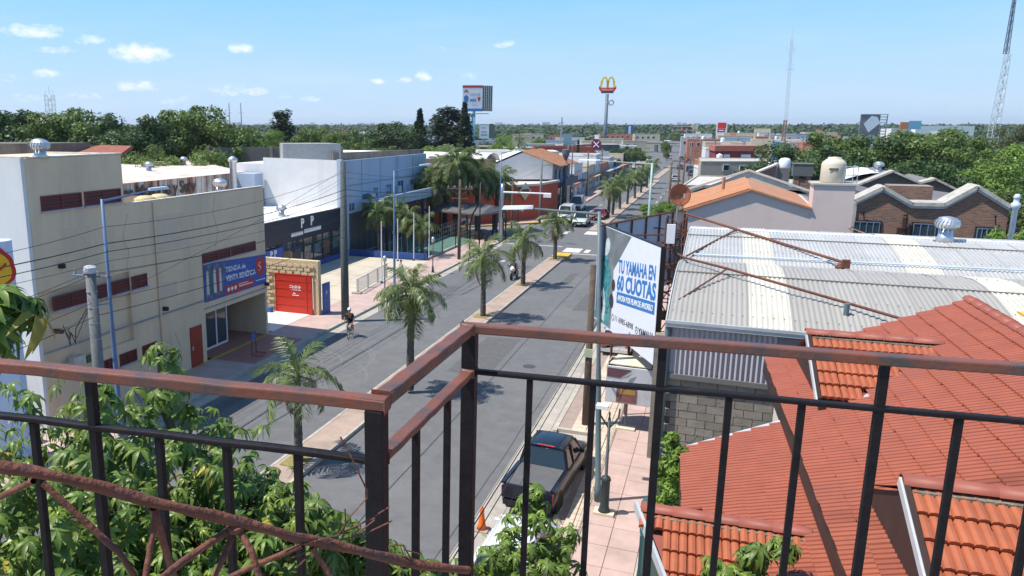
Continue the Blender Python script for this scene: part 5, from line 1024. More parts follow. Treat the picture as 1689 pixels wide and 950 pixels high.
textfit('CADA VEZ', 4.0, .95, (-.9,-.36,24.2), (1,0,0), (0,0,1), m_mred, rm); textfit('MÁS', 2.4, 1.3, (-.9,-.36,22.0), (1,0,0), (0,0,1), m_bb, rm, bold=.05); textfit('REMAX', 2.6, .35, (-.3,-.36,20.4), (1,0,0), (0,0,1), m_mred, rm)
MB().poly([(2.0,-.36,23.8),(2.0,-.36,22.8),(2.55,-.36,21.8),(3.1,-.36,22.8),(3.1,-.36,23.8),(2.55,-.36,23.6)]).build('red_heart', mr, rm)
MB().lathe([(.85,0),(.75,18.3)],12,(.6,1,0)).build('pole', m_sky, rm, smooth=True); MB().box(-3.6,-.8,17.2,6.5,1.9,17.5).build('catwalk', m_mred, rm)
lb2 = thing('small_billboard', 'smaller white billboard below the teal-poled one', 'billboard', (-96,325.3,0), R(22)); MB().box(-2.1,-.2,7.4,2.0,0,13.2).build('face', MATS['ad_white'], lb2); MB().box(2.0,-.1,7.4,4.6,.3,13.2).build('side', MATS['dark_lattice'], lb2)
MB().box(-1.4,-.23,11.6,.8,-.2,12.0).box(-1.3,-.23,9.8,1.2,-.2,10.4).box(-1.5,-.23,8.4,1.4,-.2,9.2).build('print_lines', m_mred, lb2); MB().box(-.6,0,0,.4,.8,7.4).build('pole', m_mred, lb2); MB().box(-2.25,-.25,7.2,2.15,-.2,7.4).box(-2.25,-.25,13.2,2.15,-.2,13.4).box(-2.25,-.25,7.4,-2.1,-.2,13.2).box(2,-.25,7.4,2.15,-.2,13.2).build('green_border', mat('green_border', (.2,.5,.3), .5), lb2)
fr = thing('empty_billboard', 'empty blue-green billboard back on stilts left of the arches pole', 'billboard', (-36.9,205.5,0), R(22)); MB().box(-2.1,-.2,7.2,0,0,10.6).build('panel', mat('teal_panel', (.20,.32,.35), .6), fr)
b = MB()
for x in np.arange(0, 2.2, .4): b.box(x,-.1,7.2,x+.08,0,10.6)
for z in np.arange(7.2, 10.7, .8): b.box(0,-.1,z,2.1,0,z+.08)
b.build('grid', m_mred, fr); MB().box(-1.6,-.1,0,-1.3,.2,7.2).box(1.3,-.1,0,1.6,.2,7.2).build('post', m_mred, fr)
rs = thing('red_sign', 'white pylon sign with a red face beyond the maroon building', 'sign', (-1.2,419.3,0), R(5)); MB().box(-2.6,-.3,7,2.4,0,14.6).build('frame', m_white, rs); MB().box(-2.0,-.36,11.5,1.9,-.3,14.2).box(-2.0,-.36,9.6,1.6,-.3,11.3).build('red_face', mat('sign_red', (.55,.02,.02)), rs); MB().box(1.2,-.2,0,2.4,.3,7).box(-1.2,-.2,0,0,.3,7).build('leg', m_white, rs)
MB().box(-1.3,-.39,10.2,1.0,-.36,10.6).build('white_strip', mw, rs)
ob = thing('brick_tower_block', 'unfinished orange brick apartment block on the skyline right of the avenue', 'building', (-28,652,0), R(5))
m_ob = mat('orange_brick', (.42,.13,.06), .85, var=.1)
MB().box(-10,0,0,-3,10,10).box(-3,0,0,4,10,12.6).build('wall', m_ob, ob); MB().box(4,-.5,0,6.2,9,13.6).box(6.2,-.3,0,9,9,13.3).build('stair_tower', MATS['cream_wall'], ob)
b = MB()
for z in (3,6,9,12): b.box(-10.1,-.25,z,4.1,0,z+.4)
for x in (-10,-6.5,-3,.5,4): b.box(x-.1,-.2,0,x+.4,0,10.5)
b.build('concrete_frame', m_conc, ob)
for z in (4,7,10):
    for x in (-9,-5.5,-2,1.5): MB().box(x,-.12,z,x+1.6,-.02,z+1.6).build('window', m_dark, ob)
bt2 = thing('blue_slab_tower', 'slim dark blue slab sign tower with a pale stripe beside the far avenue', 'sign', (-57,528,0)); MB().box(-2.2,-.7,0,2.4,1.5,13.2).build('slab', mat('deep_blue', (.02,.07,.16), .5), bt2); MB().box(-.8,-.8,2,.6,-.7,12.6).build('pale_stripe', mat('pale_blue_stripe', (.4,.52,.66), .5), bt2)
br_ = thing('right_billboard', 'wide billboard frame with a half-fallen white sheet on the right skyline', 'billboard', (59.3,389.5,0), R(22)); MB().box(-5.8,-.3,9,2.6,0,17.3).build('printed_panel', mat('grey_ad', (.16,.155,.17), .6, var=.3, sc=.3), br_)
MB().prism([(-4.4,-.5,13.4),(-2.0,-.5,9.8),(2.6,-.5,13.8),(1.2,-.5,16.4),(-1.3,-.5,16.8)],(0,-.05,0)).build('loose_sheet', mat('ad_white', (.72,.74,.78)), br_)
b = MB()
for z in np.arange(9, 17.4, 1.2): b.box(2.6,-.2,z,5.8,.1,z+.35)
b.box(5.6,-.2,8.5,5.9,.2,17.4).box(-5.9,-.4,17.3,5.9,0,17.6).build('frame', m_mred, br_); MB().box(-.7,0,0,.3,.8,9).build('pole', m_mred, br_)
block('white_factory', 'white factory block behind the trees on the right skyline', 'building', [(76.8,451),(86,455),(84,466),(74,462)], 11.3, m_wall_w)
block('white_factory', 'long factory hall with a pale green-white roof edge on the right skyline', 'building', [(88,456),(115,467),(112,480),(84,470)], 12.6, mat('pale_green_white', (.72,.75,.75), .7))
block('grey_factory_box', 'plain light grey box in front of the long factory hall', 'building', [(86.4,399),(93,402),(91,408),(84,405)], 10.4, MATS['grey_wall'])
block('blue_shed', 'dark blue shed below the white factory on the right', 'building', [(62,356),(79,362.5),(77,369),(60,362)], 7.0, mat('navy_shed', (.04,.09,.18), .6))
block('white_low_hall', 'low white hall in front of the right factories', 'building', [(66,380),(80,386),(78,394),(64,388)], 8.6, m_wall_w)
fs = thing('orange_advert', 'small orange and blue advert panel above the white factory', 'billboard', (81,440,10), R(22)); MB().box(-3,0,1,1,.3,4.4).build('panel', mat('orange_print', (.6,.2,.08), .6), fs); MB().box(1,0,1,7,.3,5).build('blue_part', mat('cyan_print', (.2,.45,.6), .6), fs)
# overpass across the far avenue
ov = thing('overpass', 'low concrete overpass crossing the far end of the avenue', 'bridge', (-35,400,0), R(-2))
MB().box(-26,-2,3.6,50,6,4.6).box(-26,-2.2,4.6,50,-1.9,5.4).build('deck', m_conc, ov)
for x in (-24,-10,4,18,32,46): MB().box(x,-1,0,x+1.2,5,3.6).build('pier', m_conc, ov)
block('roadside_hall', 'long white hall with a red fascia beside the road near the overpass', 'building', [(-62,356),(-34,360),(-35,368),(-63,364)], 4.2, m_wall_w, mat('sheet_white', (.7,.7,.7)), par=.3)
tag(MB().poly([(-60,355.4,2.6),(-34,359.2,2.6),(-34,359.2,3.4),(-60,355.4,3.4)]).prism([(-60,355.5,2.6),(-34,359.3,2.6),(-34,359.3,3.4),(-60,355.5,3.4)],(0,.3,0)).build('red_fascia', mr), 'long red fascia strip of the hall near the overpass', 'fascia')
# skyline blocks on the horizon
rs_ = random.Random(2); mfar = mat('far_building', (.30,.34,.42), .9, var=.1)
b = MB()
for k in range(150):
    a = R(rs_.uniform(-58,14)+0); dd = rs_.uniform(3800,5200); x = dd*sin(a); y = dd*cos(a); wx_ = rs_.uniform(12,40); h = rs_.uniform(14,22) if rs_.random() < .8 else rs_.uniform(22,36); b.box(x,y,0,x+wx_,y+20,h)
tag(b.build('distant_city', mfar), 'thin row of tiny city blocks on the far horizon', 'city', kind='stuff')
tag(MB().prism([(-45,31.0,0),(-37.6,34.1,0),(-36.6,37.5,0),(-44,36,0)],(0,0,11.5)).build('old_brick_wall', m_oldc), 'old stained wall block behind the tan building at the left edge', 'wall')
tag(MB().poly([(-38.6,34.5,10.5),(-33.4,35.8,10.5),(-34.2,38.5,11.3),(-36.2,38,11.35)]).prism([(-38.6,34.5,10.44),(-33.4,35.8,10.44),(-34.2,38.5,11.24),(-36.2,38,11.28)],(0,.1,-.1)).build('brown_tile_roof', mat('brown_roof_tile', (.26,.09,.06), .85, var=.2, sc=4)), 'brownish tiled roof slope behind the big left roof ventilator', 'roof')
# ---------------------------------------------------------------- poles, lamps, wires
def lamp(label, x, y, h, d, L, m, r=.085, z0=.15, head=1.1, group='tall street lamps along the avenue', drop=.12, tilt=.0):
    t = thing('street_lamp', label, 'street lamp', (x,y,z0), 0, group); d = Vector((d[0],d[1],0)).normalized()
    MB().lathe([(r*1.5,0),(r*1.5,.5),(r*1.15,.55),(r,h*.45),(r*.8,h*.5),(r*.7,h)],10).build('pole', m, t, smooth=True)
    MB().tube([(0,0,h-.08), tuple(d*L+Vector((0,0,h+drop)))], [.05,.035], 6).build('arm', m, t)
    p = d*L+Vector((0,0,h+drop)); q = p+d*head; s_ = Vector((d.y,-d.x,0))
    MB().add([p-s_*.07, p+s_*.07, p+d*.3+s_*.15, q+s_*.14, q-s_*.14, p+d*.3-s_*.15]+[v+Vector((0,0,.11)) for v in (p-s_*.05, p+s_*.05, p+d*.3+s_*.11, q-d*.06+s_*.1, q-d*.06-s_*.1, p+d*.3-s_*.11)], [(0,1,2,3,4,5)[::-1],(6,7,8,9,10,11)]+[(i,(i+1)%6,(i+1)%6+6,i+6) for i in range(6)]).build('lamp_head', mat('lamp_pale', (.62,.70,.74), .4), t)
    return t
lamp('blue-grey street lamp in front of the tan building', -21.8,22.7,9.62,(.02,1),2.6,m_bluep, r=.09)
lamp('blue-grey street lamp by the green court, its arm over the pale blue wall', -21.9,51.5,9.2,(.05,1),4.6,m_bluep, head=2.0)
lamp('slim grey street lamp in front of the white gable at the corner', -21.8,80.5,9.6,(.1,1),5.2,m_bluep, r=.07)
lamp('near street lamp with its arm reaching left over the avenue beside the motorcycle billboard', -2.95,24.4,9.75,(-1,-.1),2.05,m_greyp, r=.085, head=1.0).rotation_euler = (0,R(-2.7),0)
lamp('pale green street lamp behind the near one, arm reaching left over the far palms', -5.2,66,9.4,(-1,.05),4.2,mat('pale_green_steel', (.30,.42,.38), .5), r=.13, head=1.8)
lamp('distant street lamp right of the far median', -5.3,150,9.6,(-1,0),3.6,m_greyp); lamp('distant street lamp near the far bend', -5.2,205,9.6,(-1,0),3.6,m_greyp); lamp('distant street lamp on the left before the crossed-circle sign', -21.6,118,9.6,(1,.1),3.4,m_greyp)
def pole(name, label, x, y, h, r0, r1, m, z0=.15, group=None, lean=(0,0)):
    t = thing(name, label, 'pole', (x,y,z0), 0, group); MB().lathe([(r0,0),(r0*.9+r1*.1,h*.3),(r1,h)],12).build('shaft', m, t, smooth=True); t.rotation_euler = (lean[0],lean[1],0); return t
t = pole('utility_pole', 'short thick concrete pole with steps and insulators before the tan building', -21.9,21.9,6.9,.24,.19,m_pole)
MB().lathe([(.22,6.88),(.24,6.95),(.24,7.1),(.16,7.16)],12).build('cap', mat('pale_cap', (.45,.47,.5), .8), t)
b = MB()
for i in range(9): b.lathe([(.215,1.2+i*.62),(.215,1.215+i*.62)],12)
b.build('wire_band', m_galv, t)
MB().tube([(-.9,0,6.75),(.9,.1,6.75)],.035,5).build('crossarm', m_bluep, t); MB().tube([(0,0,5.6),(.1,.75,5.55)],.03,5).build('stay_arm', m_bluep, t)
for k, x in enumerate((-.8,-.35,.35,.8)): MB().lathe([(.03,6.77),(.06,6.83),(.03,6.88),(.05,6.93),(.02,6.98)],8,(x,.03,0)).build('insulator', mat('porcelain', (.25,.25,.27), .3), t)
pole('utility_pole', 'tallest concrete utility pole, standing at the pavement edge by the forecourt', -21.95,43.4,10.2,.26,.17,mat('green_grey_concrete', (.075,.088,.09), .85, var=.12, sc=3, bump=.3, stain=(.08,.09,.09), samt=.5, ssc=.8))
t = pole('utility_pole', 'leaning wooden utility pole beside the motorcycle billboard', -4.46,31.1,6.85,.15,.12,m_wood, lean=(0,0)); MB().box(-.16,-.18,3.0,.16,-.12,3.35).build('meter_box', mat('pale_green_box', (.4,.45,.3), .6), t)
t = pole('utility_pole', 'dark wooden pole with crossarms by the tall feathery palm', -22.3,68.1,7.5,.16,.12,m_wood)
MB().box(-1.3,-.06,6.6,1.3,.06,6.72).tube([(-.9,0,6.6),(0,.05,5.9),(.9,0,6.6)],.03,4).build('crossarm', m_wood, t); MB().box(-.8,-.06,5.7,.8,.06,5.8).build('crossarm', m_wood, t)
for x in (-1.15,-.5,.6,1.15): MB().lathe([(.05,6.72),(.08,6.8),(.04,6.9),(.03,6.95)],8,(x,0,0)).build('insulator', mat('porcelain', (.25,.25,.27)), t)
t = pole('utility_pole', 'slim dark pole whose black cable duct curls over the court corner', -20.6,69.0,7.4,.07,.05,m_black, z0=0); 
MB().tube([(-.1,.2,7.2),(-.1,.2,5.5),(-.9,.6,4.3),(-1.2,.8,3.2),(-1.2,.8,.2)],.08,6).build('duct', m_black, t)
pole('utility_pole', 'timber pole in front of the red corner building, left one', -22.6,85,6.2,.12,.10,m_wood); pole('utility_pole', 'timber pole in front of the red corner building, right one', -22.0,86.6,6.4,.12,.10,m_wood)
t = pole('utility_pole', 'tall dark pole with a transformer drum beyond the white gabled house', -21.6,116.4,8.6,.2,.16,m_pole); MB().lathe([(.1,7.2),(.55,8.2),(.6,8.9),(.2,9.0)],10).build('transformer', mat('dark_drum', (.10,.12,.16), .6), t)
pole('utility_pole', 'dark thick pole in front of the white gable', -21.3,98.5,8.4,.16,.12,m_pole); 
for k, (x, y, h) in enumerate([(-5.4,96,8.2),(-5.2,110,8.4),(-5.3,128,8.2),(-5.2,170,8),(-5.3,190,8),(-22,140,8),(-22.4,160,8)]):
    t = pole('utility_pole', ['first timber pole beyond the crossing on the right','second timber pole beyond the crossing on the right','third timber pole beyond the crossing on the right','distant pole on the right of the avenue','most distant pole on the right of the avenue','distant pole on the left by the shop fronts','most distant pole on the left'][k], x, y, h, .14, .11, m_wood, group='utility poles beyond the crossing'); MB().box(-.9,-.05,h-.7,.9,.05,h-.6).build('crossarm', m_wood, t)
# traffic light gantry at the corner
tl = thing('traffic_light', 'traffic light mast with a long pale arm over the avenue at the crossing', 'traffic light', (-21.9,81.6,.15))
MB().lathe([(.17,0),(.15,5.4),(.1,6.2)],12).build('pole', m_galv, tl, smooth=True); MB().tube([(0,0,5.3),(5.4,-.1,5.3)],[.11,.08],8).build('arm', m_white, tl)
hd = MB().box(.18,-.2,2.4,.5,.12,3.4).build('signal_head', m_black, tl)
for z, c in ((3.2,(.25,.02,.02)),(2.9,(.25,.16,.02)),(2.6,(.02,.2,.06))): MB().lathe([(.11,0),(.11,.02)],10).rot(R(90),axis='X').add([],[]).build('lens', mat('lens_%d' % (z*10), c, .3), hd).location = (.34,-.2,z)
MB().box(4.6,-.25,4.9,5.4,.05,5.28).build('lamp_box', m_white, tl)
xs_ = thing('crossed_sign', 'round purple-black sign with a white cross on a curved arm over the left pavement', 'sign', (-20.9,118,.15))
MB().lathe([(.1,0),(.07,10.2)],8).tube([(0,0,10.0),(-.1,.1,10.2),(3.4,-.2,11.0)],.06,6).build('pole', m_greyp, xs_); MB().lathe([(.02,-.04),(.75,-.04),(.75,.04),(.02,.04)],20).rot(R(90),axis='X').build('disc', mat('maroon_disc', (.14,.02,.07), .5), xs_).location = (3.5,-.3,9.7)
MB().sq((3.1,-.38,9.3),(3.9,-.38,10.1),.12,.04,(0,-1,0)).sq((3.9,-.38,9.3),(3.1,-.38,10.1),.12,.041,(0,-1,0)).build('cross', mw, xs_); MB().box(3.2,-.4,10.5,3.8,-.1,11.1).build('lamp_box', m_white, xs_)
ss = thing('street_sign', 'slim post with grey street name plates before the red wall', 'sign', (-21.9,89.2,.1)); MB().tube([(0,0,0),(0,0,3.3)],.04,6).build('post', m_black, ss); MB().box(-.75,-.03,2.55,-.05,.0,2.8).box(.05,-.03,2.5,.6,.0,2.7).build('name_plate', mat('pale_grey_metal', (.5,.5,.48)), ss)
# ornamental lamps
def orn(label, x, y, h=3.3, gr='short ornamental lamps'):
    t = thing('ornamental_lamp', label, 'street lamp', (x,y,.15), 0, gr)
    MB().box(-.32,-.22,0,.32,.22,.1).build('plinth', mat('cream_board', (.6,.53,.40)), t)
    MB().lathe([(.2,.1),(.17,.18),(.14,.3),(.14,1.15),(.17,1.2),(.13,1.3),(.05,1.34),(.045,h)],12).build('post', mat('dark_green_iron', (.03,.045,.05), .5), t, smooth=True)
    MB().tube([(0,0,h-.35),(-.28,0,h+.05),(-.3,0,h+.35)],.03,6).tube([(0,0,h-.35),(.28,0,h+.05),(.3,0,h+.35)],.03,6).tube([(0,0,h-.4),(0,0,h+.2)],.03,6).build('arms', MATS['dark_green_iron'], t)
    MB().box(-.42,-.14,h+.3,-.05,.14,h+.42).build('lamp_head', m_white, t); return t
orn('near ornamental forked lamp post on a cream plinth on the right pavement', -2.64, 23.6)
for k, (x, y) in enumerate([(-22.3,60.9),(-22.2,50.4)]):
    t = thing('ornamental_lamp', ('short dark green lamp post by the court fence' if k == 0 else 'short dark post half hidden by the palm fronds at the forecourt'), 'street lamp', (x,y,.15)); MB().lathe([(.12,0),(.08,.5),(.045,.6),(.045,2.6)],10).build('post', MATS['dark_green_iron'], t, smooth=True); MB().lathe([(.05,2.6),(.16,2.75),(.13,3.0),(.03,3.1)],10).build('lantern', m_galv, t, smooth=True)
for k, (x, y) in enumerate([(-22.6,77.8),(-23.2,80.6),(-22.9,83.4)]):
    t = thing('bollard', ['nearest dark bollard at the crossing corner','middle bollard at the crossing corner','farthest bollard at the crossing corner'][k], 'bollard', (x,y,.15), 0, 'bollards at the crossing corner'); MB().lathe([(.13,0),(.11,.1),(.09,.85),(.12,.9),(.06,1.0)],10).build('post', m_black, t, smooth=True)
# overhead cables: each run is a thing
def cable(label, pts, r=.012, sag=.3, grp='overhead cables', n=10):
    p = []
    for a, c in zip(pts, pts[1:]): r_ = r*.72; q = catenary(a, c, sag, n); p += q if not p else q[1:]
    o_ = MB().tube(p, r*.72, 4, cap=False).build('overhead_cable', m_cable); return tag(o_, label, 'cable', grp)
XL = -21.8
runs = [([(XL,8,9.0),(XL,22.7,8.7),(XL,43.4,9.7),(XL-.4,68.1,8.6)],.014,.5,'topmost thin cable crossing the tan wall'),
 ([(XL,8,8.6),(XL,22.7,8.05),(XL,43.4,8.6),(XL-.4,68.1,6.9)],.028,.35,'thick black cable through the bracket of the first blue lamp'),
 ([(XL+.1,8,8.3),(XL+.1,22.7,7.75),(XL+.1,43.4,8.2),(XL-.4,68.1,6.7)],.022,.35,'second thick cable just below the thick one on the tan wall'),
 ([(XL+.2,8,8.0),(XL+.2,22.7,7.4),(XL+.2,43.4,7.6)],.012,.3,'thin ochre-looking cable under the thick pair'),
 ([(XL,8,6.3),(XL,21.9,6.95),(XL,43.4,7.0),(XL-.4,68.1,6.9)],.014,.35,'cable fixed to the top of the short concrete pole'),
 ([(XL-.5,8,6.1),(XL-.5,21.9,6.9),(XL-.3,43.4,6.7)],.014,.3,'cable behind the short concrete pole top'),
 ([(XL,8,5.4),(XL,21.9,5.9),(XL,43.4,6.1)],.014,.3,'cable at two thirds height of the short concrete pole'),
 ([(XL,8,4.9),(XL,21.9,5.35),(XL-.1,43.4,5.6)],.02,.3,'lowest thick cable across the tan wall'),
 ([(-24.6,22.6,4.4),(XL,21.9,5.8),(XL,43.4,9.9)],.012,.25,'cable rising from the tan wall bracket to the tall pole'),
 ([(-36,60,5.6),(XL,43.4,9.4)],.012,.2,'service cable from the shop ventilator to the tall pole'),
 ([(-36.5,60.2,5.4),(XL,43.4,9.2)],.012,.35,'second service cable from the shop ventilator to the tall pole'),
 ([(XL,43.4,9.3),(-33,84,7.0)],.016,.3,'cable from the tall pole toward the pale blue wall')]
for pts, r, sg, l in runs: cable(l, pts, r, sg)
for k, (x, z, l) in enumerate([(-23.3,6.6,'left cable on the crossarm of the dark wooden pole'),(-22.6,6.7,'inner cable on the crossarm of the dark wooden pole'),(-21.3,6.7,'right cable on the crossarm of the dark wooden pole')]): cable(l, [(x,68.1,z+.2),(x+.6,98.5,7.6),(x+.7,140,7.6),(x+.2,160,7.6)], .014, .6)
for k, (x, z, sg, l) in enumerate([(-4.80,3.35,.05,'upper cable over the right gutter'),(-4.88,3.1,.10,'thick cable over the right gutter beside the pickup'),(-4.66,3.2,.15,'lower thick cable over the right gutter'),(-4.55,2.7,.12,'lowest thin cable over the right gutter')]):
    cable(l, [(x+.1,-14,z+.4),(x,31.1,z),(x-.8,96,z+2.2),(x-.8,128,z+2.3)], (.012,.024,.02,.009)[k], sg+.1, n=16)
cable('thin cable crossing over the right-hand trees', [(5.5,92,10),(60,78,8.9)], .02, .3)
tag(MB().tube([(-24.55,22.9,4.3),(-24.2,22.8,3.9),(-23.9,22.6,4.3),(-23.6,22.5,3.9),(-23.3,22.3,4.6),(-22.0,21.9,5.9)],.02,4).tube([(-24.5,23.0,4.2),(-23.6,22.6,4.1),(-22.1,21.9,5.7)],.016,4).tube([(-24.5,22.8,4.5),(-24.3,22.9,3.6),(-24.1,22.7,4.4)],.02,4).build('cable_tangle', m_cable), 'tangle of black cables between the short pole and the tan wall bracket', 'cable')
tag(MB().box(-24.7,22.4,4.25,-24.2,22.55,4.4).build('wall_bracket', m_rust), 'rusty bracket on the corner of the tan wall holding cables', 'bracket')

# ---------------------------------------------------------------- vehicles
m_tyre = mat('tyre', (.015,.015,.016), .85); m_rim = mat('rim', (.35,.36,.38), .35, metal=.6)
m_hl = mat('headlight', (.7,.72,.75), .15); m_tlr = mat('tail_light', (.55,.02,.015), .2, coat=.5); m_plate = mat('number_plate', (.6,.62,.65), .5); m_carg = mat('car_glass', (.015,.022,.028), .05, spec=.8, var=.1)
def paint(n, c): return mat('paint_'+n, c, .3, var=.03, coat=.8, sc=.5)
def ringloft(b, st):
    """st: list of (y, [(x,z)...half section bottom->top]) mirrored in x"""
    n = len(st[0][1]); vs = []
    for y, h in st:
        vs += [(x, y, z) for x, z in h]+[(-x, y, z) for x, z in h[::-1]]
    m = 2*n; fs = [(i*m+k, (i+1)*m+k, (i+1)*m+(k+1) % m, i*m+(k+1) % m) for i in range(len(st)-1) for k in range(m)]
    fs = [f[::-1] for f in fs]; fs += [tuple(range(m)), tuple(range((len(st)-1)*m, len(st)*m))[::-1]]
    return b.add(vs, fs)
def wheel(par, x, y, r, w_=.2, sx=1):
    t = MB().lathe([(r*.62,-w_/2),(r*.93,-w_/2),(r,-w_/2+.03),(r,w_/2-.03),(r*.93,w_/2),(r*.62,w_/2)],18).rot(R(90),axis='Y').build('tyre', m_tyre, None, smooth=False)
    o_ = bpy.data.objects.new('wheel', t.data); COL.objects.unlink(t); bpy.data.objects.remove(t); COL.objects.link(o_); o_.parent = par; o_.location = (x,y,r)
    MB().lathe([(.02,-w_*.42),(r*.6,-w_*.5),(r*.63,-w_*.3),(r*.63,w_*.3),(r*.6,w_*.5),(r*.15,w_*.38),(.02,w_*.42)],10).rot(R(90),axis='Y').build('rim', m_rim, o_); return o_
def car(label, loc, rz, pm, kind='hatch', cat='car', group=None, name='parked_car', extras=True):
    """local: +y = forward"""
    t = thing(name, label, cat, loc, rz, group); W = .86
    if kind == 'pickup': L0, L1, bz, rz_, cab = -2.6, 2.65, 1.05, 1.72, [(-.75,.0),(-.55,1),(.75,1),(1.35,.05)]; r = .37; W = .9
    elif kind == 'van': L0, L1, bz, rz_, cab = -2.5, 2.45, 1.25, 2.25, [(-2.47,.0),(-2.42,1),(1.2,1),(1.85,.05)]; r = .34; W = .93
    elif kind == 'suv': L0, L1, bz, rz_, cab = -2.1, 2.1, 1.05, 1.68, [(-2.05,.05),(-1.85,1),(.5,1),(1.05,.05)]; r = .35
    elif kind == 'sedan': L0, L1, bz, rz_, cab = -2.15, 2.15, .92, 1.44, [(-1.7,.0),(-1.1,1),(.35,1),(1.1,.02)]; r = .31
    else: L0, L1, bz, rz_, cab = -1.95, 1.95, .95, 1.5, [(-1.88,.1),(-1.55,1),(.35,1),(1.05,.03)]; r = .3
    hood = bz-.02; H = lambda z: z
    def sec(w0, z0, z1, top=.0): return [(w0*.90,z0),(w0*.985,z0+.12),(w0,z0+(z1-z0)*.5),(w0*.985,z1-.1),(w0*.93,z1-.02),(w0*.80,z1+top)]
    st = [(L0,sec(W*.86,.42,bz-.06)),(L0+.08,sec(W*.96,.32,bz-.01)),(L0+.5,sec(W,.28,bz))]
    if kind == 'pickup': st += [(-.7,sec(W,.3,bz)),(1.2,sec(W,.28,bz,.02))]
    st += [(.9 if kind != 'pickup' else 1.5,sec(W,.28,hood,.03)),(L1-.55,sec(W*.99,.28,hood-.1,.03)),(L1-.1,sec(W*.93,.32,hood-.22,.02)),(L1,sec(W*.84,.4,hood-.32))]
    ringloft(MB(), st).build('body', pm, t, smooth=True)
    (a0,_),(a1,_),(a2,_),(a3,_) = cab
    def gs(w0, w1, z0, z1): return [(w0,z0),(w0*.97+w1*.03,z0+.05),(w1,z1)]
    gw, tw_ = W*.93, W*.74
    ringloft(MB(), [(a0,gs(gw,gw*.98,bz-.06,bz-.02)),(a1,gs(gw,tw_,bz-.06,rz_-.05)),(a2,gs(gw,tw_,bz-.06,rz_-.05)),(a3,gs(gw,gw*.98,bz-.06,bz))]).build('window_glass', m_carg, t)
    ringloft(MB(), [(a1-.03,[(tw_*1.0,rz_-.07),(tw_*.9,rz_-.02),(tw_*.4,rz_)]),(a1+.1,[(tw_*1.03,rz_-.07),(tw_*.95,rz_),(tw_*.5,rz_+.03)]),(a2-.1,[(tw_*1.03,rz_-.07),(tw_*.95,rz_),(tw_*.5,rz_+.03)]),(a2+.04,[(tw_*1.0,rz_-.07),(tw_*.9,rz_-.02),(tw_*.4,rz_)])]).build('roof', pm, t, smooth=True)
    b = MB()
    for s in (-1,1):
        b.sq((s*gw*1.0,a0+.02,bz-.04),(s*tw_*1.01,a1,rz_-.05),.1,.05).sq((s*gw*1.0,a3-.02,bz-.04),(s*tw_*1.01,a2,rz_-.05),.07,.05)
        mids = {'van':(-1.1,.3),'pickup':(.1,),'suv':(-1.0,-.1),'sedan':(-.4,),'hatch':(-.5,)}[kind]
        for mm in mids: b.sq((s*(gw*1.005),mm,bz-.04),(s*(tw_*1.02),mm,rz_-.05),.08,.04)
    b.build('pillar', pm, t)
    if kind == 'van': MB().box(-.9,-2.46,1.2,.9,-.1,1.21).add([],[]).build('waist_trim', pm, t); MB().box(-gw*1.0,-2.3,1.22,-gw*.86,-.1,2.0).box(gw*.86,-2.3,1.22,gw*1.0,-.1,2.0).build('side_panel', pm, t)
    for x in (-W+.09, W-.09):
        for y in (L0+.78, L1-.82): wheel(t, x, y, r)
    for x in (-W-.002, W+.002):
        for y in (L0+.78, L1-.82):
            b = MB(); b.lathe([(r*1.16,-.015),(r*1.16,.015)],18).rot(R(90),axis='Y',i0=len(b.v)-36); b.v[-36:] = [(p[0]+x*.985, p[1]+y, p[2]+r+.01) for p in b.v[-36:]]; b.build('wheel_arch', m_black, t)
    for s in (-1,1):
        MB().box(s*W*.72-.14,L1-.16,hood-.42,s*W*.72+.14,L1-.03,hood-.26).build('headlight', m_hl, t)
        if kind in ('pickup','van'): MB().box(s*W*.84-.10,L0-.02,.62,s*W*.84+.10,L0+.12,.98).build('tail_light', m_tlr, t)
        else: MB().box(s*W*.78-.13,L0-.01,.68,s*W*.78+.13,L0+.1,.88).build('tail_light', m_tlr, t)
        MB().box(s*(W+.02)-.09,a3-.42,bz+.02,s*(W+.02)+.09,a3-.3,bz+.17).build('mirror', m_black if kind != 'hatch' else pm, t)
    MB().box(-W*.86,L1-.04,.34,W*.86,L1+.03,.5).box(-W*.5,L1-.05,.55,W*.5,L1+.01,.68).build('grille', m_black, t)
    MB().box(-.22,L1+.03,.42,.22,L1+.04,.54).box(-.22,L0-.03,.52,.22,L0-.015,.64).build('number_plate', m_plate, t)
    b = MB().box(-W*.88,L0-.05,.36,W*.88,L0+.04,.54).build('rear_bumper', m_black if kind in ('pickup','van','suv') else pm, t)
    return t
pk = car('dark blue-black pickup with a covered bed parked at the right kerb', (-4.8,25.2,0), R(-4), paint('dark_navy', (.008,.011,.022)), 'pickup', cat='pickup', name='pickup_truck'); MATS['paint_dark_navy'].node_tree.nodes['Principled BSDF'].inputs['Coat Weight'].default_value = .25
MB().box(-.74,-2.5,1.04,.74,-.8,1.075).build('bed_cover', mat('grey_canvas', (.10,.10,.105), .75, var=.12), pk)
b = MB()
for s in (-1,1): b.box(s*.84-.06,-2.52,1.02,s*.84+.06,-.75,1.09)
b.build('bed_rail', MATS['paint_dark_navy'], pk); MB().box(-.3,-.56,1.69,.3,-.5,1.74).build('brake_light', m_tlr, pk); MB().box(-.84,-2.63,.6,.84,-2.58,1.0).build('tailgate', MATS['paint_dark_navy'], pk)
for s in (-1,1):
    for y in (-.35,.5): MB().box(s*.9-.012,y,.88,s*.9+.012,y+.2,.91).build('door_handle', m_galv, pk)
wc = car('white car parked under the leafy branches behind the pickup', (-4.45,19.5,0), R(-3), paint('white', (.72,.74,.76)), 'hatch')
car('white car with red tail lights half hidden behind the motorcycle billboard', (-4.6,43.6,0), R(0), paint('silver', (.45,.46,.47)), 'hatch')
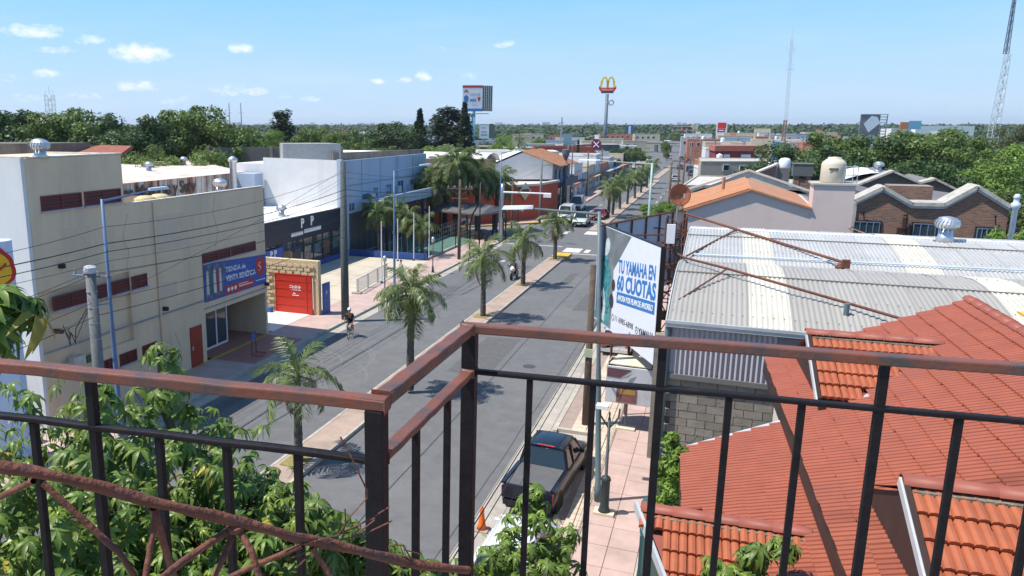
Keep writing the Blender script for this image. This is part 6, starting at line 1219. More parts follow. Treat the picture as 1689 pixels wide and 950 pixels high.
car('pale green pickup with black grille guard coming down the avenue', (-16.1,99.6,0), R(182), paint('pale_green', (.48,.55,.50)), 'pickup', cat='pickup', name='moving_car')
car('white van driving in front of the shops by the crossing', (-18.6,102.5,0), R(183), paint('white', (.72,.74,.76)), 'van', cat='van', name='moving_van')
car('second white van farther back in the left lane', (-19.6,117,0), R(182), paint('white', (.72,.74,.76)), 'van', cat='van', name='parked_van')
car('red car beside the pale green pickup', (-14.9,107,0), R(180), paint('red', (.35,.03,.03)), 'sedan', name='moving_car')
car('white minivan waiting in the side street before the red wall', (-31.2,93.2,0), R(-70), paint('white', (.72,.74,.76)), 'suv', name='moving_car')
far = [(-18.6,160,'hatch',(.05,.06,.08),'red-lit dark car on the left carriageway beyond the first palms'),(-15.6,172,'suv',(.06,.06,.07),'black car near the middle of the far left carriageway'),(-20,212,'hatch',(.5,.55,.6),'pale blue car at the far left'),(-9.6,190,'sedan',(.6,.62,.65),'silver car alone on the right carriageway'),(-8.2,232,'suv',(.08,.05,.07),'dark maroon car in the far right lane'),(-11.2,243,'sedan',(.06,.07,.1),'dark car beside the far median'),(-7.4,262,'hatch',(.04,.07,.14),'dark blue car far up the right lane'),(-6.9,212,'suv',(.05,.08,.15),'blue car parked far up on the right kerb'),(-10.5,285,'hatch',(.35,.05,.05),'tiny red car at the far bend'),(-24,290,'hatch',(.6,.6,.6),'tiny white car at the far left bend'),(-27,300,'suv',(.5,.1,.08),'tiny red car at the far left bend'),(-14,310,'sedan',(.1,.1,.12),'tiny dark car in the bend queue'),(-19,318,'suv',(.65,.65,.66),'tiny white car in the bend queue'),(-6.9,118,'hatch',(.2,.22,.24),'dark grey car behind the shrubs near the far median start'),(-30,330,'van',(.7,.7,.7),'tiny white van beside the overpass'),(-12,338,'hatch',(.05,.05,.06),'tiny black car before the overpass')]
for x, y, k, c, l in far: car(l, (x,y,0), R(180 if x < -14 else 0), paint('%d_%d_%d' % tuple(int(q*100) for q in c), c), k, name='moving_car', group='cars far up the avenue', cat='car')
# cones
cn = thing('traffic_cone', 'orange traffic cone with a grey base on the gutter strip near the pickup', 'cone', (-6.1,21.35,.005))
MB().lathe([(.16,.04),(.12,.2),(.085,.45),(.06,.62),(.075,.66),(.05,.72),(.03,.8),(.01,.82)],16).build('cone_body', mat('cone_orange', (.75,.14,.01), .45, var=.06), cn, smooth=True); MB().box(-.24,-.22,0,.22,.22,.045).build('base', mat('grey_rubber', (.3,.27,.25), .8), cn)

# ---------------------------------------------------------------- people
def skin(name, J, E, m, par=None, sub=2):
    me = bpy.data.meshes.new(name); ks = list(J); me.from_pydata([J[k][0] for k in ks], [(ks.index(a), ks.index(b)) for a, b in E], [])
    me.materials.append(m); o_ = bpy.data.objects.new(name, me); COL.objects.link(o_)
    if par: o_.parent = par
    md = o_.modifiers.new('skin', 'SKIN'); me.skin_vertices  # layer is created with the modifier
    for i, k in enumerate(ks):
        r = J[k][1]; r = (r, r) if isinstance(r, (int, float)) else r; me.skin_vertices[0].data[i].radius = r
        me.skin_vertices[0].data[i].use_root = (i == 0)
    s_ = o_.modifiers.new('sub', 'SUBSURF'); s_.levels = sub; s_.render_levels = sub; md.use_smooth_shade = True; return o_
m_skin = mat('skin', (.42,.22,.14), .6, var=.05); m_navyc = mat('navy_cloth', (.02,.025,.06), .9, var=.15, sc=20); m_blkc = mat('black_cloth', (.012,.012,.014), .9); m_whc = mat('white_cap', (.75,.75,.75), .7)
def rider(label, loc, rz, shirt, trousers, skinm, legs_cov=False, hand=(.27,.42,1.02), hip=(0,-.12,.98), foot=((.12,.12,.25),(-.12,.0,.42)), head_m=None, lean=.32, helmet=False):
    t = thing('person', label, 'person', loc, rz); hx, hy, hz_ = hip; sh = (0,hy+lean,hz_+.48)
    J = {'pel':(hip,(.15,.12)),'waist':((0,hy+lean*.35,hz_+.18),(.13,.10)),'chest':((0,hy+lean*.8,hz_+.38),(.165,.11)),'neck':((0,sh[1]+.02,sh[2]+.06),.055),'jaw':((0,sh[1]+.06,sh[2]+.15),(.065,.075)),'head':((0,sh[1]+.05,sh[2]+.24),(.078,.095)),'crown':((0,sh[1]+.03,sh[2]+.31),.06)}
    E = [('pel','waist'),('waist','chest'),('chest','neck'),('neck','jaw'),('jaw','head'),('head','crown')]
    for s, sn in ((1,'r'),(-1,'l')):
        f = foot[0] if s > 0 else foot[1]
        kn = (s*.15, (hy+f[1])/2+.26, (hz_+f[2])/2+.13)
        J.update({sn+'sh':((s*.19,sh[1]-.01,sh[2]),.06),sn+'el':((s*.30,(sh[1]+hand[1])/2,(sh[2]+hand[2])/2-.05),.043),sn+'wr':((s*hand[0],hand[1]-.06,hand[2]+.03),.028),sn+'pa':((s*hand[0],hand[1],hand[2]+.02),(.034,.018)),
          sn+'hip':((s*.1,hy,hz_-.03),.09),sn+'kn':(kn,.062),sn+'an':((f[0] if s > 0 else f[0],f[1],f[2]+.07),.038),sn+'toe':((f[0],f[1]+.16,f[2]+.02),.035)})
        E += [('chest',sn+'sh'),(sn+'sh',sn+'el'),(sn+'el',sn+'wr'),(sn+'wr',sn+'pa'),('pel',sn+'hip'),(sn+'hip',sn+'kn'),(sn+'kn',sn+'an'),(sn+'an',sn+'toe')]
        for q in range(4): J[sn+'f%d' % q] = ((s*(hand[0]+.028-q*.017),hand[1]+.045,hand[2]-.0),.0085); J[sn+'g%d' % q] = ((s*(hand[0]+.028-q*.017),hand[1]+.035-.004*q,hand[2]-.035),.0075); E += [(sn+'pa',sn+'f%d' % q),(sn+'f%d' % q,sn+'g%d' % q)]
        J[sn+'th'] = ((s*(hand[0]-.04),hand[1]-.01,hand[2]-.015),.009); E.append((sn+'pa',sn+'th'))
    bd = skin('body', J, E, skinm, t)
    g = 1.13; top = {k: (J[k][0], tuple(np.array(J[k][1])*g) if isinstance(J[k][1], tuple) else J[k][1]*g) for k in ('pel','waist','chest','rsh','lsh','rel','lel')}
    top['neckb'] = (tuple(Vector(J['chest'][0]).lerp(Vector(J['neck'][0]), .7)), .075)
    for sn in 'rl':
        a = Vector(J[sn+'sh'][0]); c = Vector(J[sn+'el'][0]); top[sn+'el'] = (tuple(a.lerp(c, .8 if not legs_cov else 1)), .056); 
        if legs_cov: top[sn+'w2'] = (J[sn+'wr'][0], .04)
    skin('shirt', top, [('pel','waist'),('waist','chest'),('chest','neckb'),('chest','rsh'),('chest','lsh'),('rsh','rel'),('lsh','lel')]+([('rel','rw2'),('lel','lw2')] if legs_cov else []), shirt, t)
    tr = {'pel':(J['pel'][0],(.17,.14)),'rhip':(J['rhip'][0],.108),'lhip':(J['lhip'][0],.108)}; ee = [('pel','rhip'),('pel','lhip')]
    for sn in 'rl':
        tr[sn+'k'] = (tuple(Vector(J[sn+'hip'][0]).lerp(Vector(J[sn+'kn'][0]), 1 if legs_cov else .8)), .08); ee.append((sn+'hip',sn+'k'))
        if legs_cov: tr[sn+'a'] = (J[sn+'an'][0], .055); ee.append((sn+'k',sn+'a'))
    skin('trousers' if legs_cov else 'shorts', tr, ee, trousers, t)
    hc = (0,sh[1]+.045,sh[2]+.27)
    if helmet:
        MB().lathe([(.10,-.14),(.135,-.08),(.145,.02),(.12,.11),(.06,.155),(.01,.165)],16,hc).build('helmet', head_m, t, smooth=True); MB().box(-.09,hc[1]+.10,hc[2]-.07,.09,hc[1]+.15,hc[2]+.04).build('visor', m_carg, t)
    else:
        MB().lathe([(.112,.02),(.115,.05),(.09,.11),(.04,.135),(.01,.14)],16,hc).box(-.07,hc[1]+.08,hc[2]+.02,.07,hc[1]+.19,hc[2]+.035).build('cap', head_m, t, smooth=True)
        MB().lathe([(.10,-.05),(.108,.02)],12,(0,hc[1]-.015,hc[2])).build('hair', mat('dark_hair', (.03,.02,.015), .8), t)
        f = (0,sh[1]+.135,sh[2]+.2)
        for s in (-1,1): MB().lathe([(.004,-.008),(.010,0),(.004,.008)],8,(s*.032,f[1]-.005,f[2]+.035)).build('eye', m_black, t); MB().box(s*.088-.012,sh[1]+.03,sh[2]+.17,s*.088+.012,sh[1]+.06,sh[2]+.24).build('ear', skinm, t)
        MB().prism([(-.012,f[1]-.01,f[2]-.02),(.012,f[1]-.01,f[2]-.02),(0,f[1]-.01,f[2]+.03)],(0,.022,-.004)).build('nose', skinm, t); MB().box(-.025,f[1]-.015,f[2]-.05,.025,f[1]-.004,f[2]-.042).build('mouth', m_dkred, t)
    return t
CY = (-20.0,40.2,0); rzc = R(194)
rider('cyclist in a navy top, black shorts and white cap riding toward the camera', CY, rzc, m_navyc, m_blkc, m_skin, hand=(.27,.42,1.0), head_m=m_whc, lean=.3)
bk = thing('bicycle', 'dark bicycle ridden by the person in the white cap', 'bicycle', CY, rzc)
for y in (-.52,.55):
    tr_ = MB().tube([(0,y+.335*cos(a),.34+.335*sin(a)) for a in np.linspace(0,2*pi,25)], .02, 6, cap=False).build('wheel', m_tyre, bk)
    b = MB()
    for k in range(14): a = 2*pi*k/14; b.tube([(0,y,.34),(0,y+.32*cos(a),.34+.32*sin(a))], .003, 3)
    b.tube([(-.05,y,.34),(.05,y,.34)],.02,6); b.build('spokes', m_galv, tr_)
fr_ = mat('bike_frame', (.05,.055,.06), .35, coat=.5)
MB().tube([(0,.55,.34),(0,.40,.88),(0,.38,1.0)],.018,6).tube([(0,.41,.8),(0,-.16,.85)],.018,6).tube([(0,.43,.72),(0,-.05,.3)],.02,6).tube([(0,-.05,.3),(0,-.2,.93)],.018,6).tube([(0,-.16,.82),(0,-.52,.34)],.013,6).tube([(0,-.05,.3),(0,-.52,.34)],.013,6).build('frame', fr_, bk)
MB().tube([(-.3,.42,1.02),(-.1,.4,1.0),(.1,.4,1.0),(.3,.42,1.02)],.014,6).build('handlebar', m_black, bk); MB().add([(-.07,-.32,.95),(.07,-.32,.95),(.03,-.08,.95),(-.03,-.08,.95),(-.06,-.32,.99),(.06,-.32,.99),(.02,-.06,.985),(-.02,-.06,.985)],[(3,2,1,0),(4,5,6,7),(0,1,5,4),(1,2,6,5),(2,3,7,6),(3,0,4,7)]).build('saddle', m_black, bk)
MB().tube([(.12,.12,.25),(.06,.12,.25),(.06,-.05,.3),(-.06,-.05,.3),(-.06,0,.42),(-.12,0,.42)],.012,5).build('cranks', m_galv, bk)
MC = (-15.3,61.6,0); rzm = R(176)
rider('motorcyclist in dark clothes and a teal-black helmet coming down the left carriageway', MC, rzm, mat('dark_jacket', (.03,.035,.045), .8), m_blkc, m_skin, True, hand=(.34,.40,1.0), hip=(0,-.2,.82), foot=((.2,.05,.28),(-.2,.05,.28)), head_m=mat('teal_helmet', (.05,.16,.17), .25, coat=.6), lean=.28, helmet=True)
mc = thing('motorcycle', 'dark motorcycle with pale front fairing ridden toward the camera', 'motorcycle', MC, rzm)
for y in (-.68,.72):
    w_ = MB().lathe([(.2,-.05),(.29,-.055),(.31,-.02),(.31,.02),(.29,.055),(.2,.05)],18).rot(R(90),axis='Y').build('wheel', m_tyre, mc); w_.location = (0,y,.31)
    MB().lathe([(.02,-.04),(.2,-.03),(.2,.03),(.02,.04)],12).rot(R(90),axis='Y').build('rim', m_rim, w_)
ringloft(MB(), [(-.85,[(.05,.72),(.09,.78),(.06,.84)]),(-.3,[(.13,.6),(.15,.74),(.10,.8)]),(.1,[(.15,.45),(.18,.8),(.10,.92)]),(.4,[(.12,.5),(.15,.85),(.08,.98)]),(.55,[(.05,.7),(.08,.85),(.04,.95)])]).build('body', mat('black_paint', (.012,.012,.015), .3, coat=.7), mc, smooth=True)
ringloft(MB(), [(.5,[(.15,.72),(.2,.95),(.1,1.12)]),(.72,[(.1,.75),(.14,.92),(.06,1.05)]),(.78,[(.04,.8),(.06,.88),(.03,.93)])]).build('fairing', paint('white', (.72,.74,.76)), mc, smooth=True)
MB().tube([(.09,.72,.31),(.07,.5,.85),(.06,.45,1.0)],.025,6).tube([(-.09,.72,.31),(-.07,.5,.85),(-.06,.45,1.0)],.025,6).build('fork', m_galv, mc); MB().tube([(-.38,.38,1.02),(-.1,.45,1.0),(.1,.45,1.0),(.38,.38,1.02)],.016,6).build('handlebar', m_black, mc)
MB().box(-.12,-.45,.25,.12,.25,.55).tube([(.14,.1,.3),(.16,-.7,.35)],.045,8).build('engine', m_rim, mc)
for s in (-1,1): MB().tube([(s*.3,.42,1.03),(s*.4,.48,1.18)],.01,4).box(s*.4-.06,.46,1.14,s*.4+.06,.49,1.22).build('mirror', m_red if s < 0 else m_black, mc)
MB().lathe([(.08,0),(.06,.03)],12).rot(R(-90),axis='X').build('headlight', m_hl, mc).location = (0,.78,.88)
# small pedestrian far away
def stander(label, loc, rz, shirt, trousers, h=1.0):
    t = thing('person', label, 'person', loc, rz)
    J = {'pel':((0,0,.95),(.14,.1)),'waist':((0,0,1.1),(.12,.09)),'chest':((0,0,1.32),(.16,.1)),'neck':((0,0,1.5),.05),'head':((0,.02,1.62),(.075,.09)),'crown':((0,.01,1.7),.06)}
    E = [('pel','waist'),('waist','chest'),('chest','neck'),('neck','head'),('head','crown')]
    for s, n in ((1,'r'),(-1,'l')):
        J.update({n+'s':((s*.19,0,1.42),.055),n+'e':((s*.24,-.02,1.15),.04),n+'w':((s*.25,.05,.92),.028),n+'h':((s*.25,.07,.83),(.03,.016)),n+'p':((s*.09,0,.9),.085),n+'k':((s*.1,.06*s,.5),.06),n+'a':((s*.1,.02-.12*s,.09),.04),n+'t':((s*.11,.14-.12*s,.04),.035)})
        E += [('chest',n+'s'),(n+'s',n+'e'),(n+'e',n+'w'),(n+'w',n+'h'),('pel',n+'p'),(n+'p',n+'k'),(n+'k',n+'a'),(n+'a',n+'t')]
        for q in range(4): J[n+'f%d' % q] = ((s*.25,.045+.017*q,.74+.006*abs(q-1)),.008); E.append((n+'h',n+'f%d' % q))
    skin('body', J, E, m_skin, t)
    skin('shirt', {'p':((0,0,.98),(.16,.12)),'w':((0,0,1.12),(.14,.11)),'c':((0,0,1.32),(.18,.12)),'a':((.2,0,1.4),.07),'b':((-.2,0,1.4),.07),'d':((.235,-.01,1.22),.055),'e':((-.235,-.01,1.22),.055)}, [('p','w'),('w','c'),('c','a'),('c','b'),('a','d'),('b','e')], shirt, t)
    skin('trousers', {'p':((0,0,.93),(.155,.12)),'a':((.09,0,.88),.1),'b':((-.09,0,.88),.1),'c':((.1,.06,.5),.075),'d':((-.1,-.06,.5),.075),'e':((.1,-.1,.12),.055),'f':((-.1,.14,.12),.055)}, [('p','a'),('p','b'),('a','c'),('b','d'),('c','e'),('d','f')], trousers, t)
    MB().lathe([(.09,0),(.1,.05),(.06,.12),(.01,.13)],12,(0,0,1.64)).build('hair', mat('dark_hair', (.03,.02,.015), .8), t, smooth=True); return t
stander('pedestrian in orange-brown clothes walking on the left pavement beyond the vans', (-22.2,133,.15), R(180), mat('orange_cloth', (.4,.15,.08), .9), mat('brown_cloth', (.25,.1,.07), .9))
stander('pedestrian in a pale blue shirt by the net fence of the court', (-23.4,56.4,.15), R(150), mat('pale_blue_cloth', (.35,.42,.5), .9), mat('grey_cloth', (.12,.13,.16), .9))
# ---------------------------------------------------------------- vegetation
rg_ = np.random.default_rng(4)
def leafmat(n, col, rough=.5, sub=.28, orand=.12, var=.45, sc=.9, col2=None):
    m = mat(n, col, rough, var=var, sc=sc, orand=orand, sub=sub, spec=.35); return m
m_l1 = leafmat('foliage_mid', (.125,.185,.042)); m_l2 = leafmat('foliage_dark', (.06,.105,.032)); m_l3 = leafmat('foliage_bright', (.155,.25,.04)); m_l4 = leafmat('foliage_olive', (.10,.12,.045))
m_cy = leafmat('cypress_foliage', (.030,.052,.020), sub=.1); m_pf = leafmat('palm_frond', (.14,.19,.06), .42, sub=.2, sc=2); m_pf2 = leafmat('dry_frond', (.26,.19,.09), .8, sub=.1, sc=2)
def cloud(cents, rads, n_each, size, flat=.35, up=.25):
    """leaf-sized quads spread over the shells of many clumps"""
    V = []; cents = np.asarray(cents, float); rads = np.asarray(rads, float)
    N_ = len(cents)*n_each; c = np.repeat(cents, n_each, 0); r = np.repeat(rads, n_each, 0)
    if r.ndim == 1: r = np.stack([r, r, r*.8], 1)
    d = rg_.normal(size=(N_,3)); d /= np.linalg.norm(d, axis=1)[:,None]
    p = c+d*r*rg_.uniform(.55,1.08,(N_,1)); nn = d+np.array([0,0,up])+rg_.normal(size=(N_,3))*.55; nn /= np.linalg.norm(nn, axis=1)[:,None]
    a = np.cross(nn, rg_.normal(size=(N_,3))); a /= np.linalg.norm(a, axis=1)[:,None]; b = np.cross(nn, a)
    s = size*rg_.uniform(.6,1.35,(N_,1)); V = np.stack([p-a*s, p-b*s*.5-nn*s*flat*.3, p+a*s-nn*s*flat, p+b*s*.5-nn*s*flat*.3], 1).reshape(-1,3)
    return V, np.arange(len(V)).reshape(-1,4)
def crown_blobs(rx, rz, k, br, bottom=-.35, seed=1):
    g = np.random.default_rng(seed); out = []; rr = []
    while len(out) < k:
        d = g.normal(size=3); d /= np.linalg.norm(d); 
        if d[2] < bottom: continue
        q = g.uniform(.45,1)**.5; lump = 1+.22*sin(3*math.atan2(d[1],d[0])+seed)+.12*sin(5*d[2]*3+seed)
        out.append((d[0]*rx*q*lump, d[1]*rx*q*lump, d[2]*rz*q*lump)); rr.append(br*g.uniform(.6,1.25))
    return out, rr
def tree_proto(name, h, rx, rz, k, br, n_each, size, m, seed, trunk=.22, bottom=-.35, bare=.0):
    c, r = crown_blobs(rx, rz, k, br, bottom, seed); zc = h-rz*.95
    c = [(x,y,z+zc) for x,y,z in c]; V, F = cloud(c, r, n_each, size)
    cm = arr_mesh('crown', V, F, m)
    b = MB(); b.tube([(0,0,0),(.1,.05,zc*.5),(0,.1,zc)], [trunk,trunk*.75,trunk*.5], 7)
    for i in range(0, len(c), max(1, len(c)//9)):
        q = c[i]; b.tube([(0,.1,zc*.6),(q[0]*.45,q[1]*.45,(q[2]+zc*.7)/2),q], [trunk*.4,trunk*.25,trunk*.08], 4, cap=False)
    return cm, b.mesh('trunk', m_bark, True)
PR = {'mid': tree_proto('mid', 10, 5.0, 3.6, 62, 1.25, 330, .165, m_l1, 1), 'dark': tree_proto('dark', 10, 4.6, 4.0, 58, 1.25, 330, .165, m_l2, 2), 'bright': tree_proto('bright', 8, 4.2, 3.0, 52, 1.1, 300, .15, m_l3, 3),
      'olive': tree_proto('olive', 11, 4.6, 4.6, 46, 1.1, 260, .15, m_l4, 4), 'mid2': tree_proto('mid2', 11, 5.4, 4.2, 66, 1.2, 320, .17, m_l1, 9)}
def tree(kind, label, x, y, h, w=1., group=None, rz=None, z=-.1):
    cm, tm = PR[kind]; H0 = {'mid':10.9,'dark':11,'bright':8.8,'olive':12,'mid2':12.2}.get(kind, 10)
    t = thing(('broadleaf_tree'), label, 'tree', (x,y,z), random.uniform(0,6.28) if rz is None else rz, group); s = h/H0; t.scale = (s*w, s*w, s)
    link('crown', cm, t); link('trunk', tm, t); return t
def cyp_proto(h, r, seed, m=m_cy, k=70, top=.12):
    g = np.random.default_rng(seed); c = []; rr = []
    for i in range(k):
        t = i/k; z = .6+(h-.9)*t; q = r*(1-t**1.6*(1-top))*(.55+.2*g.random()); a = g.uniform(0,6.28); c.append((q*.55*cos(a), q*.55*sin(a), z)); rr.append((q*.7, q*.7, h*.05))
    V, F = cloud(c, rr, 85, .16, up=1.1); return arr_mesh('crown', V, F, m), MB().lathe([(.2,0),(.12,1.5)],7).mesh('trunk', m_bark)
CP = [cyp_proto(10,1.5,1), cyp_proto(10,2.1,2,k=60,top=.45), cyp_proto(10,1.2,5)]
def cypress(k, label, x, y, h, w=1.):
    t = thing('cypress_tree', label, 'tree', (x,y,0), random.uniform(0,6)); t.scale = (w*h/10, w*h/10, h/10); link('crown', CP[k][0], t); link('trunk', CP[k][1], t); return t
cypress(1, 'dark columnar cypress above the concrete wall, left of the grey stair head', -85.4,141.6,16.0,1.7)
cypress(0, 'pointed dark cypress left of the cypress cluster', -62.7,161.9,16.4,1.7)
cypress(1, 'bushy dark conifer in the middle of the cypress cluster', -57.2,164.3,16.9,2.3); cypress(1, 'second bushy conifer right behind the cluster middle', -54.0,165.5,15.6,1.8)
cypress(0, 'slim dark cypress overlapping the teal-poled billboard', -51.9,161,17.7,1.45)
cypress(2, 'small narrow cypress in front of the red brick block', -31.2,183,9.6,.9); cypress(1, 'small dark conifer on the left skyline above the green trees', -186.4,200.2,16.9,1.1)
cypress(0, 'tiny pointed cypress on the left skyline', -140,190,12,.9); cypress(2, 'thin cypress left of the two slim masts', -128,176,13,.9)
tree('dark', 'rounded dark tree left of the pointed cypress', -68.5,159.3,14.4,1.25); tree('bright', 'round bright green tree in front of the columnar cypress', -84,134,12.0,.75); tree('mid', 'yellow-green tree right of the columnar cypress', -77,138,12.5,.9); tree('bright','bright green bushy tree left of the columnar cypress', -93,134,11.4,.9)
tree('mid', 'yellow-green tree right of it, over the concrete stair head', -71,140,11.8,.8)
# big trees behind the tan building
lt_ = [(-94,60,14.6),(-88,66,15.0),(-82,70,15.2),(-76,73,14.0),(-71,76,12.2),(-90,55,13.8),(-80,60,11.2),(-72,66,10.6),(-66,74,14.3),(-62,80,14.3),(-58,84,12.0),(-67,66,10.2),(-54,74,9.6),(-50,86,9.8),(-100,64,13.5),(-62,68,10.2),(-56,66,9.2)]
wl2 = ['at the left edge behind the tan block','forming the left hump','under the small lattice mast','right of the small lattice mast','dipping beside the thin pole','low at the left edge','above the big roof ventilator','right of the big roof ventilator','forming the middle hump','forming the second middle hump','at the right end of the big green mass','low behind the rusty warehouse','above the faded letters','left of the concrete wall end','farthest left','above the small warehouse ventilator','lowest above the pinkish roof']
for k, ((x,y,h), l) in enumerate(zip(lt_, wl2)): h *= 1.05; tree(['mid','mid2','dark'][k % 3] if k % 5 else 'mid2', 'large dense tree %s' % l, x, y, h, 1.05)
rt_ = [(8.5,98,'dark',10.2),(12.5,104,'mid',10.4),(16.5,108,'dark',10.9),(20.5,106,'mid',10.3),(23.5,113,'mid2',11.0),(28,118,'mid',10.2),(33,116,'bright',9.4),(25,96,'bright',8.2),(30,98,'mid',8.4),(35,101,'bright',8.2),(39,108,'mid',8.8),(36,92,'mid',7.4),(42,98,'bright',8.0),(47,110,'mid2',9.4),(40,86,'mid',6.8),(34,82,'olive',6.2),(45,88,'mid',7.4),(52,100,'dark',9.2),(30,86,'mid',6.4),(38,76,'mid',5.8),(30,72,'dark',5.2),(24.5,84,'mid',6.4),(55,120,'mid',10.2),(48,130,'mid2',10.4),(19,92,'dark',8.8),(13,92,'dark',8.4),(25.5,62,'mid',6.0),(27,55,'dark',6.6),(24,70,'olive',5.4),(21.5,57,'mid',5.2)]
for k, (x, y, kd, h) in enumerate(rt_):
    h *= 1.13
    adj = {'dark':'dark green','mid':'mid green','mid2':'tall mid green','bright':'light green','olive':'olive green'}[kd]
    tree(kd, '%s tree in the right grove, %s' % (adj, ['leftmost behind the water tank','just right of the leftmost','with a rounded top left of centre','below the wide billboard','tallest of the back row','in front of the blue shed','right of the blue shed','light patch in the middle','in the middle row','right of the light patch','before the grey factory box','front row centre','light one beneath the eucalyptus','behind the eucalyptus','front row right','over the red-brown roof','at the right edge midway','dark mass at the right edge','low one above the brown roof','low one right of the brown roof','dark low one by the flue','behind the brick chimney','back row at the right edge','back row under the skyline','behind the bright white vault','behind the date palm trunk','right of the brick house flue','at the right edge by the brick house','muted one right of the rear gable','small one beside the corner flue'][k]), x, y, h, 1.1)
tree('olive', 'tall loose eucalyptus with dark foliage at the foot of the right lattice tower', 52,158,15.4,.95); tree('olive', 'second loose eucalyptus crown left of the lattice tower', 47,162,13.2,.9)
tree('bright', 'bright green bush beyond the shed roof at the right edge', 13.6,44.5,8.0,.42); 
tree('mid', 'roadside tree at the right of the far avenue before the flat roofs', -.6,112,7.2,.55); tree('dark', 'dark roadside tree just behind it', -1.0,118,7.6,.6)
for k, (x, y, h) in enumerate([(-6.6,88,3.2),(-6.8,92,3.0),(-7.6,86,2.6),(-6.2,97,3.8),(-8.3,90,2.2)]):
    tree('bright' if k % 2 else 'mid', 'green shrub behind the second billboard, %s' % ['nearest the dish','middle one','lower left one','farthest tall one','small far left one'][k], x, y, h, 1.3)
for k, (x, y, h, kd) in enumerate([(-42,178,8,'mid'),(-47,170,9,'bright'),(-36,160,7.5,'mid'),(-40,152,8,'bright'),(-26,215,7.4,'dark'),(-22,222,7,'mid'),(-27,232,7.6,'dark'),(-33,245,7,'mid'),(-44,126,9,'mid'),(-52,138,9,'bright'),(-50,112,9.5,'mid')]):
    tree(kd, 'tree in the left middle distance, %s' % ['behind the date palm','left of the date palm','above the white gable','right of the date palm','dark one at the arches pole foot','right of the arches pole foot','behind the arches pole foot','beyond the arches pole','behind the feathery palms','left of the white annex','over the streaked white roof'][k], x, y, h)
# belts of farther trees: each a thing, shared description per belt
g5 = random.Random(8); n = 0
while n < 150:
    a = g5.uniform(-56,12); dd = g5.uniform(190,620); x = dd*sin(R(a)); y = dd*cos(R(a))
    if -34 < x+y*.05 < 22 and y < 480 and a > -9: continue
    if abs(x+42) < 16 and 280 < y < 380: continue
    kd = g5.choice(['mid','dark','mid2','bright','olive']); ad = {'mid':'mid green','dark':'dark green','mid2':'broad mid green','bright':'bright green','olive':'olive green'}[kd]
    sec = ['beyond the left edge trees','beyond the pale warehouse roofs','behind the cypresses','left of the golden arches','right of the golden arches','beyond the radio mast'][0 if a < -44 else 1 if a < -34 else 2 if a < -22 else 3 if a < -9 else 4 if a < 2 else 5]
    tree(kd, '%s tree %s, in the %s belt' % (ad, sec, 'nearer' if dd < 320 else 'middle' if dd < 460 else 'farthest'), x, y, g5.uniform(5,7.2) if dd < 380 else g5.uniform(6,9), 1.15, group='distant town trees'); n += 1
for k in range(12):
    y = 280+k*24; x = -16-(y-260)*.075; tree('mid', '%s tree in the row along the far median' % ('first','second','third','fourth','fifth','sixth','seventh','eighth','ninth','tenth','eleventh','last')[k], x, y, 4.5+2*(k % 2), .55, group='trees along the far median')
c = []; rr_ = []
for k in range(6800):
    a = R(g5.uniform(-66,40)); dd = 560*(9 ** g5.random()); s_ = g5.uniform(5,9)*(1+dd/6000); c.append((dd*sin(a), dd*cos(a), s_*.55+2)); rr_.append((s_,s_,s_*.75))
V, F = cloud(c, rr_, 34, 2.0, up=.8); V = V.reshape(-1,4,3); ctr = V.mean(1, keepdims=True); dist = np.linalg.norm(ctr[:,0,:2], axis=1); V = ctr+(V-ctr)*np.clip(dist/900, .55, 3.2)[:,None,None]
fw = link('distant_woods', arr_mesh('distant_woods', V.reshape(-1,3), F, mat('far_foliage', (.05,.085,.03), .8, var=.5, sc=.02))); tag(fw, 'belt of far woods stretching along the horizon', 'woods', kind='stuff')
# ---------------------------------------------------------------- feathery palms
def frond_mesh(L, droop, seed, m, nl=46, ll=.5, nm='frond', hang=.75):
    g = np.random.default_rng(seed); V = []; F = []
    def P(t): return np.array([L*(t-.18*t*t*droop), 0, L*(.42*t-.62*droop*t*t-.12*t**4)])
    pts = [P(t) for t in np.linspace(0,1,9)]; b = MB().tube([tuple(p) for p in pts], [.022*(1-.8*i/8) for i in range(9)], 4, cap=False)
    for i in range(nl):
        t = .14+.86*i/nl; p = P(t); tg = P(min(t+.02,1.0))-P(t-.02); tg /= np.linalg.norm(tg)
        for s in (-1,1):
            l = ll*(.45+.75*sin(pi*min(t*.95+.05,1))**.7)*g.uniform(.8,1.15); side = np.array([0,s,0])
            d = side*g.uniform(.45,.85)+tg*g.uniform(.35,.7)+np.array([0,0,g.uniform(-.25,.35)]); d /= np.linalg.norm(d)
            q = p+d*l*.5+np.array([0,0,-.06*l]); e = p+d*l*.86+np.array([0,0,-hang*l*g.uniform(.5,1.)]); wv = np.cross(d, [0,0,1.]); wv = wv/(np.linalg.norm(wv)+1e-6)*.015+np.array([0,0,.008])
            b.add([p-wv*.5, p+wv*.5, q+wv, q-wv], [(0,1,2,3)]); b.add([q-wv, q+wv, e], [(0,1,2)])
    return b.mesh(nm, m)
FR = [frond_mesh(1.75,.75,1,m_pf), frond_mesh(1.85,1.05,2,m_pf), frond_mesh(1.6,.45,3,m_pf)]; FD = [frond_mesh(1.6,1.5,4,m_pf2,ll=.4)]
def palm_trunk(h, r, seed):
    pr = []; n_ = 26
    for i in range(n_+1): t = i/n_; pr.append((r*(1.25-.45*t+(.12 if i % 2 else 0)-.05*sin(seed+i)), h*t))
    return MB().lathe(pr, 10).mesh('trunk', m_pbark)
TR = [palm_trunk(3.2,.125,1), palm_trunk(3.2,.135,2)]
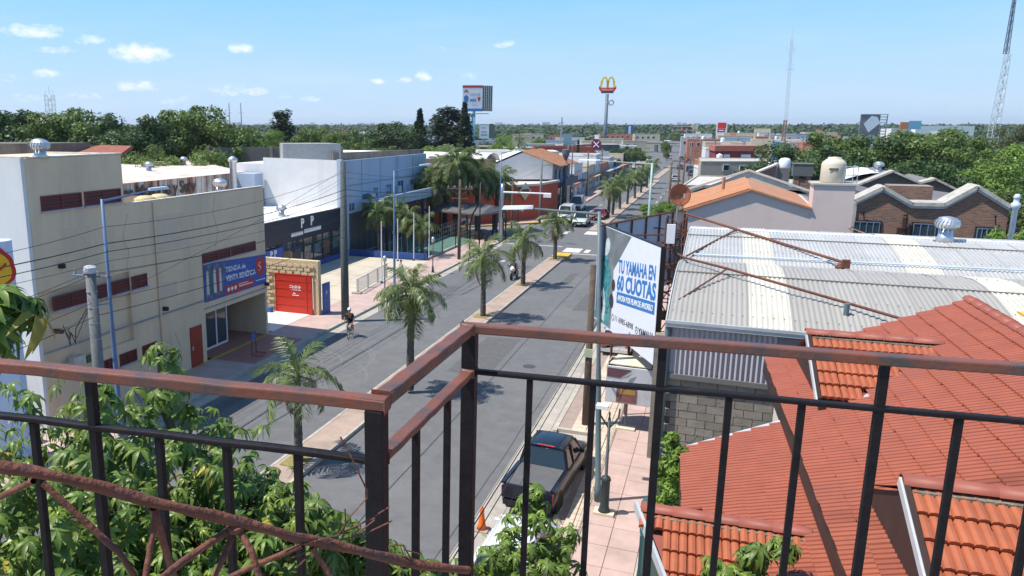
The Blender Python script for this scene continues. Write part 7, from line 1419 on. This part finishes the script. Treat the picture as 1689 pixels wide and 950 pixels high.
def palm(label, x, y, h, sc=1., z=.15, nf=17, dry=2, grp='feathery palms on the median', lean=0., fr=FR, seed=0):
    g = random.Random(int(x*7+y*13)+seed); t = thing('palm_tree', label, 'palm tree', (x,y,z), g.uniform(0,6.28), grp); t.rotation_euler.x = lean+g.uniform(-.045,.045); t.rotation_euler.y = g.uniform(-.04,.04); zt = h-1.0*sc
    tr = link('trunk', TR[g.randrange(2)], t); tr.scale = (sc, sc, zt/3.2)
    for k in range(nf):
        a = k*2.399+g.uniform(-.2,.2); e = (k/nf); up = R(62-95*e+g.uniform(-8,8)); m_ = Matrix.Translation((0,0,zt+.05+.15*(1-e))) @ Matrix.Rotation(a, 4, 'Z') @ Matrix.Rotation(-up+R(14), 4, 'Y') @ Matrix.Rotation(g.uniform(-.3,.3), 4, 'X') @ Matrix.Scale(sc*g.uniform(.85,1.08), 4)
        link('frond', fr[2] if e < .2 else fr[k % 2], t, mx=m_)
    for k in range(dry): link('dry_frond', FD[0], t, mx=Matrix.Translation((0,0,zt-.05)) @ Matrix.Rotation(k*2.1+g.random(), 4, 'Z') @ Matrix.Rotation(R(38), 4, 'Y') @ Matrix.Scale(sc*.8, 4))
    MB().lathe([(.10*sc,zt-.25*sc),(.13*sc,zt),(.09*sc,zt+.3*sc),(.03,zt+.5*sc)], 8).build('crownshaft', mat('green_shaft', (.12,.15,.05), .6), t, smooth=True); return t
palm('small median palm in the foreground, nearest the railing corner', -13.85,23.3,4.2,1.05,nf=13,dry=1)
p3 = palm('median palm with a hanging orange-yellow flower spathe, largest in view', -12.95,32.3,5.75,1.18,nf=22,dry=2)
MB().lathe([(.02,-.2),(.14,-.1),(.17,.1),(.12,.3),(.05,.42),(.03,.75),(.005,1.05)],10,(.25,-.28,4.0)).build('flower_spathe', mat('spathe_yellow', (.62,.34,.06), .6, var=.3, sc=20), p3, smooth=True)
palm('median palm behind the railing corner post, second beyond the flowering one', -13.85,47.6,4.95,1.2,dry=2); palm('median palm left of the motorcyclist', -13.9,58.9,4.6,1.2,nf=16,dry=2); palm('last median palm before the crossing, next to the yellow kerb nose', -13.9,71.6,4.6,1.2,nf=16,dry=3)
for k, (x, y, h, l) in enumerate([(-14.0,108.9,5.0,'first palm of the far median'),(-13.8,112,4.9,'second palm of the far median'),(-13.8,120.4,5.6,'third palm of the far median, tallest'),(-13.6,128.5,4.8,'fourth palm of the far median'),(-13.6,140,4.9,'fifth palm of the far median'),(-13.7,152,5.0,'sixth palm of the far median'),(-13.8,165,5.0,'seventh palm of the far median'),(-14,180,5.0,'last clear palm of the far median')]): palm(l, x, y, h, 1.25, nf=15, dry=1)
for k, (x, y, h, l) in enumerate([(-30.6,67.9,5.1,'leftmost of the palms at the near end of the court'),(-29.6,69.4,5.5,'second palm at the near end of the court'),(-28.1,68.9,4.6,'third palm at the court with a brown skirt'),(-26.2,68.5,4.0,'small brown-skirted palm at the right of the court group'),(-31.5,70.5,5.4,'palm behind the leftmost court palm')]): palm(l, x, y, h, 1.15, nf=16, dry=6, grp='palms by the green court')
for k, (x, y, h, s, l) in enumerate([(-28.3,85,9.9,1.9,'tallest stem of the big feathery palm clump'),(-30.2,86.5,8.8,1.9,'left stem of the big feathery palm clump'),(-26.6,88,8.4,1.8,'right stem of the big feathery palm clump'),(-24.9,90,7.2,1.6,'outer right stem of the big feathery palm clump'),(-31.2,84.4,7.1,1.6,'low left stem of the big feathery palm clump')]): palm(l, x, y, h, s, nf=32, dry=10, grp='big feathery palm clump', seed=k)
DP = [frond_mesh(3.2,.8,11,m_pf,nl=40,ll=.35,hang=.1), frond_mesh(3.2,1.1,12,m_pf,nl=40,ll=.35,hang=.1), frond_mesh(3.0,.5,13,m_pf,nl=40,ll=.35,hang=.1)]
palm('date palm with stiff fronds and orange fruit stalks in the left middle distance', -37.3,149.5,10.6,1.0,z=0,nf=34,dry=4,grp=None,fr=DP); palm('date palm among the right-hand trees with hanging skirt', 18.0,105,9.0,.95,z=0,nf=30,dry=8,grp=None,fr=DP)
# planting squares at the palm feet
m_dry = mat('dry_grass', (.22,.19,.07), .95, var=.4, sc=6)
b = MB()
for y in (23.3,32.3,47.6,58.9,71.6): b.box(-14.35,y-.55,.14,-13.5,y+.55,.175)
struct('planting_squares', b, m_dry)
# bush beside the block wall, low plants in the house yard
bsh = thing('shrub', 'tall light green shrub between the block wall and the tiled roof', 'shrub', (-.3,13.0,0))
c, r_ = crown_blobs(.26, .85, 34, .17, -.9, 6); V, F = cloud([(x,y,z+6.35) for x,y,z in c], r_, 110, .055); link('crown', arr_mesh('crown', V, F, m_l3), bsh); MB().tube([(0,0,0),(.1,.05,2.5),(0,0,4.5)],[.09,.07,.04],6).build('stem', m_bark, bsh)
tag(MB().lathe([(.19,0),(.2,.6),(.17,.66),(.02,.7)],14,(-.68,13.7,5.1)).box(-.85,13.55,-.1,-.5,13.85,5.1).build('yard_tank', mat('teal_tank', (.03,.10,.11), .4)), 'dark teal tank behind the light green shrub', 'tank')
# ---------------------------------------------------------------- big-leaved tree under the balcony
m_big = mat('big_leaf', (.135,.212,.034), .46, var=.3, sc=4, orand=.22, sub=.30, spec=.5); m_bigy = mat('young_leaf', (.24,.33,.05), .36, var=.2, sc=4, orand=.15, sub=.38, spec=.5); m_vein = m_bigy
def palmate(seed, size=.17, m=m_big, nl=8):
    g = np.random.default_rng(seed); b = MB(); b.tube([(0,0,-.16),(0,0,0)], .0035, 3, cap=False)
    for k in range(nl):
        a = 2*pi*k/nl+g.uniform(-.15,.15); l = size*g.uniform(.75,1.15); wd = l*g.uniform(.125,.165); dr = g.uniform(.7,1.9); ca, sa = cos(a), sin(a); rows = []
        for t, ww in ((0,.05),(.25,.8),(.5,1),(.78,.62),(1,.02)):
            rad = l*(t-.16*dr*t*t); z = l*(.10*t-.62*dr*t*t); f = wd*ww; rows.append(((rad*ca-f*sa*-1, rad*sa+f*ca*-1, z+f*.38),(rad*ca, rad*sa, z),(rad*ca-f*sa, rad*sa+f*ca, z+f*.38)))
        vs = [p for row in rows for p in row]; b.add(vs, [(3*i+j, 3*i+j+1, 3*i+j+4, 3*i+j+3) for i in range(4) for j in range(2)])
    return b.mesh('leaf', m, smooth=True)
m_bigd = mat('yellowing_leaf', (.36,.30,.05), .6, var=.3, sc=4, orand=.15, sub=.25)
LM = [palmate(1), palmate(2,.19), palmate(3,.15,nl=7), palmate(4,.145,m_bigy), palmate(5,.2,nl=9), palmate(6,.16,nl=6), palmate(7,.20,nl=7), palmate(8,.13,m_bigy,nl=6), palmate(9,.2,m_bigd,nl=6)]
def leafy(root, blobs, seed, cap_, young=.24, mult=2.7):
    g = random.Random(seed); L = []
    for (cx,cy,cz_,r,n_) in blobs:
        for i in range(int(n_*mult)):
            while True:
                d = Vector((g.gauss(0,1),g.gauss(0,1),g.gauss(0,1))).normalized()
                if d.z > -.75: break
            q = g.uniform(.25,1)**.45; p = Vector((cx,cy,cz_))+d*r*q*(1+.15*sin(d.x*7+seed))
            up = (d*.75+Vector((0,0,.9))+Vector((g.gauss(0,.3),g.gauss(0,.3),0))).normalized(); qt = up.to_track_quat('Z','Y').to_matrix().to_4x4()
            mx = Matrix.Translation(p-Vector(root.location)) @ qt @ Matrix.Rotation(g.uniform(0,6.28),4,'Z') @ Matrix.Scale(g.uniform(.5,.95),4)
            k = g.choice((3,7)) if (g.random() < young and d.z > .2) else (8 if g.random() < .018 else g.choice((0,1,2,4,5,6))); L.append(((p-Vector((0,0,12.5))).length, k, mx))
    L.sort(key=lambda q: q[0])
    for d, k, mx in L[:cap_]: link('leaf', LM[k], root, mx=mx)
    rest = L[cap_:]
    for mm, ks in ((m_big,(0,1,2,4,5,6)),(m_bigy,(3,7)),(m_bigd,(8,))):
        VV = []; FF = []; o_ = 0
        data = {k: (np.array([tuple(v.co) for v in LM[k].vertices]), np.array([list(p.vertices) if len(p.vertices) == 4 else list(p.vertices)+[p.vertices[-1]] for p in LM[k].polygons if len(p.vertices) == 4])) for k in ks}
        for d, k, mx in rest:
            if k in ks:
                v, f = data[k]; M_ = np.array(mx); VV.append(v @ M_[:3,:3].T+M_[:3,3]); FF.append(f+o_); o_ += len(v)
        if VV: tag(link('inner_leaves', arr_mesh('inner_leaves', np.concatenate(VV), np.concatenate(FF), mm, smooth=True), root), kind='stuff')
def boughs(root, base, forks, r0=.16):
    b = MB(); o_ = Vector(root.location); b.tube([Vector((0,0,0)), Vector((.05,0,base*.5)), Vector((0,0,base))], [r0,r0*.85,r0*.7], 8)
    for pth in forks: b.tube([Vector((0,0,base*.8))]+[Vector(p)-o_ for p in pth], [r0*.6]+[r0*.35*(1-.7*i/len(pth)) for i in range(len(pth))], 5, cap=False)
    b.build('trunk', m_bark, root)
t1 = thing('silk_floss_tree', 'big-leaved tree filling the lower left below the balcony rail', 'tree', (-4.7,4.7,0))
blA = [(-5.6,3.0,9.0,1.5,210),(-4.9,4.1,9.15,1.25,230),(-4.35,5.0,9.1,1.1,190),(-4.1,5.5,8.75,.7,110),(-3.6,4.4,8.6,1.0,130),(-4.3,3.4,8.6,1.1,150),(-3.8,5.8,8.0,.6,70),(-3.7,6.4,7.4,.6,80),(-3.0,6.2,7.0,.6,60),(-5.2,4.8,8.0,1.5,120),(-4.0,6.2,7.2,1.0,80),(-4.4,5.1,10.15,.32,10),(-4.28,4.98,10.62,.16,3),(-4.6,4.6,10.3,.2,5),(-3.02,2.5,11.68,.14,8),(-3.15,2.45,11.5,.16,8),(-3.3,2.3,11.3,.2,6),(-3.2,5.2,9.0,.45,60),(-3.35,5.9,8.5,.45,70),(-3.1,6.2,8.2,.4,60),(-2.8,6.4,7.95,.35,50),(-2.5,6.8,7.7,.3,35),(-2.85,6.3,8.12,.3,45),(-2.6,6.5,7.95,.3,40),(-2.3,6.8,7.78,.25,30)]
leafy(t1, blA, 3, 298)
boughs(t1, 5.2, [[(-4.8,4.4,7),(-5.3,3.4,8.8)],[(-4.5,4.7,7.4),(-4.6,4.3,9.2)],[(-4.3,5.0,7.6),(-4.2,5.2,9.3),(-4.4,5.1,10.1),(-4.28,4.98,10.6)],[(-4.2,5.4,7),(-3.7,5.9,8.2)],[(-4.4,4.2,7.2),(-3.6,4.2,8.6)],[(-4.1,5.7,6.6),(-3.2,6.4,7.4)]])
MB().tube([(-.2,-1.2,8.6),(.7,-1.9,10.1),(1.35,-2.15,11.0),(1.68,-2.2,11.55)],[.03,.02,.012,.006],6).build('twig', m_bark, t1)
t2 = thing('silk_floss_tree', 'big-leaved tree over the white parked car at the bottom centre', 'tree', (-3.6,11.5,0))
leafy(t2, [(-1.95,9.0,7.25,.45,36),(-1.6,9.1,7.2,.35,20),(-1.95,9.3,7.65,.22,16),(-1.7,8.7,6.9,.45,30),(-2.3,8.8,7.0,.35,18),(-1.45,9.0,6.8,.3,12),(-2.45,8.6,6.7,.3,20),(-3.0,8.05,6.85,.3,30),(-2.6,8.2,6.9,.3,30)], 5, 290, mult=1.9)
boughs(t2, 3.6, [[(-3.0,10.4,5.2),(-2.2,9.2,6.4)],[(-3.0,10.0,5.2),(-1.9,8.4,6.6)],[(-2.8,9.8,5.4),(-2.6,8.6,6.0)]], .13)
t3 = thing('silk_floss_tree', 'leafy branch tips rising in front of the small porch roof', 'tree', (.2,6.3,0))
leafy(t3, [(.66,8.4,7.95,.16,14),(.95,8.5,8.02,.14,12),(.3,8.25,7.78,.16,10),(.6,8.3,7.6,.26,26)], 6, 290)
boughs(t3, 5.5, [[(.4,7.0,6.6),(.65,8.3,7.8)],[(.5,7.2,6.8),(.95,8.45,7.9)]], .07)
# ---------------------------------------------------------------- balcony railing
m_rail = mat('rusted_red_paint', (.205,.064,.034), .5, var=.25, sc=14, bump=.10, bsc=90, stain=(.06,.05,.05), samt=.9, ssc=7, sthr=.42)
m_bar = mat('dark_rusty_bar', (.011,.009,.011), .6, var=.4, sc=25, bump=.1, bsc=90, stain=(.06,.022,.014), samt=.6, ssc=14, sthr=.58, spec=.2)
rl = thing('balcony_railing', 'rusty steel balcony railing with square bars and a stepped corner in the foreground', 'railing', (-.625,1.7,10.95))
oo = (-.625,1.7,10.95)
A_ = Vector((-.625,1.372)); B_ = Vector((-.625,2.022)); L0_ = Vector((-2.3,1.17)); R0_ = Vector((2.4,2.33)); ZT = 11.95
def bev(o_, w_=.004):
    md = o_.modifiers.new('bevel', 'BEVEL'); md.width = w_; md.segments = 2; md.limit_method = 'ANGLE'; return o_
HW, HH = .038, .026
def rail(p, q, z, w_, h_, nm, m):
    d = (q-p).normalized(); n_ = Vector((-d.y, d.x)); k = 14; vs = []
    for i in range(k+1):
        c = p.lerp(q, i/k); jz = .0012*sin(i*2.3+p.x*9)
        vs += [(c.x-n_.x*w_/2, c.y-n_.y*w_/2, z-h_+jz),(c.x+n_.x*w_/2, c.y+n_.y*w_/2, z-h_+jz),(c.x+n_.x*w_/2, c.y+n_.y*w_/2, z+jz),(c.x-n_.x*w_/2, c.y-n_.y*w_/2, z+jz)]
    fs = [(i*4+j, i*4+(j+1) % 4, i*4+4+(j+1) % 4, i*4+4+j) for i in range(k) for j in range(4)]+[(0,1,2,3),(k*4+3,k*4+2,k*4+1,k*4)]
    fs = [f[::-1] for f in fs]; return bev(MB().add(vs, fs).build(nm, m, rl, wrt=oo))
e = Vector((.025,0)); u1 = (A_-L0_).normalized(); u3 = (R0_-B_).normalized()
rail(L0_, A_+u1*.025, ZT, HW, HH, 'handrail', m_rail); rail(A_+Vector((0,.025)), B_+Vector((0,-.025)), ZT+.001, HW, HH, 'handrail', m_rail); rail(B_-u3*.025, R0_, ZT, HW, HH, 'handrail', m_rail)
ZL = ZT-.135; b_ = .022
rail(L0_, A_-u1*.021, ZL, .024, .014, 'lower_rail', m_bar); rail(A_+Vector((0,.021)), B_-Vector((0,.021)), ZL, .034, .018, 'lower_rail', m_rail); rail(B_+u3*.021, R0_, ZL, .024, .014, 'lower_rail', m_bar)
rail(L0_, A_-u1*.021, 11.06, .024, .014, 'lower_rail', m_bar); rail(A_+Vector((0,.021)), B_-Vector((0,.021)), 11.06, .024, .014, 'lower_rail', m_bar); rail(B_+u3*.021, R0_, 11.06, .024, .014, 'lower_rail', m_bar)
def bar(x, y, z1, w_, nm='baluster', rz=0.):
    o_ = MB().box(-w_/2,-w_/2,0,w_/2,w_/2,z1-10.96).build(nm, m_bar, rl); o_.location = (x-oo[0], y-oo[1], .01); o_.rotation_euler.z = rz; return bev(o_, .0015)
bar(A_.x, A_.y, ZT-HH-.0005, .040, 'corner_post', .07); bar(B_.x, B_.y, ZT-HH-.0005, .040, 'corner_post', .05)
a1 = math.atan2(u1.y, u1.x); a3 = math.atan2(u3.y, u3.x)
k = 0; d = .178
for i in range(1, 10):
    p = A_-u1*(.172*i+.008); full = (i % 3 == 1 and i > 1)
    bar(p.x, p.y, (ZT-HH if full else ZL-.014), .021 if full else .017, rz=a1)
for i in range(1, 17):
    p = B_+u3*(.174*i); full = (i % 3 == 0)
    bar(p.x, p.y, (ZT-HH if full else ZL-.014), .021 if full else .017, rz=a3)
for y in (1.60,1.83): bar(A_.x, y, ZL-.018, .017)
# balcony slab and the wall of our own building below
m_slab = mat('balcony_slab', (.33,.31,.28), .9, var=.15, sc=3, bump=.3)
ob_ = thing('own_building', 'balcony slab and plain wall of the building the photograph is taken from', 'building', (0,0,0))
MB().prism([(-2.3,-3,10.75),(6,-3,10.75),(6,2.5,10.75),(-.60,2.09,10.75),(-.60,1.44,10.75),(-2.3,1.24,10.75)],(0,0,.2)).build('slab', m_slab, ob_)
MB().box(-1.3,-14,-.1,9,.2,10.74).build('wall', mat('own_wall', (.45,.42,.38), .85), ob_)
# rusty rebar truss lying against the railing
tr = thing('rebar_truss', 'rusty welded rebar truss crossing in front of the railing at lower left', 'truss', (-.8,.8,11.9)); oo = (-.8,.8,11.9)
main = [(-1.0,.60,12.085),(-.92,.67,12.052),(-.86,.73,12.022),(-.80,.785,11.985),(-.76,.83,11.95),(-.70,.89,11.91),(-.655,.95,11.87),(-.61,1.01,11.825),(-.565,1.075,11.785),(-.52,1.14,11.74),(-.47,1.215,11.69),(-.40,1.31,11.64)]
main = [tuple(Vector(p)) for p in main]
def rope(pts, r, tw=9, n=8, amp=.16):
    P_ = []; pts = [Vector(p) for p in pts]
    for a, c in zip(pts, pts[1:]):
        for i in range(5): P_.append(a.lerp(c, i/5))
    P_.append(pts[-1]); vs = []; m_ = len(P_)
    for i, p in enumerate(P_):
        t = (P_[min(i+1,m_-1)]-P_[max(i-1,0)]).normalized(); x = t.cross(Vector((0,0,1))).normalized(); z = x.cross(t)
        for k in range(n):
            g = 2*pi*k/n; rr2 = r*(1+amp*cos(2*(g-i*tw/30))+.05*sin(i*1.9+k)); vs.append(p+x*cos(g)*rr2+z*sin(g)*rr2)
    return MB().add(vs, [(i*n+k, i*n+(k+1) % n, (i+1)*n+(k+1) % n, (i+1)*n+k) for i in range(m_-1) for k in range(n)])
m_rb = mat('scaly_rust', (.15,.052,.032), .85, var=.3, sc=30, bump=.4, bsc=90, stain=(.075,.045,.045), samt=.8, ssc=12)
rope(main, .0088).build('top_chord', m_rb, tr, wrt=oo, smooth=True)
def st(*p, r=.0049): rope(p, r, amp=.06, tw=20).build('strut', m_rb, tr, wrt=oo, smooth=True)
st((-1.08,.8,11.89),(-.88,.74,12.0)); st((-.88,.755,11.99),(-.78,.79,11.88),(-.74,.81,11.79),(-.68,.80,11.6)); st((-.75,.84,11.93),(-.735,.79,11.85),(-.72,.72,11.7)); st((-.76,.845,11.93),(-.80,.93,11.74),(-.82,.95,11.5),r=.0062)
st((-.68,.92,11.87),(-.69,.83,11.87),(-.68,.74,11.88),(-.66,.62,11.87),r=.0056); st((-.675,.925,11.86),(-.67,.84,11.80),(-.66,.78,11.65)); st((-.665,.93,11.865),(-.635,.915,11.85),(-.60,.9,11.78),(-.56,.86,11.6),r=.0056)
st((-.61,1.03,11.80),(-.72,1.0,11.74),(-.85,.96,11.66),(-1.0,.92,11.58)); st((-.59,1.03,11.80),(-.55,1.04,11.73),(-.48,1.05,11.5)); st((-.9,.50,11.99),(-.71,.56,11.985),(-.66,.6,11.96),r=.009)
MB().lathe([(.001,-.008),(.012,-.004),(.013,.004),(.001,.008)],8,(-.672,.925,11.872)).build('weld_bead', m_rb, tr, wrt=oo)
wi = MB()
for p in [[(-.63,.99,11.80),(-.60,1.01,11.815),(-.56,1.07,11.81),(-.52,1.12,11.825),(-.50,1.15,11.835)],[(-.62,.995,11.79),(-.57,1.06,11.80),(-.53,1.10,11.80),(-.49,1.14,11.815)],[(-.56,1.07,11.812),(-.545,1.09,11.84),(-.53,1.12,11.86),(-.528,1.118,11.875),(-.54,1.11,11.91),(-.555,1.11,11.94),(-.575,1.11,11.972)],[(-.555,1.075,11.81),(-.552,1.08,11.83),(-.553,1.08,11.855)],
          [(-.555,1.08,11.81),(-.53,1.11,11.82),(-.515,1.12,11.825),(-.52,1.13,11.815),(-.54,1.10,11.80)],[(-.58,1.02,11.82),(-.60,1.06,11.78),(-.61,1.0,11.77)],[(-.50,1.16,11.72),(-.51,1.17,11.745),(-.49,1.19,11.74),(-.475,1.20,11.705)],[(-.48,1.19,11.70),(-.492,1.20,11.725),(-.47,1.22,11.71)]]: wi.tube(p, .0016, 4)
wi.build('wire_tie', m_rb, tr, wrt=oo)
# ---------------------------------------------------------------- air: thin haze round everything
HZ = True
if HZ:
    hm = bpy.data.materials.new('haze'); hm.use_nodes = True; hm.node_tree.nodes.remove(hm.node_tree.nodes['Principled BSDF']); pv = hm.node_tree.nodes.new('ShaderNodeVolumePrincipled'); pv.inputs['Density'].default_value = .00012; pv.inputs['Color'].default_value = (.80,.88,1,1); pv.inputs['Anisotropy'].default_value = .2
    hm.node_tree.links.new(pv.outputs[0], hm.node_tree.nodes['Material Output'].inputs['Volume'])
    hb = MB().box(-9500,-3500,-3,9500,9500,75).build('haze', hm); tag(hb, 'thin pale air haze', 'haze', kind='stuff')
